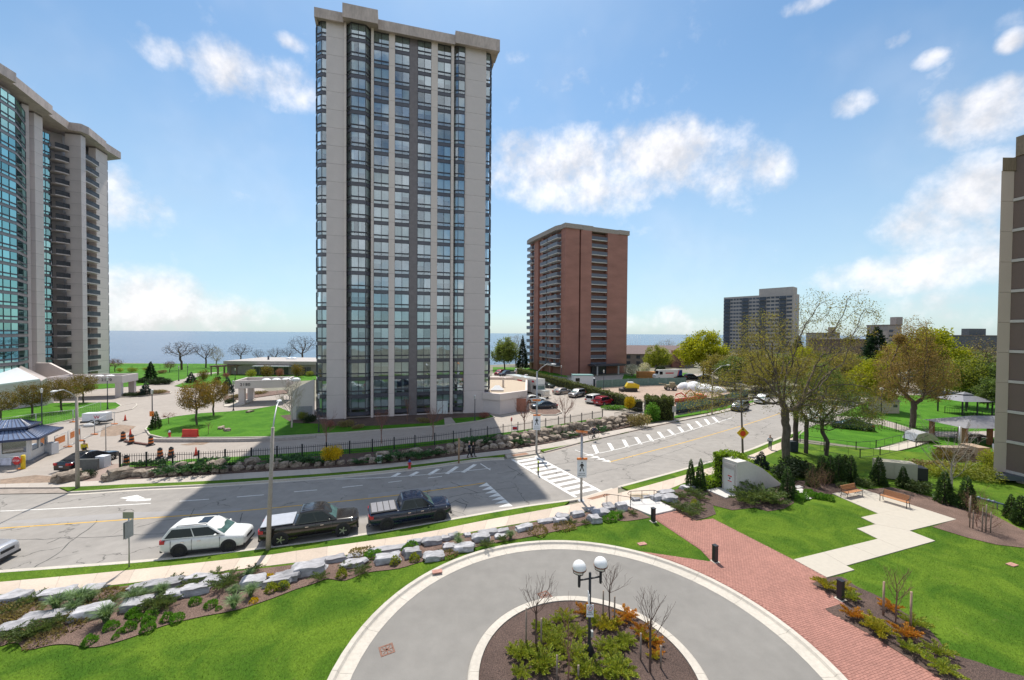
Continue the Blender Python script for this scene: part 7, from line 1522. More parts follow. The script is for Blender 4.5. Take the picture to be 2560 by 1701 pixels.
def car(name,label,cat,loc,ang,mat,L,Wd,H,belt,hood,wb,top,cab,r=.34,rim=None,tailz=None,roofmat=None,clear=.22,glass=None,extras=(),group=None,rear_box=False,wide_arch=False):
    root = thing(name,label,cat,loc,ang,group); w = Wd / 2; gl = glass or mCGL
    xs = sorted(set([-L / 2,-L / 2 + .06,-L / 2 + .2,L / 2 - .6,L / 2 - .4,L / 2 - .2,L / 2 - .08,L / 2] + [p[0] for p in top])); ring = []
    def tz(x):
        for (a,b) in zip(top,top[1:]):
            if a[0] <= x <= b[0]: return a[1] + (b[1] - a[1]) * (x - a[0]) / max(1e-6,b[0] - a[0])
        return top[-1][1] if x > top[-1][0] else top[0][1]
    for x in xs:
        fr_ = x > 0; e = min(1,(L / 2 - abs(x)) / (.75 if fr_ else .4)); k0_ = .72 if fr_ else .85; ww = w * (k0_ + (1 - k0_) * math.sqrt(max(0,1 - (1 - e) ** 2))); z = tz(x); zb = clear + (.07 if abs(x) > L / 2 - .1 else 0)
        hh = z - zb; half = [(ww * .82,zb),(ww * .96,zb + .09),(ww,zb + hh * .4),(ww * .995,zb + hh * .68),(ww * .955,z - .075),(ww * .84,z - .012),(ww * .45,z + .022),(0,z + .032)]
        ring.append([(x,y,zz) for y,zz in half] + [(x,-y,zz) for y,zz in reversed(half[:-1])])
    m_ = MB(); n_ = len(ring[0]); v = [p for rr in ring for p in rr]
    m_.add(v,[(i * n_ + k,(i + 1) * n_ + k,(i + 1) * n_ + (k + 1) % n_,i * n_ + (k + 1) % n_) for i in range(len(ring) - 1) for k in range(n_)],0,True); m_.add(ring[0],[tuple(range(n_))]); m_.add(ring[-1],[tuple(reversed(range(n_)))])
    bo = m_.build('body',mat,root,sharp=50); sb_ = bo.modifiers.new('smooth','SUBSURF'); sb_.levels = sb_.render_levels = 1
    for s in (1,-1):
        m_ = MB()
        for xx in (cab[0] + .55,(cab[0] + cab[3]) / 2 - .05,cab[3] - .25): m_.box((xx - .008,min(s * w * .97,s * (w + .002)),clear + .14),(xx + .008,max(s * w * .97,s * (w + .002)),belt - .09))
        m_.build('door_seam',mARCH,root)
    x0,x1,x2,x3 = cab; wr = w * .76; wbm = w * .915; zr = H
    sec = [(x0,wbm,belt),(x1,wr,zr - .05),(x1 + .25,wr,zr),(x2 - .3,wr,zr),(x2,wr,zr - .04),(x3,wbm * .97,belt - .02)]
    def q4(a,b): return a
    m_ = MB(); vs = []
    prof = [(x0,belt),(x1,zr - .04),(x1 + .3,zr),((x1 + x2) / 2,zr + .02),(x2 - .3,zr),(x2,zr - .05),(x3,belt - .02)]
    for (x,z) in prof:
        k = (z - belt) / (zr - belt); yy = wbm + (wr - wbm) * max(0,k); vs += [(x,yy,z),(x,yy * .8,z + (.03 if k > .8 else 0)),(x,0,z + (.045 if k > .8 else 0)),(x,-yy * .8,z + (.03 if k > .8 else 0)),(x,-yy,z)]
    fs = [(i * 5 + k,i * 5 + k + 1,(i + 1) * 5 + k + 1,(i + 1) * 5 + k) for i in range(len(prof) - 1) for k in range(4)]
    side = [i * 5 for i in range(len(prof))]; fs += [tuple(side),tuple(reversed([i + 4 for i in side]))]
    m_.add(vs,fs,0,True); cb2 = m_.build('cabin',roofmat or mat,root,sharp=30); bv = cb2.modifiers.new('round','BEVEL'); bv.width = .05; bv.segments = 2; bv.limit_method = 'ANGLE'; bv.angle_limit = R(28)
    def pt(x,z,s):  # on the cabin side
        k = (z - belt) / (zr - belt); return (x,s * (wbm + (wr - wbm) * k + .012),z)
    zb_,zt_ = belt + .05,zr - .11
    def xe(z,a,b): return a + (b - a) * (z - belt) / (zr - .05 - belt)
    for s in (1,-1):
        xr0,xr1 = xe(zb_,x0,x1) + .12,xe(zt_,x0,x1) + .14; xf0,xf1 = xe(zb_,x3,x2) - .12,xe(zt_,x3,x2) - .10; nwin = 3 if rear_box else 2
        cuts = [0,.52,1] if nwin == 2 else [0,.36,.7,1]
        for a,b in zip(cuts,cuts[1:]):
            g_ = .012; A = a + g_; B = b - g_; qd = [pt(xr0 + (xf0 - xr0) * A,zb_,s),pt(xr0 + (xf0 - xr0) * B,zb_,s),pt(xr1 + (xf1 - xr1) * B,zt_,s),pt(xr1 + (xf1 - xr1) * A,zt_,s)]
            m_ = MB(); m_.add(qd,[(0,1,2,3)]); m_.build('side_window',gl,root)
    dxf = Vector((zr - belt,0,x3 - x2)).normalized() * .015; dxr = Vector((-(zr - belt),0,x1 - x0)).normalized() * .015
    m_ = MB(); m_.add([Vector(p) + dxf for p in ((x3 + (x2 - x3) * .08,-wbm * .88,belt + (zr - belt) * .05),(x3 + (x2 - x3) * .08,wbm * .88,belt + (zr - belt) * .05),(x2 + .02,wr * .9,zr - .07),(x2 + .02,-wr * .9,zr - .07))],[(0,1,2,3)]); m_.build('windscreen',mWSG,root)
    m_ = MB(); m_.add([Vector(p) + dxr for p in ((x0 + (x1 - x0) * .12,-wbm * .82,belt + (zr - belt) * .12),(x0 + (x1 - x0) * .12,wbm * .82,belt + (zr - belt) * .12),(x1 - .01,wr * .86,zr - .1),(x1 - .01,-wr * .86,zr - .1))],[(0,1,2,3)]); m_.build('rear_window',gl,root)
    ty,rm = wheel_mesh(r,.24,rim or mRIM); ar = MB(); ar.lathe([(r * 1.2,-.02),(r * 1.2,.012),(r * 1.1,.014),(r * .5,.012)],22); ar = ar.mesh('wheel_arch',mARCH)
    for x in (-wb / 2 + wb_off(L,wb),wb / 2 + wb_off(L,wb)):
        for s in (1,-1):
            o = linkobj('wheel_arch',ar,root,(x,s * (w - .012),r * 1.04),(R(90) if s < 0 else R(-90),0,0)); o = linkobj('wheel',ty,root,(x,s * (w - .10),r),(R(90) if s < 0 else R(-90),0,0)); linkobj('rim',rm,o)
    tz_ = tailz or belt - .18
    for s in (1,-1):
        m_ = MB(); m_.box((-L / 2 + .0,s * w * .62,tz_ - .10),(-L / 2 + .34,s * w * .955,tz_ + .12)) if False else m_.box((-L / 2 - .012,min(s * w * .5,s * w * .86),tz_ - .09),(-L / 2 + .05,max(s * w * .5,s * w * .86),tz_ + .12)); m_.box((-L / 2 + .05,min(s * w * .86,s * (w * .985)),tz_ - .08),(-L / 2 + .3,max(s * w * .86,s * (w * .985)),tz_ + .11)); m_.build('tail_lamp',mTAIL,root)
        m_ = MB(); hz = tz(L / 2 - .25) - .17; m_.add([(L / 2 - .03,s * w * .50,hz - .06),(L / 2 - .10,s * w * .76,hz - .05),(L / 2 - .42,s * w * .965,hz - .02),(L / 2 - .46,s * w * .955,hz + .09),(L / 2 - .16,s * w * .74,hz + .075),(L / 2 - .07,s * w * .5,hz + .06),(L / 2 - .5,s * w * .5,hz)],[(0,1,4,5),(1,2,3,4),(0,6,2,1),(5,4,3,6)]); m_.build('headlamp',mHEAD,root)
        m_ = MB(); m_.ball((x3 - .45,s * (w + .1),belt + .1),.11,8,6,sq=(.8,1.1,.75)); m_.build('wing_mirror',mat,root)
        for dx_ in (-.55,.35): m_ = MB(); m_.box(((x0 + x3) / 2 + dx_ - .1,min(s * w * .99,s * (w * .99 + .03)),belt - .22),((x0 + x3) / 2 + dx_ + .1,max(s * w * .99,s * (w * .99 + .03)),belt - .185)); m_.build('door_handle',mCHR,root)
    m_ = MB(); m_.box((L / 2 - .06,-w * .42,hood - .44),(L / 2 + .006,w * .42,hood - .27)); m_.build('grille',mARCH,root); m_ = MB(); m_.box((L / 2 - .1,-w * .8,clear + .02),(L / 2 + .02,w * .8,clear + .16)); m_.build('bumper',mARCH,root); m_ = MB(); m_.box((-L / 2 - .02,-w * .8,clear + .04),(-L / 2 + .1,w * .8,clear + .2)); m_.build('bumper',mARCH,root)
    m_ = MB(); m_.box((-L / 2 - .03,-.2,belt - .42),(-L / 2 - .013,.2,belt - .30)); m_.build('number_plate',mPLATE,root)
    for s in (1,-1):
        m_ = MB(); m_.box((-wb / 2 + r * 1.1 + wb_off(L,wb),min(s * w * .9,s * (w + .005)),clear),(wb / 2 - r * 1.1 + wb_off(L,wb),max(s * w * .9,s * (w + .005)),clear + .12)); m_.build('sill',mARCH if wide_arch else mat,root)
    return root
def wb_off(L,wb): return (L - wb) * .06
def SUV(nm,lab,loc,ang,mat,s=1.0,rim=None,**k):
    L = 4.6 * s; return car(nm,lab,'car',loc,ang,mat,L,1.86,1.74,1.10,1.04,2.67 * s,[(-L / 2,.82),(-L / 2 + .05,1.02),(-1.8 * s,1.11),(.9 * s,1.11),(1.1 * s,1.1),(L / 2 - .75,1.05),(L / 2 - .28,.99),(L / 2 - .1,.93),(L / 2 - .02,.84),(L / 2,.74)],(-L / 2 + .08,-L / 2 + .5,.30 * s,1.22 * s),.37,rim,wide_arch=True,**k)
def SEDAN(nm,lab,loc,ang,mat,s=1.0,rim=None,**k):
    L = 4.85 * s; return car(nm,lab,'car',loc,ang,mat,L,1.84,1.45,.95,.93,2.8 * s,[(-L / 2,.72),(-L / 2 + .1,.96),(-1.5 * s,1.0),(1.1 * s,.95),(1.3 * s,.95),(L / 2 - .6,.87),(L / 2 - .2,.82),(L / 2 - .05,.74),(L / 2,.62)],(-1.95 * s,-.95 * s,.3 * s,1.25 * s),.33,rim,clear=.18,**k)
def VAN(nm,lab,loc,ang,mat,s=1.0,**k):
    L = 5.1 * s; return car(nm,lab,'van',loc,ang,mat,L,1.98,1.76,1.02,1.0,3.05 * s,[(-L / 2,.82),(-L / 2 + .06,1.02),(1.2,1.04),(1.45,1.02),(L / 2 - .5,.95),(L / 2 - .2,.86),(L / 2 - .05,.72),(L / 2,.55)],(-L / 2 + .1,-2.25 * s,.55 * s,1.6 * s),.34,rear_box=True,clear=.2,**k)
def PICKUP(nm,lab,loc,ang,mat,rim,panels,L=5.95,bedx=-.95,covermat=None):
    r_ = car(nm,lab,'pickup truck',loc,ang,mat,L,2.03,1.93,1.22,1.2,3.7,[(-L / 2,1.1),(-L / 2 + .06,1.28),(bedx - .1,1.3),(bedx,1.22),(1.35,1.22),(1.55,1.21),(L / 2 - .35,1.17),(L / 2 - .1,1.1),(L / 2 - .02,.95),(L / 2,.62)],(bedx + .05,bedx + .32,.78,1.62),.41,rim,tailz=1.02,clear=.36)
    x0,x1 = -L / 2 + .12,bedx - .06
    if panels == 1: m_ = MB(); m_.box((x0,-.88,1.31),(x1,.88,1.36)); m_.build('bed_cover',covermat,r_)
    else:
        m_ = MB(); m_.box((x0,-.9,1.30),(x1,.9,1.325)); par = m_.build('bed_cover',mARCH,r_)
        for i in range(panels): a = x0 + .05 + (x1 - x0 - .1) * i / panels; b = x0 + .05 + (x1 - x0 - .1) * (i + 1) / panels; m_ = MB(); m_.box((a + .02,-.82,1.326),(b - .03,.82,1.37)); m_.build('cover_panel',covermat,par)
    for s in (1,-1): m_ = MB(); m_.box((-.7,min(s * 1.0,s * 1.12),.42),(1.3,max(s * 1.0,s * 1.12),.47)); m_.build('side_step',mARCH,r_)
    for i in range(5): m_ = MB(); m_.box((bedx + .42,-.55 + i * .26,1.965),(.5,-.49 + i * .26,1.985)); m_.build('roof_rib',mat,r_)
    return r_
pWHITE = paint('white_car_paint',(.72,.72,.69)); pBLK = paint('brown_black_paint',(.022,.018,.016),.15); pNAVY = paint('navy_paint',(.010,.016,.038),.12); pBLACK = paint('black_paint',(.012,.013,.018),.12); pSILV = paint('silver_paint',(.42,.41,.41),.25,.6); pCHAMP = paint('champagne_paint',(.40,.36,.33),.25,.6); pRED = paint('crimson_paint',(.27,.012,.025),.2); pGREYB = paint('dark_slate_paint',(.035,.045,.055),.2); pSLATE = paint('slate_blue_paint',(.05,.06,.10),.2); pGREEN = paint('dark_green_paint',(.02,.035,.035),.2)
def heading(a,b): d = P(*b) - P(*a); return math.atan2(d.y,d.x)
def park(a,b,k=.5): return P(*a).lerp(P(*b),k)
h1_ = heading((445,1390),(567,1378)); nrm = lambda h: Vector((-math.sin(h),math.cos(h),0))
o = SUV('suv','white compact suv with black wheels parked at the near kerb',park((445,1392),(567,1378)) + nrm(h1_) * .80,h1_,pWHITE,1.0,mRIMB)
m_ = MB(); m_.box((-.45,-.42,1.77),(.1,.42,1.795)); m_.build('sunroof',mCGL,o)
for s in (1,-1): m_ = MB(); m_.tube([(-1.5,s * .66,1.72),(-1.4,s * .66,1.80),(.1,s * .66,1.81),(.2,s * .66,1.73)],.022,6); m_.build('roof_rail',mARCH,o)
m_ = MB(); m_.box((1.5,-.78,.985),(2.02,.78,.992)); m_.build('hood_deflector',mARCH,o) if False else None
h2_ = heading((694,1365),(853,1340)); PICKUP('pickup_truck','brown black pickup with a flat grey bed cover and chrome wheels',park((694,1366),(853,1340),.5) + nrm(h2_) * .88,h2_,pBLK,mRIM,1,covermat=M('grey_vinyl_cover',(.36,.38,.43),.5,.05,3))
h3_ = heading((964,1326),(1093,1304)); PICKUP('pickup_truck','navy pickup with black wheels and a folding panelled bed cover',park((964,1326),(1093,1304),.5) + nrm(h3_) * .88,h3_,pNAVY,mRIMB,4,5.8,covermat=M('grey_cover_panel',(.20,.20,.22),.45,.05,3))
SUV('suv','grey car with only its nose showing at the picture edge',P(-150,1436) + nrm(.1) * .9,heading((-170,1438),(-60,1429)),paint('pale_grey_paint',(.45,.45,.47),.25,.4),1.0)
SEDAN('sedan','black sedan driving in past the gatehouse',P(222,1162),heading((160,1180),(268,1148)),pBLACK,1.0)
z5s = lambda x,y: (1230 + x * .1403,900 + y * .1403)
for (f,nm,lab,a,b,mt) in ((SEDAN,'sedan','champagne sedan parked against the long hedge',(1160,625),(1350,600),pCHAMP),(SUV,'suv','silver suv facing the tower beside the champagne sedan',(1610,650),(1430,685),pSILV),(VAN,'minivan','white minivan with dark windows parked tail to the street',(1730,800),(1960,740),pWHITE),(SUV,'suv','crimson red hatchback in front of the white minivan',(1890,835),(2130,790),pRED),
    (SEDAN,'sedan','white sedan parked behind the low garage building',(650,770),(840,760),pWHITE),(SEDAN,'sedan','dark sedan parked behind the kerbed planting island',(1080,880),(780,890),pGREYB),(SEDAN,'sedan','dark green sedan half hidden behind the removal truck',(880,495),(1020,505),pGREEN),(SUV,'suv','red car parked deepest in the car park by the willow',(180,265),(90,280),pRED)):
    h_ = heading(z5s(*a),z5s(*b)); f(nm,lab,park(z5s(*a),z5s(*b)) + Vector((0,.6,0)),h_,mt)
PICKUP('pickup_truck','slate blue pickup at the back of the car park',park(z5s(180,305),z5s(360,295)) + Vector((0,.8,0)),heading(z5s(360,295),z5s(180,305)),pSLATE,mRIM,1,5.6,covermat=mARCH)
for (f,nm,lab,px,py,an,mt) in ((VAN,'minivan','white van parked behind the hedge end beside the willow',1305,934,0.3,pWHITE),(SEDAN,'sedan','pale car roof behind the hedge below the brick tower',1330,944,.3,pSILV),(SUV,'suv','dark grey suv parked at the far kerb beyond the hatching',1850,1026,heading((1900,1010),(1840,1028)),pGREYB),(SUV,'suv','white suv behind the dark grey one at the far kerb',1905,1008,heading((1930,1000),(1890,1012)),pWHITE),(SEDAN,'sedan','silver sedan third in line at the far kerb, behind branches',1958,992,heading((1980,984),(1930,998)),pSILV),
    (SEDAN,'sedan','black sedan parked beside the delivery van',1700,950,0.2,pBLACK),(SUV,'suv','dark suv near the lime maple trunk',1728,949,.2,pGREYB),(SEDAN,'sedan','dark car at the end of the row under the lime maple',1765,948,.2,pGREEN),(SEDAN,'sedan','dark blue car on the side drive behind the leaning tree',2130,1072,2.6,pNAVY),(SEDAN,'sedan','white car on the side drive seen through the leaning tree',2050,1052,.4,pWHITE),(SEDAN,'sedan','silver car in the far parking behind the lime tree',2120,1000,.2,pSILV),(SEDAN,'sedan','red car in the far parking beyond the street tree',2085,985,.2,pRED)):
    f(nm,lab,P(px,py),an,mt)
a,b = P(*z5s(330,560)),P(*z5s(930,700)); d = b - a; h_ = math.atan2(d.y,d.x)
tr = thing('removal_truck','long white removal box truck with red lettering in the car park','truck',a + Vector((0,1.2,0)),h_); tl = d.length + 1.2
m_ = MB(); m_.box((0,-1.25,1.0),(tl * .72,1.25,3.95)); bx_ = m_.build('cargo_box',pWHITE,tr); m_ = MB(); m_.box((tl * .72,-1.25,2.75),(tl * .83,1.25,3.95)); m_.build('overcab_box',pWHITE,tr)
m_ = MB(); m_.box((tl * .72 + .03,-1.1,.75),(tl * .85,1.1,2.7)); cb_ = m_.build('cab',pWHITE,tr); m_ = MB(); m_.prism([(tl * .85,-.95),(tl * .985,-.8),(tl * .985,.8),(tl * .85,.95)],.7,1.75); m_.build('hood',pWHITE,tr)
m_ = MB(); m_.box((tl * .85,-.95,1.8),(tl * .853,.95,2.6)); m_.build('windscreen',mWSG,cb_)
for s in (1,-1): m_ = MB(); m_.box((tl * .75,min(s * 1.1,s * 1.11),1.75),(tl * .83,max(s * 1.1,s * 1.11),2.55)); m_.build('side_window',mCGL,cb_)
m_ = MB(); m_.box((tl * .985,-.6,.85),(tl * .99,.6,1.6)); m_.build('grille',mCHR,tr); m_ = MB(); m_.box((tl * .98,-1.1,.45),(tl,1.1,.75)); m_.build('bumper',mCHR,tr); m_ = MB(); m_.box((0,-1.0,.55),(tl * .9,1.0,1.0)); m_.build('chassis',mARCH,tr)
ty,rm = wheel_mesh(.5,.3,mRIM)
for x in (tl * .18,tl * .91):
    for s in (1,-1): o = linkobj('wheel',ty,tr,(x,s * 1.05,.5),(R(90) if s < 0 else R(-90),0,0)); linkobj('rim',rm,o)
mRL = M('red_lettering',(.55,.02,.04),.5,.05,3); mBL = M('navy_lettering',(.02,.025,.06),.5,.05,3)
text_part('R',1.5,bx_,(tl * .22,-1.262,2.0),(R(90),0,0),mBL); m_ = MB(); m_.box((tl * .335,-1.262,2.72),(tl * .47,-1.252,3.3)); m_.box((tl * .335,-1.262,2.1),(tl * .49,-1.252,2.55)); m_.build('lettering_block',mRL,bx_); text_part('MOVING',.42,bx_,(tl * .345,-1.272,2.82),(R(90),0,0),M('pale_lettering',(.7,.6,.6),.5,.02,3)) if False else None
for i in range(3): m_ = MB(); m_.box((tl * .24,-1.262,1.82 - i * .2),(tl * (.49 - i * .05),-1.256,1.9 - i * .2)); m_.build('lettering_line',M('grey_lettering',(.3,.3,.33),.6,.1,9),bx_)
m_ = MB(); m_.box((tl * .73,-1.262,3.2),(tl * .79,-1.252,3.6)); m_.build('lettering_block',mRL,tr); m_ = MB(); m_.box((tl * .06,-1.262,1.3),(tl * .14,-1.254,3.3)); m_.build('side_door',M('door_outline_grey',(.55,.56,.55),.6,.05,3),bx_)
a = P(1642,951); dv = thing('delivery_van','white step van with red and blue stripes beside the lumber stack','van',a + Vector((0,1,0)),.12)
m_ = MB(); m_.prism([(1.2,-1.05),(8.0,-1.05),(8.0,1.05),(1.2,1.05)],.6,3.1); bd = m_.build('body',pWHITE,dv)
m_ = MB(); m_.add([(-.5,-1,.6),(1.2,-1.05,.6),(1.2,-1.05,3.1),(.6,-1,3.05),(0.2,-1,1.75),(-.5,-1,1.5),(-.5,1,.6),(1.2,1.05,.6),(1.2,1.05,3.1),(.6,1,3.05),(.2,1,1.75),(-.5,1,1.5)],[(0,1,2,3,4,5),(11,10,9,8,7,6),(0,5,11,6),(5,4,10,11),(4,3,9,10),(3,2,8,9)]); m_.build('nose',pWHITE,dv)
m_ = MB(); m_.add([(.58,-.9,2.9),(.22,-.9,1.85),(.22,.9,1.85),(.58,.9,2.9)],[(0,1,2,3)]); m_.v = [(x - .02,y,z) for x,y,z in m_.v]; m_.build('windscreen',mCGL,dv); m_ = MB(); m_.box((.75,-1.07,1.7),(1.7,-1.052,2.6)); m_.build('side_window',mCGL,dv)
m_ = MB(); m_.add([(6.2,-1.06,.9),(6.45,-1.06,.9),(7.0,-1.06,3.0),(6.75,-1.06,3.0)],[(0,1,2,3)]); m_.build('red_stripe',mRL,bd); m_ = MB(); m_.add([(6.5,-1.06,.9),(7.9,-1.06,.9),(7.9,-1.06,3.0),(7.05,-1.06,3.0)],[(0,1,2,3)]); m_.build('blue_panel',M('mail_blue',(.02,.04,.20),.4,.05,3),bd); m_ = MB(); m_.box((2.6,-1.06,1.95),(5.2,-1.052,2.3)); m_.build('red_lettering',mRL,bd)
ty,rm = wheel_mesh(.42,.26,mRIM)
for x in (.6,6.2):
    for s in (1,-1): o = linkobj('wheel',ty,dv,(x,s * .95,.42),(R(90) if s < 0 else R(-90),0,0)); linkobj('rim',rm,o)
# street furniture and site things
def Bx(root,name,mat,*bb):
    m_ = MB()
    for a,b in bb: m_.box(a,b)
    return m_.build(name,mat,root)
def Tb(root,name,mat,pts,r,n=8): m_ = MB(); m_.tube(pts,r,n); return m_.build(name,mat,root)
def Ob(root,name,mat,a,b,w,h): m_ = MB(); m_.obox(a,b,w,h); return m_.build(name,mat,root)
mBKM = M('black_metal',(.018,.02,.026),.45,.1,4); mGALV = M('galvanised_steel',(.42,.43,.44),.45,.1,6,metal=.6); mPOLE = M('concrete_pole',(.34,.30,.265),.9,.1,9); mSGW = M('sign_white_sheet',(.74,.76,.80),.4,.03,4); mSGB = M('sign_black',(.02,.02,.022),.5,.05,3); mORG = M('safety_orange',(.72,.19,.015),.5,.06,4); mYEL = M('safety_yellow',(.70,.50,.015),.5,.06,4); mREDP = M('red_plastic',(.55,.045,.03),.45,.06,3); mWPL = M('white_cabinet',(.66,.68,.72),.5,.04,3); mLUM = M('lamp_housing',(.62,.63,.64),.4,.05,3); mGLOBE = M('opal_globe',(.82,.82,.82),.25,.02,3); mWOOD = M('bench_wood',(.46,.22,.10),.6,.15,7,rnd=.12,stretch=(1,8,8)); mSGG = M('sign_back_grey',(.33,.34,.33),.5,.06,4); mSIGR = M('sign_red_sheet',(.55,.03,.035),.45,.04,4)
fence = thing('picket_fence','long black metal picket fence above the far rockery','fence')
fl_ = resample(spline(PL(*[(x,y) for x,y in FENCEL]),8),2.4)
for i,p in enumerate(fl_):
    Bx(fence,'post',mBKM,((p.x - .06,p.y - .06,.1),(p.x + .06,p.y + .06,1.62)))
    if i + 1 < len(fl_):
        q = fl_[i + 1]; m_ = MB()
        for z in (.35,1.25): m_.obox(p + Vector((0,0,z)),q + Vector((0,0,z)),.03,.045)
        for k in range(1,11): c = p.lerp(q,k / 11); m_.box((c.x - .014,c.y - .014,.15),(c.x + .014,c.y + .014,1.48))
        m_.build('picket_panel',mBKM,fence)
def street_light(label,base,hp,head,mat,r0,r1,off=(0,0),curve=True):
    b = base; r = thing('street_light',label,'street light',b); Tb(r,'pole',mat,[(0,0,-.1),(off[0] * .5,off[1] * .5,hp * .5),(off[0],off[1],hp)],[r0,(r0 + r1) / 2,r1],10)
    h = Vector(head) - b; t = Vector((off[0],off[1],hp - .1)); Tb(r,'arm',mGALV if mat is not mGALV else mat,[t,t.lerp(h,.3) + Vector((0,0,.28)),t.lerp(h,.65) + Vector((0,0,.32)),h],.045,8)
    d = (h - t); d.z = 0; d.normalize(); m_ = MB(); m_.ball((0,0,0),.3,10,6,sq=(1.15,.55,.3)); m_.build('lamp_head',mLUM,r,h + d * .2,(0,0,math.atan2(d.y,d.x))); return r
b = P(194,1220.5,.12); street_light('concrete street light nearest the gatehouse',b,7.9,PY(140,978,b.y - 2.2),mPOLE,.15,.09)
b = P(670,1374,.12); street_light('concrete street light in front of the dark pickup',b,7.7,PY(697,1004,b.y + 2.0),mPOLE,.15,.09,(.33,0))
b = P(1341,1130.5,.12); pl3 = street_light('steel street light carrying a crossing sign on the far side',b,9.3,PY(1379,911,b.y),mGALV,.13,.08)
b = P(1780,1036,.12); street_light('weathered street light by the building yard fence',b,7.2,PY(1818,913,b.y),mPOLE,.12,.09)
b = P(1857,1134,.12); pd = thing('sign_pole','slim dark pole with a yellow diamond stop ahead sign','sign pole',b); Tb(pd,'pole',M('dark_wood_pole',(.10,.085,.08),.9,.15,5),[(0,0,-.1),(-.35,0,7.6)],[.12,.07],8)
m_ = MB(); m_.add([(-.72,-.14,2.4),(0,-.14,1.68),(.72,-.14,2.4),(0,-.14,3.12),(-.72,-.11,2.4),(0,-.11,1.68),(.72,-.11,2.4),(0,-.11,3.12)],[(0,1,2,3),(7,6,5,4),(0,4,5,1),(1,5,6,2),(2,6,7,3),(3,7,4,0)]); sg = m_.build('sign_plate',M('sign_yellow',(.75,.47,.02),.4,.04,3),pd,(-.1,0,0))
m_ = MB(); m_.add([(.34 * math.cos(R(22.5 + 45 * k)),-.146,2.33 + .34 * math.sin(R(22.5 + 45 * k))) for k in range(8)],[tuple(range(8))]); m_.build('stop_symbol',M('sign_orange_red',(.68,.07,.02),.4,.04,3),sg); m_ = MB(); m_.add([(0,-.146,2.98),(-.15,-.146,2.78),(-.05,-.146,2.78),(-.05,-.146,2.69),(.05,-.146,2.69),(.05,-.146,2.78),(.15,-.146,2.78)],[tuple(range(7))]); m_.build('arrow_symbol',mSGB,sg)
def crossing_sign(root,z,y=-.16,s=1.0):
    sg = Bx(root,'crossing_sign',mSGW,((-.38 * s,y - .02,z),(.38 * s,y,z + 1.45 * s))); w = MB(); v = lambda x,q: (x * s,y - .024,z + q * s)
    w.add([v(.06 * math.cos(a),1.22 + .06 * math.sin(a)) for a in np.linspace(0,5.8,10)],[tuple(range(10))])
    for q in (((-.09,1.13),(.10,1.13),(.07,.82),(-.07,.82)),((-.09,1.12),(-.2,.92),(-.15,.9),(-.05,1.05)),((.09,1.12),(.2,.93),(.15,.9),(.05,1.05)),((-.07,.84),(0,.84),(-.1,.5),(-.19,.52)),((0,.84),(.07,.84),(.19,.52),(.11,.5))): w.add([v(*p) for p in q],[(0,1,2,3)])
    w.build('walking_symbol',mSGB,sg); text_part('STOP FOR',.12 * s,sg,(0,y - .026,z + .28 * s),(R(90),0,0),mSGB,.002,'lettering',1,'CENTER'); text_part('PEDESTRIANS',.1 * s,sg,(0,y - .026,z + .13 * s),(R(90),0,0),mSGB,.002,'lettering',1,'CENTER')
    Bx(root,'side_sign',mSGG,((.36 * s,y + .03,z),(.39 * s,y + .62,z + 1.4 * s)))
    m_ = MB(); m_.tube([(-.42,y - .05,z + 1.55 * s),(-.05,y - .05,z + 1.55 * s)],.09,8); m_.build('beacon',mORG,root); m_ = MB(); m_.tube([(.05,y - .05,z + 1.55 * s),(.42,y - .05,z + 1.55 * s)],.09,8); m_.build('beacon',mORG,root)
b = P(1453,1253,.08); bp = thing('crossing_beacon','steel crossing pole with pedestrian sign and orange beacons by the near kerb','crossing sign',b); Tb(bp,'pole',mGALV,[(0,0,-.05),(0,0,5.6)],.1,12); Bx(bp,'base_plate',mGALV,((-.24,-.24,0),(.24,.24,.06))); crossing_sign(bp,2.0); m_ = MB(); m_.prism([(-.55,-.3),(.4,-.3),(.55,.35),(-.4,.35)],0,.06); m_.build('solar_panel',mORG,bp,(0,0,5.68),(R(-24),R(6),0))
crossing_sign(pl3,2.6,s=1.1); m_ = MB(); m_.prism([(-.5,-.3),(.4,-.3),(.5,.3),(-.4,.3)],0,.06); m_.build('solar_panel',mORG,pl3,(-.05,-.2,6.0),(R(-24),0,0))
def post(name,label,cat,px,py,h,mat,r=.04,group=None,z=.12): o = thing(name,label,cat,P(px,py,z),0,group); Tb(o,'post',mat,[(0,0,-.05),(0,0,h)],r,8); return o
o = post('sign_post','street sign post on the near verge beside the white suv','sign',323,1418,3.1,mGALV,.035); Bx(o,'street_name_plate',M('olive_sign_back',(.26,.27,.19),.6,.05,3),((-.3,-.05,2.85),(.32,-.03,3.22))); Bx(o,'sign_plate',mSGG,((-.04,-.3,1.75),(-.02,.3,2.7)),((.06,-.3,1.75),(.08,.2,2.7)))
o = post('wooden_post','plain wooden pole stub beside the far sidewalk','post',1147,1157,2.6,M('wood_post',(.33,.21,.13),.9,.15,5),.09)
o = post('sign_post','grey backed sign at the hedge end by the far sidewalk','sign',1685,1058,2.6,mGALV,.03); Bx(o,'sign_plate',mSGG,((-.3,-.05,1.7),(.3,-.03,2.6)))
o = post('hydrant_marker_sign','small no parking sign fixed to the fence near the steel street light','sign',1287,1090,1.2,mGALV,.025); Bx(o,'sign_plate',mSGW,((-.35,-.05,.75),(.35,-.03,1.3))); Bx(o,'red_print',mSIGR,((-.3,-.06,.85),(.3,-.052,1.2)))
o = post('stop_sign','small dark backed stop sign on the tower drive behind the fence','sign',1278.5,1092,2.5,mGALV,.03,z=0); m_ = MB(); m_.lathe([(.02,-.02),(.3,-.02),(.3,.02),(.02,.02)],8); m_.build('sign_plate',mSIGR,o,(0,0,2.3),(R(90),0,R(70)))
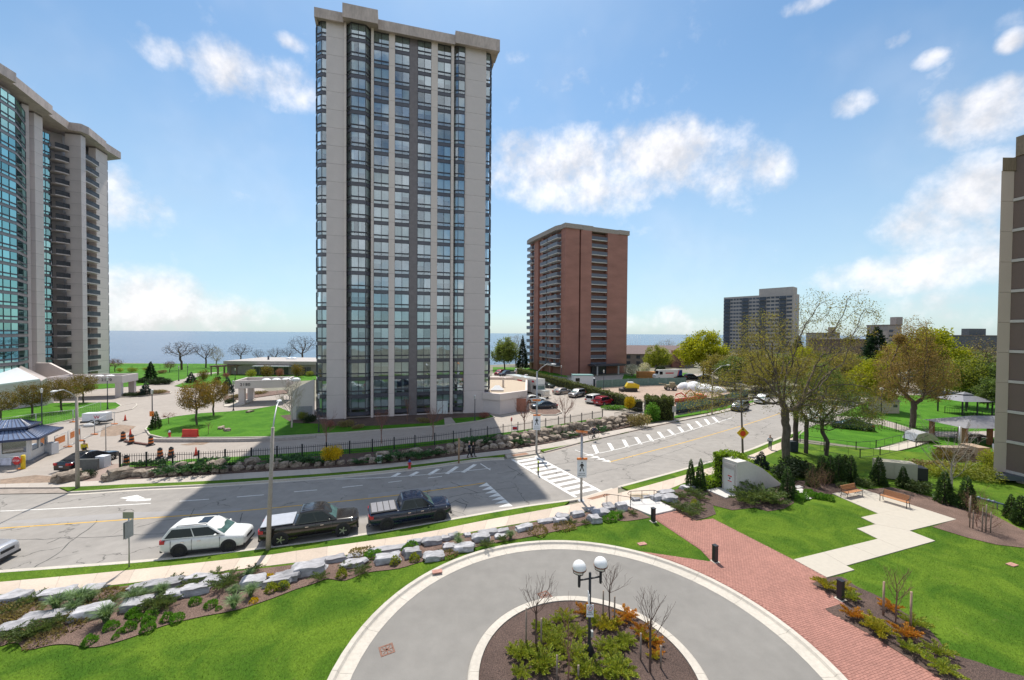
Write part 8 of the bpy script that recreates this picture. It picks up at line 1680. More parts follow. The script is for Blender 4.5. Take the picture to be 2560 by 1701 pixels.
o = post('flexible_bollard','yellow and black flexible bollard standing in the zebra crossing','bollard',1345.5,1188,1.35,mSGB,.075,z=0); m_ = MB(); m_.lathe([(.085,.45),(.085,.75)],10); m_.lathe([(.085,1.2),(.085,1.36)],10); m_.build('reflective_band',M('lime_reflective',(.50,.62,.03),.5,.03,3),o)
def hydrant(label,px,py,top): o = thing('fire_hydrant',label,'fire hydrant',P(px,py,.12)); m_ = MB(); m_.lathe([(.17,0),(.17,.06),(.12,.08),(.12,.55),(.15,.57),(.15,.62)],12); m_.tube([(-.2,0,.45),(.2,0,.45)],.06,8); m_.tube([(0,-.2,.42),(0,0,.42)],.07,8); m_.build('barrel',mSIGR,o); m_ = MB(); m_.lathe([(.15,.62),(.12,.74),(.05,.82),(.03,.88)],12); m_.build('bonnet',top,o)
hydrant('red fire hydrant with a blue cap by the far sidewalk',1024,1171,M('hydrant_blue',(.05,.09,.30),.5,.05,3)); hydrant('red fire hydrant with white cap on the entrance lawn bed',424,1093,mWPL)
o = thing('utility_cabinet','small pale green utility box among the far rockery stones','cabinet',P(949,1158,.12)); Bx(o,'box',M('pale_green_box',(.42,.48,.44),.6,.05,3),((-.22,-.15,0),(.22,.15,.72))); Bx(o,'lid',mSGG,((-.25,-.18,.72),(.25,.18,.78)))
b = P(1473,1634,.30); tl_ = thing('twin_globe_lamp','black lamp post with two white globes in the island bed','lamp post',b); m_ = MB(); m_.lathe([(.24,-.05),(.24,.06),(.20,.12),(.20,.18),(.10,.38),(.075,.5),(.06,.6),(.055,3.45),(.03,3.47)],16); m_.build('post',mBKM,tl_)
for s in (-1,1):
    ex = Vector((s * .47,s * .10,3.2 + s * .02)); Tb(tl_,'arm',mBKM,[(0,0,3.2),ex],.035,8); m_ = MB(); m_.lathe([(.05,-.28),(.06,-.2),(.06,.18),(.09,.26)],10); m_.build('lamp_stem',mBKM,tl_,ex)
    g_ = ex + Vector((0,0,.55)); m_ = MB(); m_.ball((0,0,0),.285,20,14); o = m_.build('globe',mGLOBE,tl_,g_); m_ = MB(); m_.lathe([(.292,-.09),(.30,-.07),(.30,-.055),(.292,-.04)],20); m_.build('band',M('copper_band',(.22,.10,.05),.4,.1,3),o)
    for k in range(4): a = k * 1.57 + .4; Tb(tl_,'globe_cradle',mBKM,[g_ + Vector((math.cos(a) * .3,math.sin(a) * .3,-.03)),g_ + Vector((math.cos(a) * .27,math.sin(a) * .27,-.18)),g_ + Vector((math.cos(a) * .1,math.sin(a) * .1,-.31))],.016,5)
sg = Bx(tl_,'no_parking_sign',mSGW,((-.15,-.10,1.62),(.15,-.085,2.15))); Tb(sg,'red_ring',mSIGR,[(.1 * math.cos(a),-.103,2.0 + .1 * math.sin(a)) for a in np.linspace(0,6.2832,17)],.010,5); text_part('P',.16,sg,(-.05,-.104,1.945),(R(90),0,0),mSGB,.002); text_part('FIRE\nROUTE',.085,sg,(0,-.104,1.8),(R(90),0,0),mSGB,.002,'lettering',1,'CENTER'); Bx(tl_,'side_sign',mSGW,((-.10,-.42,2.25),(-.085,-.06,2.75))); Bx(tl_,'outlet_box',mSGG,((.05,-.09,.75),(.15,.05,.98)))
for i,(px,py) in enumerate(((1633,1304),(1787.5,1404),(2101,1498))):
    o = thing('bollard_light',['black square bollard light at the corner of the white landing','black square bollard light at the tip of the triangular lawn','black square bollard light in the bed past the patio corner'][i],'bollard',P(px,py,Z1 + .02),R(20),'bollard lights'); Bx(o,'shaft',mBKM,((-.12,-.12,0),(.12,.12,.95))); Bx(o,'cap',mBKM,((-.135,-.135,.955),(.135,.135,1.0))); Bx(o,'footing',mKERB,((-.2,-.2,-.02),(.2,.2,.015)))
def bench(label,f1,f2,flip=1):
    a,c = P(*f1,Z1 + .04),P(*f2,Z1 + .04); d = c - a; L = d.length; r = thing('park_bench',label,'bench',a,math.atan2(d.y,d.x)); s = flip
    for k in range(4): Bx(r,'seat_slat',mWOOD,((0,s * (.02 + k * .115),.43),(L,s * (.02 + k * .115) + s * .095,.465)) if s > 0 else ((0,s * (.02 + k * .115) + s * .095,.43),(L,s * (.02 + k * .115),.465)))
    for k in range(4): y = s * (.50 + k * .03); z = .50 + k * .105; Bx(r,'back_slat',mWOOD,((0,min(y,y + s * .03),z),(L,max(y,y + s * .03),z + .09)))
    for x in (.04,L - .04): m_ = MB(); m_.tube([(x,0,0),(x,s * .03,.40),(x,s * .46,.42),(x,s * .62,.95)],.024,6); m_.tube([(x,s * .56,0),(x,s * .46,.42)],.024,6); m_.tube([(x,-s * .02,.42),(x,-s * .02,.66),(x,s * .5,.68)],.02,6); m_.build('end_frame',mBKM,r)
bench('short wooden bench with black frame at the corner of the patio',(2119,1248),(2157,1240.5)); bench('long wooden bench with black frame along the back of the patio',(2198,1252),(2268,1273))
for j,(pts,lab) in enumerate(((((1517,1264),(1545,1268),(1576,1273)),'bent black handrail on the street side of the white landing'),(((1577,1257),(1604.5,1255.5),(1635,1254)),'bent black handrail on the cedar side of the white landing'))):
    q = [P(x,y,Z1 + .1) for x,y in pts]; r = thing('handrail',lab,'handrail',q[0]); q = [p - q[0] for p in q]
    for p in q: Tb(r,'post',mBKM,[p,p + Vector((0,0,.9))],.022,6)
    d = (q[-1] - q[0]).normalized(); Tb(r,'rail',mBKM,[q[0] + Vector((0,0,.62)) - d * .12,q[0] + Vector((0,0,.72)) - d * .28,q[0] + Vector((0,0,.88)) - d * .15,q[0] + Vector((0,0,.92)),q[1] + Vector((0,0,.92)),q[-1] + Vector((0,0,.92)),q[-1] + Vector((0,0,.88)) + d * .15,q[-1] + Vector((0,0,.72)) + d * .28,q[-1] + Vector((0,0,.62)) + d * .12],.022,6)
for i in range(3): m_ = MB(); a = P(1592,1254.5 - i * 2.2); m_.box((-.75,0,0),(.75,.3,.14 + .05 * i)); m_.build('stone_step',M('step_stone',(.40,.33,.24),.9,.15,4),None,(a.x + .3,a.y + .1,Z1),(0,0,.1)); tag(bpy.context.scene.objects[-1] if False else COL.objects[-1],'%s stone step between landing and sidewalk' % ('lowest','middle','top')[i],'step')
lpm = MB(); lpm.lathe([(.2,0),(.2,.1),(.12,.3),(.07,.5),(.06,.55)],10); lpm.lathe([(.06,.55),(.05,1.0)],8); lpm = lpm.mesh('post',mBKM); ln_ = MB(); ln_.lathe([(.05,-.02),(.12,.05),(.16,.5),(.18,.52),(.02,.68)],8); ln_ = ln_.mesh('lantern',mLUM)
for i,(px,py,yt,lab) in enumerate(((105,1067,974,'behind the gatehouse roof'),(269,1025,945,'at the tip of the gate lawn'),(381,1075,977,'with an orange sign beside the upright yew'),(583.5,1029,954,'in front of the 2180 canopy lettering'),(797,1083,988,'at the tower corner'),(447,953,917,'on the lakeside lawn'),(469,941,911,'at the lake end of the path'),(588,949,923,'beside the timber pergola'),(1509,988,927,'in the long hedge, nearer the street'),(1403,961,915,'in the long hedge, nearer the brick tower'),(1187,1055,990,'against the broad tower pier'),(654,1010,985,'under trees by the birch'))):
    if i == 11: continue
    h = hgt(px,py,yt) - .5; r = thing('lamp_post','black lantern lamp post ' + lab,'lamp post',P(px,py)); m_ = MB(); m_.lathe([(.2,0),(.2,.1),(.11,.3),(.07,.5),(.055,h)],10); m_.build('post',mBKM,r); linkobj('lantern',ln_,r,(0,0,h))
    if i == 2: Bx(r,'orange_sign',mORG,((-.3,-.1,1.9),(.3,-.07,2.6)))
# road works at the gate
def temp_fence(label,pts,orange=()):
    r = thing('temporary_fence',label,'fence',P(*pts[0])); o0 = P(*pts[0])
    for i,(a,b) in enumerate(zip(pts,pts[1:])):
        A,B = P(*a) - o0,P(*b) - o0; A = A.lerp(B,.02); m_ = MB(); up_ = Vector((0,0,1.85))
        for q in ((A,A + up_),(B,B + up_),(A + up_,B + up_),(A + Vector((0,0,.15)),B + Vector((0,0,.15)))): m_.tube(q,.028,6)
        for k in range(1,9): m_.obox(A + Vector((0,0,.15 + k * .19)),B + Vector((0,0,.15 + k * .19)),.006,.006)
        for k in range(1,14): c = A.lerp(B,k / 14); m_.obox(c + Vector((0,0,.15)),c + up_,.006,.006)
        p = m_.build('fence_panel',mGALV,r); Bx(r,'foot_block',mORG,((B.x - .4,B.y - .12,0),(B.x + .4,B.y + .12,.12)))
        for (k,k0,k1) in orange:
            if k == i: m_ = MB(); m_.obox(A.lerp(B,k0) + Vector((0,-.03,1.2)),A.lerp(B,k1) + Vector((0,-.03,1.2)),.02,.75); m_.build('orange_sign',mORG,r)
temp_fence('steel fence panels along the gate lawn',[(0,1082),(89,1067),(182,1056),(252,1032)]); temp_fence('steel fence panels hung with orange signs beside the drive',[(136,1133),(170,1118),(200,1103),(236,1087),(286,1061)],((0,.05,.8),(1,.2,.55),(1,.85,1.0)))
mBARR = M('barrel_orange',(.62,.16,.03),.5,.05,3)
def barrel(label,px,py):
    r = thing('traffic_barrel',label,'traffic barrel',P(px,py),0,'traffic barrels')
    for k in range(5): m_ = MB(); m_.lathe([(.27 - k * .012,.1 + k * .19),(.262 - k * .012,.29 + k * .19)],14); m_.build('band',(mSGB,mBARR)[k % 2],r)
    m_ = MB(); m_.lathe([(.42,0),(.42,.09),(.3,.12)],12); m_.build('base',mSGB,r); Bx(r,'handle',mSGB,((-.12,-.04,1.05),(.12,.04,1.16)))
for (px,py,lab) in ((308,1102,'first striped barrel at the drive corner, beside the kerb'),(329,1110,'middle striped barrel on the plank at the drive corner'),(377,1113.6,'striped barrel at the end of the low wall'),(400,1146,'striped barrel behind the picket fence'),(428,1144,'dark striped barrel behind the picket fence post'),(316,1166,'striped barrel at the start of the picket fence')): barrel(lab,px,py)
o = thing('timber_plank','dark plank lying between the striped barrels','plank',(0,0,0)); Ob(o,'board',M('wet_plank',(.12,.05,.04),.8,.2,5),P(312,1103,.12),P(375,1112,.12),.3,.12)
for (px,lab) in ((467,'red plastic barrier left of its twin on the entrance lawn'),(485,'red plastic barrier right of its twin on the entrance lawn')): r = thing('plastic_barrier',lab,'barrier',P(px,1093,.14)); m_ = MB(); m_.prism([(-.52,-.2),(.52,-.2),(.52,.2),(-.52,.2)],0,.25); m_.build('base',mREDP,r); m_ = MB(); m_.box((-.5,-.12,.25),(.5,.12,1.0)); m_.build('wall',mREDP,r)
def cone(label,px,py): r = thing('traffic_cone',label,'traffic cone',P(px,py)); m_ = MB(); m_.lathe([(.17,.04),(.04,.9),(.02,.92)],12); m_.build('cone_body',mORG if False else M('cone_red',(.72,.06,.03),.5,.04,3),r); Bx(r,'base',mSGB,((-.22,-.22,0),(.22,.22,.04)))
cone('red cone at the end of the steel fence panels',313,1052); cone('red delineator cone beside the white gate cabinet',274,1163); cone('red delineator on the drive behind the picket fence',490,1139); cone('small red marker on the kerb behind the barrels',326,1090)
r = thing('compressor_trailer','white compressor trailer with red lettering inside the steel fence','trailer',P(240,1060),.25); Bx(r,'housing',mWPL,((-1.3,-.6,.55),(1.6,.6,1.65))); Bx(r,'chassis',mSGB,((-1.5,-.65,.3),(1.7,.65,.54))); text_part('W',.7,r,(.1,-.62,.85),(R(90),0,0),mRL,.004)
for x in (-.1,.6): o = linkobj('wheel',wheel_mesh(.34,.24,mRIM)[0],r,(x,-.72,.34),(R(90),0,0)); linkobj('rim',wheel_mesh(.34,.24,mRIM)[1],o)
m_ = MB(); m_.ball((0,0,.2),.6,10,6,sq=(1.3,.7,.45)); tag(m_.build('sand_bag',M('white_bag',(.62,.62,.62),.8,.1,5,bump=.5,bscale=5),None,P(222,1067)),'white rubble bag slumped in front of the compressor','bag')
for (px,py,w_,h,lab) in ((257,1168,.9,1.15,'white gate cabinet beside the black sedan'),(128,1136,.8,1.3,'white cabinet at the back corner of the gatehouse')): r = thing('gate_cabinet',lab,'cabinet',P(px,py)); Bx(r,'box',mWPL,((-w_ / 2,-.3,.05),(w_ / 2,.4,h))); Bx(r,'plinth',mKERB,((-w_ / 2 - .08,-.38,0),(w_ / 2 + .08,.48,.05)))
r = thing('name_stone','dark grey name stone wall behind the concrete street light','sign wall',P(222,1177),.12); Bx(r,'slab',M('grey_slate',(.12,.125,.12),.7,.12,5),((-.85,-.1,0),(.85,.1,1.15)))
plant_tree('gate_shrub','round green shrub in front of the dark name stone',bx,P(220,1194),0,(.75,.65,.6),None,'shrub','foliage','stems')
r = thing('barrier_post','yellow gate post by the gatehouse steps','post',P(58,1173)); m_ = MB(); m_.lathe([(.17,0),(.17,1.35),(.1,1.4)],10); m_.build('post',mYEL,r); Bx(r,'foot',mORG,((-.5,-.15,0),(.1,.1,.1)))
r = thing('stop_sign','red stop sign fixed to the railing at the gatehouse','sign',P(43,1176)); Tb(r,'post',mGALV,[(0,0,0),(0,0,1.1)],.03,6); m_ = MB(); m_.lathe([(.02,-.01),(.42,-.01),(.42,.01),(.02,.01)],8); sp_ = m_.build('sign_plate',mSIGR,r,(0,-.05,.95),(R(90),R(22.5),0)); text_part('STOP',.27,r,(0,-.075,.86),(R(90),0,0),mSGW,.002,'lettering',1,'CENTER'); Bx(r,'banner',M('blue_white_banner',(.45,.47,.58),.6,.2,3),((-1.6,-.04,.5),(-.55,-.02,1.2))); Tb(r,'railing',mGALV,[(-2.2,0,1.25),(.2,0,1.35)],.025,6)
post('thin_post','thin brown post beside the black sedan','post',265,1144,3.6,mPOLE,.04,z=0)
# building yard
GRN = M('green_mesh_screen',(.12,.20,.18),.9,.15,2); mDKM = M('dark_silt_fabric',(.03,.04,.05),.9,.2,3)
def screen(label,pts,h,dark=0): 
    r = thing('screened_fence',label,'fence',P(*pts[0])); o0 = P(*pts[0])
    for a,b in zip(pts,pts[1:]):
        A,B = P(*a) - o0,P(*b) - o0; Ob(r,'screen_panel',GRN,A + Vector((0,0,h * .5 + .05)),B + Vector((0,0,h * .5 + .05)),.03,h); Tb(r,'post',mGALV,[A,A + Vector((0,0,h + .15))],.035,6)
        if dark: Ob(r,'silt_strip',mDKM,A + Vector((0,-.06,.35)),B + Vector((0,-.06,.35)),.03,.7)
screen('green screened fence along the far sidewalk by the yard',[(1690,1036),(1715,1032),(1740,1027),(1768,1022),(1800,1015),(1835,1005),(1870,995)],1.9,1); screen('green screened fence at the back of the yard',[(1490,972),(1530,969),(1570,967),(1620,965),(1665,964),(1715,963)],2.0)
r = thing('site_office','white portable site office at the edge of the yard','site office',P(1458,968)); Bx(r,'box',mWPL,((-2.6,0,.2),(2.6,3,2.9))); Bx(r,'roof',M('teal_roof_edge',(.12,.25,.25),.6,.05,3),((-2.7,-.1,2.9),(2.7,3.1,3.1))); Bx(r,'window',mCGL,((-2.0,-.02,1.4),(-.9,-.005,2.3)))
r = thing('portable_toilet','dark portable toilet beside the site office','portable toilet',P(1482,968)); Bx(r,'cabin',mDKM,((-.6,0,0),(.6,1.2,2.1))); Bx(r,'roof',mWPL,((-.62,-.02,2.1),(.62,1.22,2.3)))
r = thing('skid_steer','yellow and black skid steer loader in the yard','loader',P(1576,979),.1); Bx(r,'track',mSGB,((-1.6,-.9,.05),(1.4,-.5,.85))); Bx(r,'track',mSGB,((-1.6,.5,.05),(1.4,.9,.85))); m_ = MB(); m_.add([(-1.2,-.5,.7),(1.9,-.5,.6),(2.1,-.5,1.6),(1.0,-.5,2.0),(-.8,-.5,2.1),(-1.3,-.5,1.2),(-1.2,.5,.7),(1.9,.5,.6),(2.1,.5,1.6),(1.0,.5,2.0),(-.8,.5,2.1),(-1.3,.5,1.2)],[(0,1,2,3,4,5),(11,10,9,8,7,6)] + [(i,6 + i,6 + (i + 1) % 6,(i + 1) % 6) for i in range(6)]); m_.build('body',mYEL,r); Bx(r,'cab',mWPL,((-.7,-.48,2.05),(.6,.48,2.3))); Bx(r,'bucket',mSGB,((-2.6,-.9,.1),(-1.7,.9,.7)))
r = thing('wheel_loader','camouflage coloured small wheel loader at the back of the yard','loader',P(1676,976),-.05); m_ = MB(); m_.box((-1.2,-.6,.6),(1.2,.6,1.4)); m_.box((-.2,-.5,1.4),(1.0,.5,2.0)); m_.build('body',M('sandy_machine',(.30,.26,.17),.8,.4,3),r); Ob(r,'arm',M('sandy_machine',(.3,.3,.3)),(-1.0,0,1.4),(-2.8,0,1.7),.3,.2)
for x in (-.8,.9):
    for s in (-1,1): o = linkobj('wheel',wheel_mesh(.5,.3,mRIM)[0],r,(x,s * .75,.5),(R(90),0,0)); linkobj('rim',wheel_mesh(.5,.3,mRIM)[1],o)
r = thing('red_formwork','long red steel edge beam along the yard pit','beam',P(1688,1012)); d = P(1765,1002) - P(1688,1012); Ob(r,'beam',mREDP,Vector((0,0,.9)),d + Vector((0,0,.9)),.3,.45); Ob(r,'wall',M('rust_wall',(.26,.11,.08),.9,.2,3),Vector((0,.1,.3)),d + Vector((0,.1,.3)),.2,.8)
r = thing('orange_excavator','small orange excavator behind the yard fence','excavator',P(1745,1003)); Bx(r,'track',mSGB,((-.9,-.7,0),(.9,.7,.5))); Bx(r,'body',mBARR,((-.6,-.6,.5),(.9,.6,1.5))); Tb(r,'arm',mBARR,[(-.5,0,1.2),(-1.6,0,2.4),(-2.6,0,1.4),(-2.7,0,.7)],.12,6)
r = thing('red_excavator_arm','red digging arm standing at the yard edge','excavator arm',P(1705,1006)); Tb(r,'arm',mREDP,[(.9,0,0),(.8,0,1.2),(-.2,0,1.9),(-1.2,0,1.6),(-1.3,0,1.2)],.14,6); Bx(r,'base',mREDP,((.4,-.5,0),(1.4,.5,.7)))
for i,(px,py,sx,sz) in enumerate(((1712,973,2.0,2.2),(1735,974,2.8,2.6),(1762,977,2.6,2.2),(1790,980,2.6,1.7))): m_ = MB(); m_.ball((0,0,0),1.0,9,6,sq=(1,.8,1)); me = m_.mesh('tarp',M('white_tarpaulin',(.70,.71,.73),.7,.05,2,bump=.8,bscale=2)); o = linkobj('tarp_pile',me,None,P(px,py),(0,0,i)); o.scale = (sx,sx,sz * .8); tag(o,'%s white tarpaulin heap in the yard, counted away from the brick tower' % NTH[i],'tarp pile','white tarpaulin heaps')
r = thing('lumber_stack','orange brown lumber stack beside the delivery van','lumber stack',P(1617,947))
for k in range(5): Bx(r,'board_layer',M('form_lumber',(.45,.20,.06),.8,.2,3,rnd=.2),((-2.7,0,.1 + k * .42),(2.7,2.0,.45 + k * .42)))
rl = thing('ramp_railing','black railing round the ramp in front of the tall hedge','railing',(0,0,0)); q = [P(x,y) for x,y in ((1536,1055),(1570,1048),(1590,1040),(1612,1047))]
for a,b in zip(q,q[1:]):
    for z in (.15,1.1): Ob(rl,'rail',mBKM,a + Vector((0,0,z + .3)),b + Vector((0,0,z + .3)),.05,.05)
    for k in range(12): c = a.lerp(b,k / 12); Ob(rl,'picket',mBKM,c + Vector((0,0,.2)),c + Vector((0,0,1.4)),.025,.025)
# park on the right
gz = thing('gazebo','black metal gazebo with grey roof on the park lawn','gazebo',P(2443,1040)); mGZ = M('grey_metal_roof',(.20,.20,.215),.5,.1,3)
for (x,y) in ((-2.6,0),(2.6,0),(-2.6,4),(2.6,4),(0,0)): Bx(gz,'post',mBKM,((x - .08,y - .08,0),(x + .08,y + .08,2.5)))
m_ = MB(); e = [(-3,-.5,2.5),(3,-.5,2.5),(3,4.5,2.5),(-3,4.5,2.5),(-.8,1.6,3.4),(.8,1.6,3.4),(.8,2.4,3.4),(-.8,2.4,3.4)]; m_.add(e,[(0,1,5,4),(1,2,6,5),(2,3,7,6),(3,0,4,7),(4,5,6,7),(3,2,1,0)]); m_.build('roof',mGZ,gz); m_ = MB(); m_.add([(-1,1.4,3.5),(1,1.4,3.5),(1,2.6,3.5),(-1,2.6,3.5),(0,2,3.9)],[(0,1,4),(1,2,4),(2,3,4),(3,0,4),(3,2,1,0)]); m_.build('roof_cap',mGZ,gz)
def iron_fence(label,pts,h=1.2,sp=.35,z0=0.0):
    r = thing('iron_fence',label,'fence',P(*pts[0])); o0 = P(*pts[0])
    for a,b in zip(pts,pts[1:]):
        A,B = P(*a) - o0,P(*b) - o0; L = (B - A).length; m_ = MB()
        for z in (.12,h): m_.obox(A + Vector((0,0,z)),B + Vector((0,0,z)),.04,.04)
        for k in range(int(L / sp) + 1): c = A.lerp(B,k * sp / L); m_.obox(c,c + Vector((0,0,h)),.02,.02)
        m_.build('fence_panel',mBKM,r); Ob(r,'post',mBKM,A,A + Vector((0,0,h + .1)),.07,.07)
iron_fence('black iron railing enclosing the gazebo',[(2362,1034),(2410,1042),(2455,1047),(2500,1051)]); iron_fence('thin iron fence crossing the park lawn below the copper tree',[(2205,1072),(2240,1080),(2275,1088),(2330,1092),(2400,1096)],1.3); iron_fence('handrail along the upper side of the park path',[(2000,1108),(2060,1117),(2140,1127),(2190,1123),(2260,1105),(2330,1089)],1.0,2.2); iron_fence('handrail along the lower side of the park path',[(1995,1121),(2060,1131),(2150,1147),(2200,1141),(2290,1119),(2345,1099)],1.0,2.2)
sh = thing('picnic_shelter','open shelter with grey roof and brick posts against the brown building','shelter',P(2470,1112)); mBP = M('brick_post',(.34,.17,.10),.9,.15,6)
for (x,y) in ((-3,0),(0.2,0),(2.5,0),(-3,4),(1,4)): Bx(sh,'post',mBP,((x - .2,y - .2,0),(x + .2,y + .2,2.2)))
m_ = MB(); m_.add([(-3.6,-.6,2.2),(4,-.6,2.2),(4,4.6,2.2),(-3.6,4.6,2.2),(0,2,3.3),(4,2,3.3)],[(0,1,5,4),(2,3,4,5),(3,0,4),(3,2,1,0),(1,2,5)]); m_.build('roof',mGZ,sh); Bx(sh,'table',M('shelter_table',(.2,.16,.13),.8,.1,3),((-1.8,1,.7),(1.5,2.2,.78)),((-1,1.4,0),(-.8,1.8,.7)),((.6,1.4,0),(.8,1.8,.7)))
cw = thing('stone_cascade','stepped stone cascade wall on the bank by the shelter','retaining wall',P(2411,1160))
for k in range(9):
    for j in range(3): Bx(cw,'ledge_stone',mROCKB,((-1.5 + j * 1.0 + (k % 2) * .3,k * .12,k * .17),(-.53 + j * 1.0 + (k % 2) * .3,.9 + k * .12,k * .17 + .13)))
Bx(cw,'side_block',M('tan_block',(.33,.25,.18),.9,.1,4),((1.7,.2,0),(3.0,2.0,1.7)))
r = thing('culvert_hood','curved grey metal hood at the top of the park path','metal hood',P(2322,1108)); m_ = MB(); pr = [(-1.9,0.0),(-1.4,.9),(-.4,1.15),(.6,.9),(1.5,0.1)]; m_.add([(x,0,z + .2) for x,z in pr] + [(x + .4,2.0,z + .2) for x,z in pr],[(i,i + 1,6 + i,5 + i) for i in range(4)] + [(4,3,2,1,0),(5,6,7,8,9)],0,False); m_.build('hood',mGALV,r)
post('vent_pipe','tall steel vent pipe beside the stone cascade','pipe',2399,1134,3.2,mGALV,.12,z=0)
gn = thing('generator','tan enclosed generator with a black end behind the cedars','generator',P(2196,1199),heading((2196,1201),(2262,1208))); mTANM = M('tan_metal',(.42,.39,.30),.5,.05,3); Bx(gn,'housing',mTANM,((0,0,.2),(2.9,1.2,1.75))); Bx(gn,'black_end',mSGB,((2.92,.05,.3),(3.7,1.15,1.45))); Bx(gn,'base_frame',mSGB,((0,.05,0),(3.0,1.15,.2)))
for x in (.3,1.2,2.1): Bx(gn,'panel_door',mTANM,((x,-.02,.35),(x + .8,-.005,1.6)))
r = thing('garden_shed','beige garden shed behind the copper tree','shed',P(2226,1034)); Bx(r,'wall',M('shed_beige',(.48,.42,.33),.9,.05,3),((-1.6,0,0),(1.6,2.6,2.1))); m_ = MB(); m_.add([(-1.8,-.2,2.1),(1.8,-.2,2.1),(1.8,2.8,2.1),(-1.8,2.8,2.1),(-1.8,1.3,2.9),(1.8,1.3,2.9)],[(0,1,5,4),(2,3,4,5),(0,4,3),(1,2,5)]); m_.build('roof',M('shed_roof',(.30,.27,.22),.9,.1,3),r); Bx(r,'window',mSPAN,((.5,-.03,1.1),(1.2,-.01,1.6)))
r = thing('globe_lamp','tall black park lamp with white globe beside the shed','lamp post',P(2203,1043)); Tb(r,'post',mBKM,[(0,0,0),(0,0,4.4)],.07,8); m_ = MB(); m_.ball((0,0,4.7),.32,12,8); m_.build('globe',mGLOBE,r)
r = thing('waste_bin','dark tall bin behind the street tree trunk','bin',P(1980,1131)); Bx(r,'box',mDKM,((-.45,-.4,0),(.45,.4,1.35)))
bpz = thing('water_pipe','raised blue grey valve pipe on the lawn by the brown building','pipe',P(2441,1262)); d = P(2511,1282) - P(2441,1262); mPIP = M('blue_grey_pipe',(.13,.17,.24),.4,.1,3); Tb(bpz,'pipe',mPIP,[(0,0,.62),d + Vector((0,0,.62))],.07,8)
for k in (.08,.45,.62): c = d * k; m_ = MB(); m_.ball((c.x,c.y,.62),.13,8,6); m_.build('valve',mPIP,bpz)
for k in (.75,1.0): c = d * k; Tb(bpz,'support',mPIP,[(c.x,c.y,0),(c.x,c.y,.62)],.04,6)
mDR = M('rusty_grate',(.20,.10,.07),.8,.3,14)
for (px,py,lab,z) in ((967,1625,'rusty square drain grate on the drive, lawn side',0),(1362,1489,'rusty drain grate on the drive behind the island',0)):
    r = thing('drain_grate',lab,'drain',P(px,py,z),.5); Bx(r,'frame',mDR,((-.3,-.3,0),(.3,-.22,.012)),((-.3,.22,0),(.3,.3,.012)),((-.3,-.22,0),(-.22,.22,.012)),((.22,-.22,0),(.3,.22,.012)))
    for k in range(4): m_ = MB(); a = k * .785; m_.obox((-.25 * math.cos(a),-.25 * math.sin(a),.008),(.25 * math.cos(a),.25 * math.sin(a),.008),.05,.008); m_.build('bar',mDR,r)
for (px,py,lab) in ((1605,1361,'reddish cover plate set in the triangular lawn'),(2530,1413,'pink cover plate in the right lawn'),(1093,1430,'reddish cover plate in the grass by the drive kerb')): r = thing('lawn_cover',lab,'cover plate',P(px,py,Z1),.3); Bx(r,'plate',M('pink_plate',(.40,.21,.17),.9,.2,9),((-.28,-.16,0),(.28,.16,.05)))
iron_fence('railing along the lake edge',[(270,925),(330,923.5),(400,922),(470,921),(530,921.5)],1.2,1.6)
for i,(px,yt) in enumerate(((1576,841),(1581,842),(1588,838),(1594,840),(1601,843),(1625,845),(1637,842))): Y = 330; p = PY(px,yt,Y); r = thing('sailboat','%s moored sailboat with bare mast in the marina, counted from the brick tower' % NTH[i],'sailboat',(p.x,Y,-5)); Tb(r,'mast',mWPL,[(0,0,1),(0,0,p.z + 5)],.09,5); m_ = MB(); m_.add([(-4,0,.9),(-3.6,-1.1,.9),(2,-1.2,1.0),(4.5,0,1.3),(2,1.2,1.0),(-3.6,1.1,.9),(-3,0,-.2),(3,0,-.2)],[(0,1,2,3,4,5),(0,6,1),(1,6,7,2),(2,7,3),(3,7,4),(4,7,6,5),(5,6,0)]); m_.build('hull',mWPL,r)
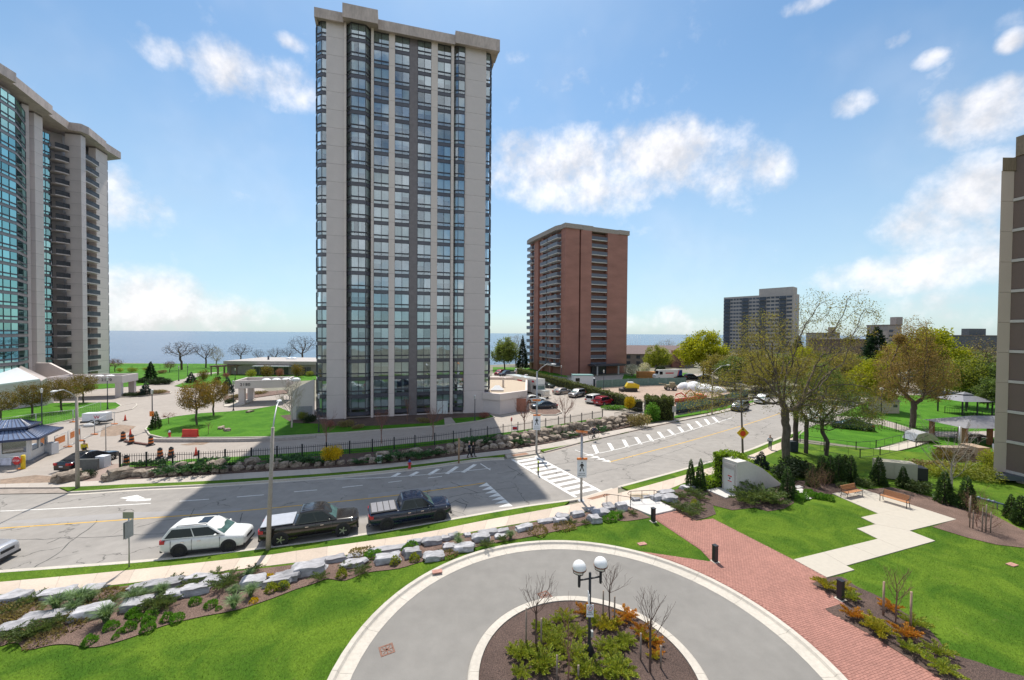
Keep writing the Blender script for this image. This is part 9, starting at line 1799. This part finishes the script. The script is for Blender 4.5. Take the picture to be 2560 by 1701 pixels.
# people
mSKIN = M('skin',(.50,.30,.22),.6,.05,5); mHAIR = M('dark_hair',(.05,.035,.03),.8,.2,9)
def skin(name,mat,root,verts,edges,rad):
    me = bpy.data.meshes.new(name); me.from_pydata(verts,edges,[]); me.materials.append(mat); o = linkobj(name,me,root)
    mod = o.modifiers.new('skin','SKIN'); mod.use_smooth_shade = True; sv = me.skin_vertices[0].data
    for i,r_ in enumerate(rad): sv[i].radius = (r_,r_) if not isinstance(r_,tuple) else r_
    sv[0].use_root = True; sub_ = o.modifiers.new('sub','SUBSURF'); sub_.levels = 1; sub_.render_levels = 1; return o
def person(label,loc,ang,top,leg,hair=None,H=1.75,stride=.22,arm=.12,lean=0.0):
    s = H / 1.75; r = thing('person',label,'person',loc,ang); f = stride
    V_ = [(0,0,.95),(lean * .3,0,1.2),(lean * .6,0,1.42),(lean * .7,0,1.52),(lean * .8 + .02,0,1.62),(lean * .8 + .02,0,1.72),(0,.09,.92),(f * .5 + .03,.10,.50),(f,.10,.09),(f + .15,.10,.05),(0,-.09,.92),(-f * .25 + .05,-.10,.50),(-f,-.10,.10),(-f + .14,-.10,.05),(lean * .6,.19,1.40),(lean * .5 - arm,.25,1.14),(lean * .5 + arm * .6,.25,.92),(lean * .5 + arm * .8 + .05,.25,.84),(lean * .6,-.19,1.40),(lean * .5 + arm * .6,-.25,1.14),(lean * .5 + arm * 1.7,-.25,.94),(lean * .5 + arm * 1.9 + .05,-.25,.86)]
    E_ = [(0,1),(1,2),(2,3),(3,4),(4,5),(0,6),(6,7),(7,8),(8,9),(0,10),(10,11),(11,12),(12,13),(2,14),(14,15),(15,16),(16,17),(2,18),(18,19),(19,20),(20,21)]
    V_ = [(x * s,y * s,z * s) for x,y,z in V_]; rad = [.14,.13,.12,.055,.09,.085,.085,.06,.045,.04,.085,.06,.045,.04,.055,.045,.036,.035,.055,.045,.036,.035]
    skin('body',mSKIN,r,V_,E_,[q * s for q in rad])
    J = [0,1,2,14,15,16,18,19,20]; ix = {a: i for i,a in enumerate(J)}; skin('jacket',top,r,[V_[i] for i in J],[(ix[a],ix[b]) for a,b in E_ if a in ix and b in ix],[q * s for q in (.17,.165,.15,.075,.065,.05,.075,.065,.05)])
    J = [0,6,7,8,10,11,12]; ix = {a: i for i,a in enumerate(J)}; skin('trousers',leg,r,[V_[i] for i in J],[(ix[a],ix[b]) for a,b in E_ if a in ix and b in ix],[q * s for q in (.155,.105,.08,.065,.105,.08,.065)])
    m_ = MB(); m_.ball(((lean * .8 + .0) * s,0,1.71 * s),.105 * s,10,7,sq=(1,.9,.85)); m_.build('hair',hair or mHAIR,r)
    for y in (.10,-.10): m_ = MB(); x = f if y > 0 else -f; m_.ball(((x + .07) * s,y * s,.05),.09,8,6,sq=(1.6,.6,.55)); m_.build('shoe',mSGB,r)
    return r
cNAVY = M('navy_cloth',(.02,.028,.06),.9,.2,6); cDK = M('dark_cloth',(.025,.026,.03),.9,.2,6); cWH = M('white_shirt',(.62,.64,.70),.9,.05,6); cYE = M('yellow_rain_jacket',(.62,.50,.015),.7,.1,4); cSL = M('slate_trousers',(.06,.07,.10),.9,.1,6); mGRH = M('grey_hair',(.45,.36,.32),.8,.1,9)
person('person in a navy jacket walking on the far sidewalk, nearer the kerb',P(1173,1144,.13),.1,cNAVY,cDK,mGRH,1.78); person('person in dark clothes walking beside the navy jacket',P(1183,1142,.13),.1,cDK,cDK,mHAIR,1.66,-.2)
person('person in a white shirt walking away on the shaded sidewalk by the street tree',P(1925,1124,.13),1.0,cWH,cSL,mGRH,1.75); person('worker in a yellow jacket standing behind the black sedan',P(211,1143),-.5,cYE,cDK,mHAIR,1.78,.05)
cy = person('cyclist in dark clothes riding along the far sidewalk',P(1484,1097,.35),.42,cNAVY,cDK,mHAIR,1.72,.25,.35,.25)
bk = thing('bicycle','dark bicycle under the cyclist on the far sidewalk','bicycle',P(1484,1097,.13),.42)
for x in (-.5,.55): Tb(bk,'wheel',mTYRE,[(x + .32 * math.cos(a),0,.33 + .32 * math.sin(a)) for a in np.linspace(0,6.2832,19)],.02,5)
Tb(bk,'frame',mDKM,[(-.5,0,.33),(-.15,0,.85),(.4,0,.85),(0,0,.35),(-.5,0,.33)],.02,5); Tb(bk,'handlebar',mDKM,[(.55,0,.33),(.42,0,.95),(.38,.22,1.0),(.38,-.22,1.0)],.018,5); m_ = MB(); m_.ball((-.18,0,.92),.1,8,5,sq=(1.3,.7,.4)); m_.build('saddle',mSGB,bk)
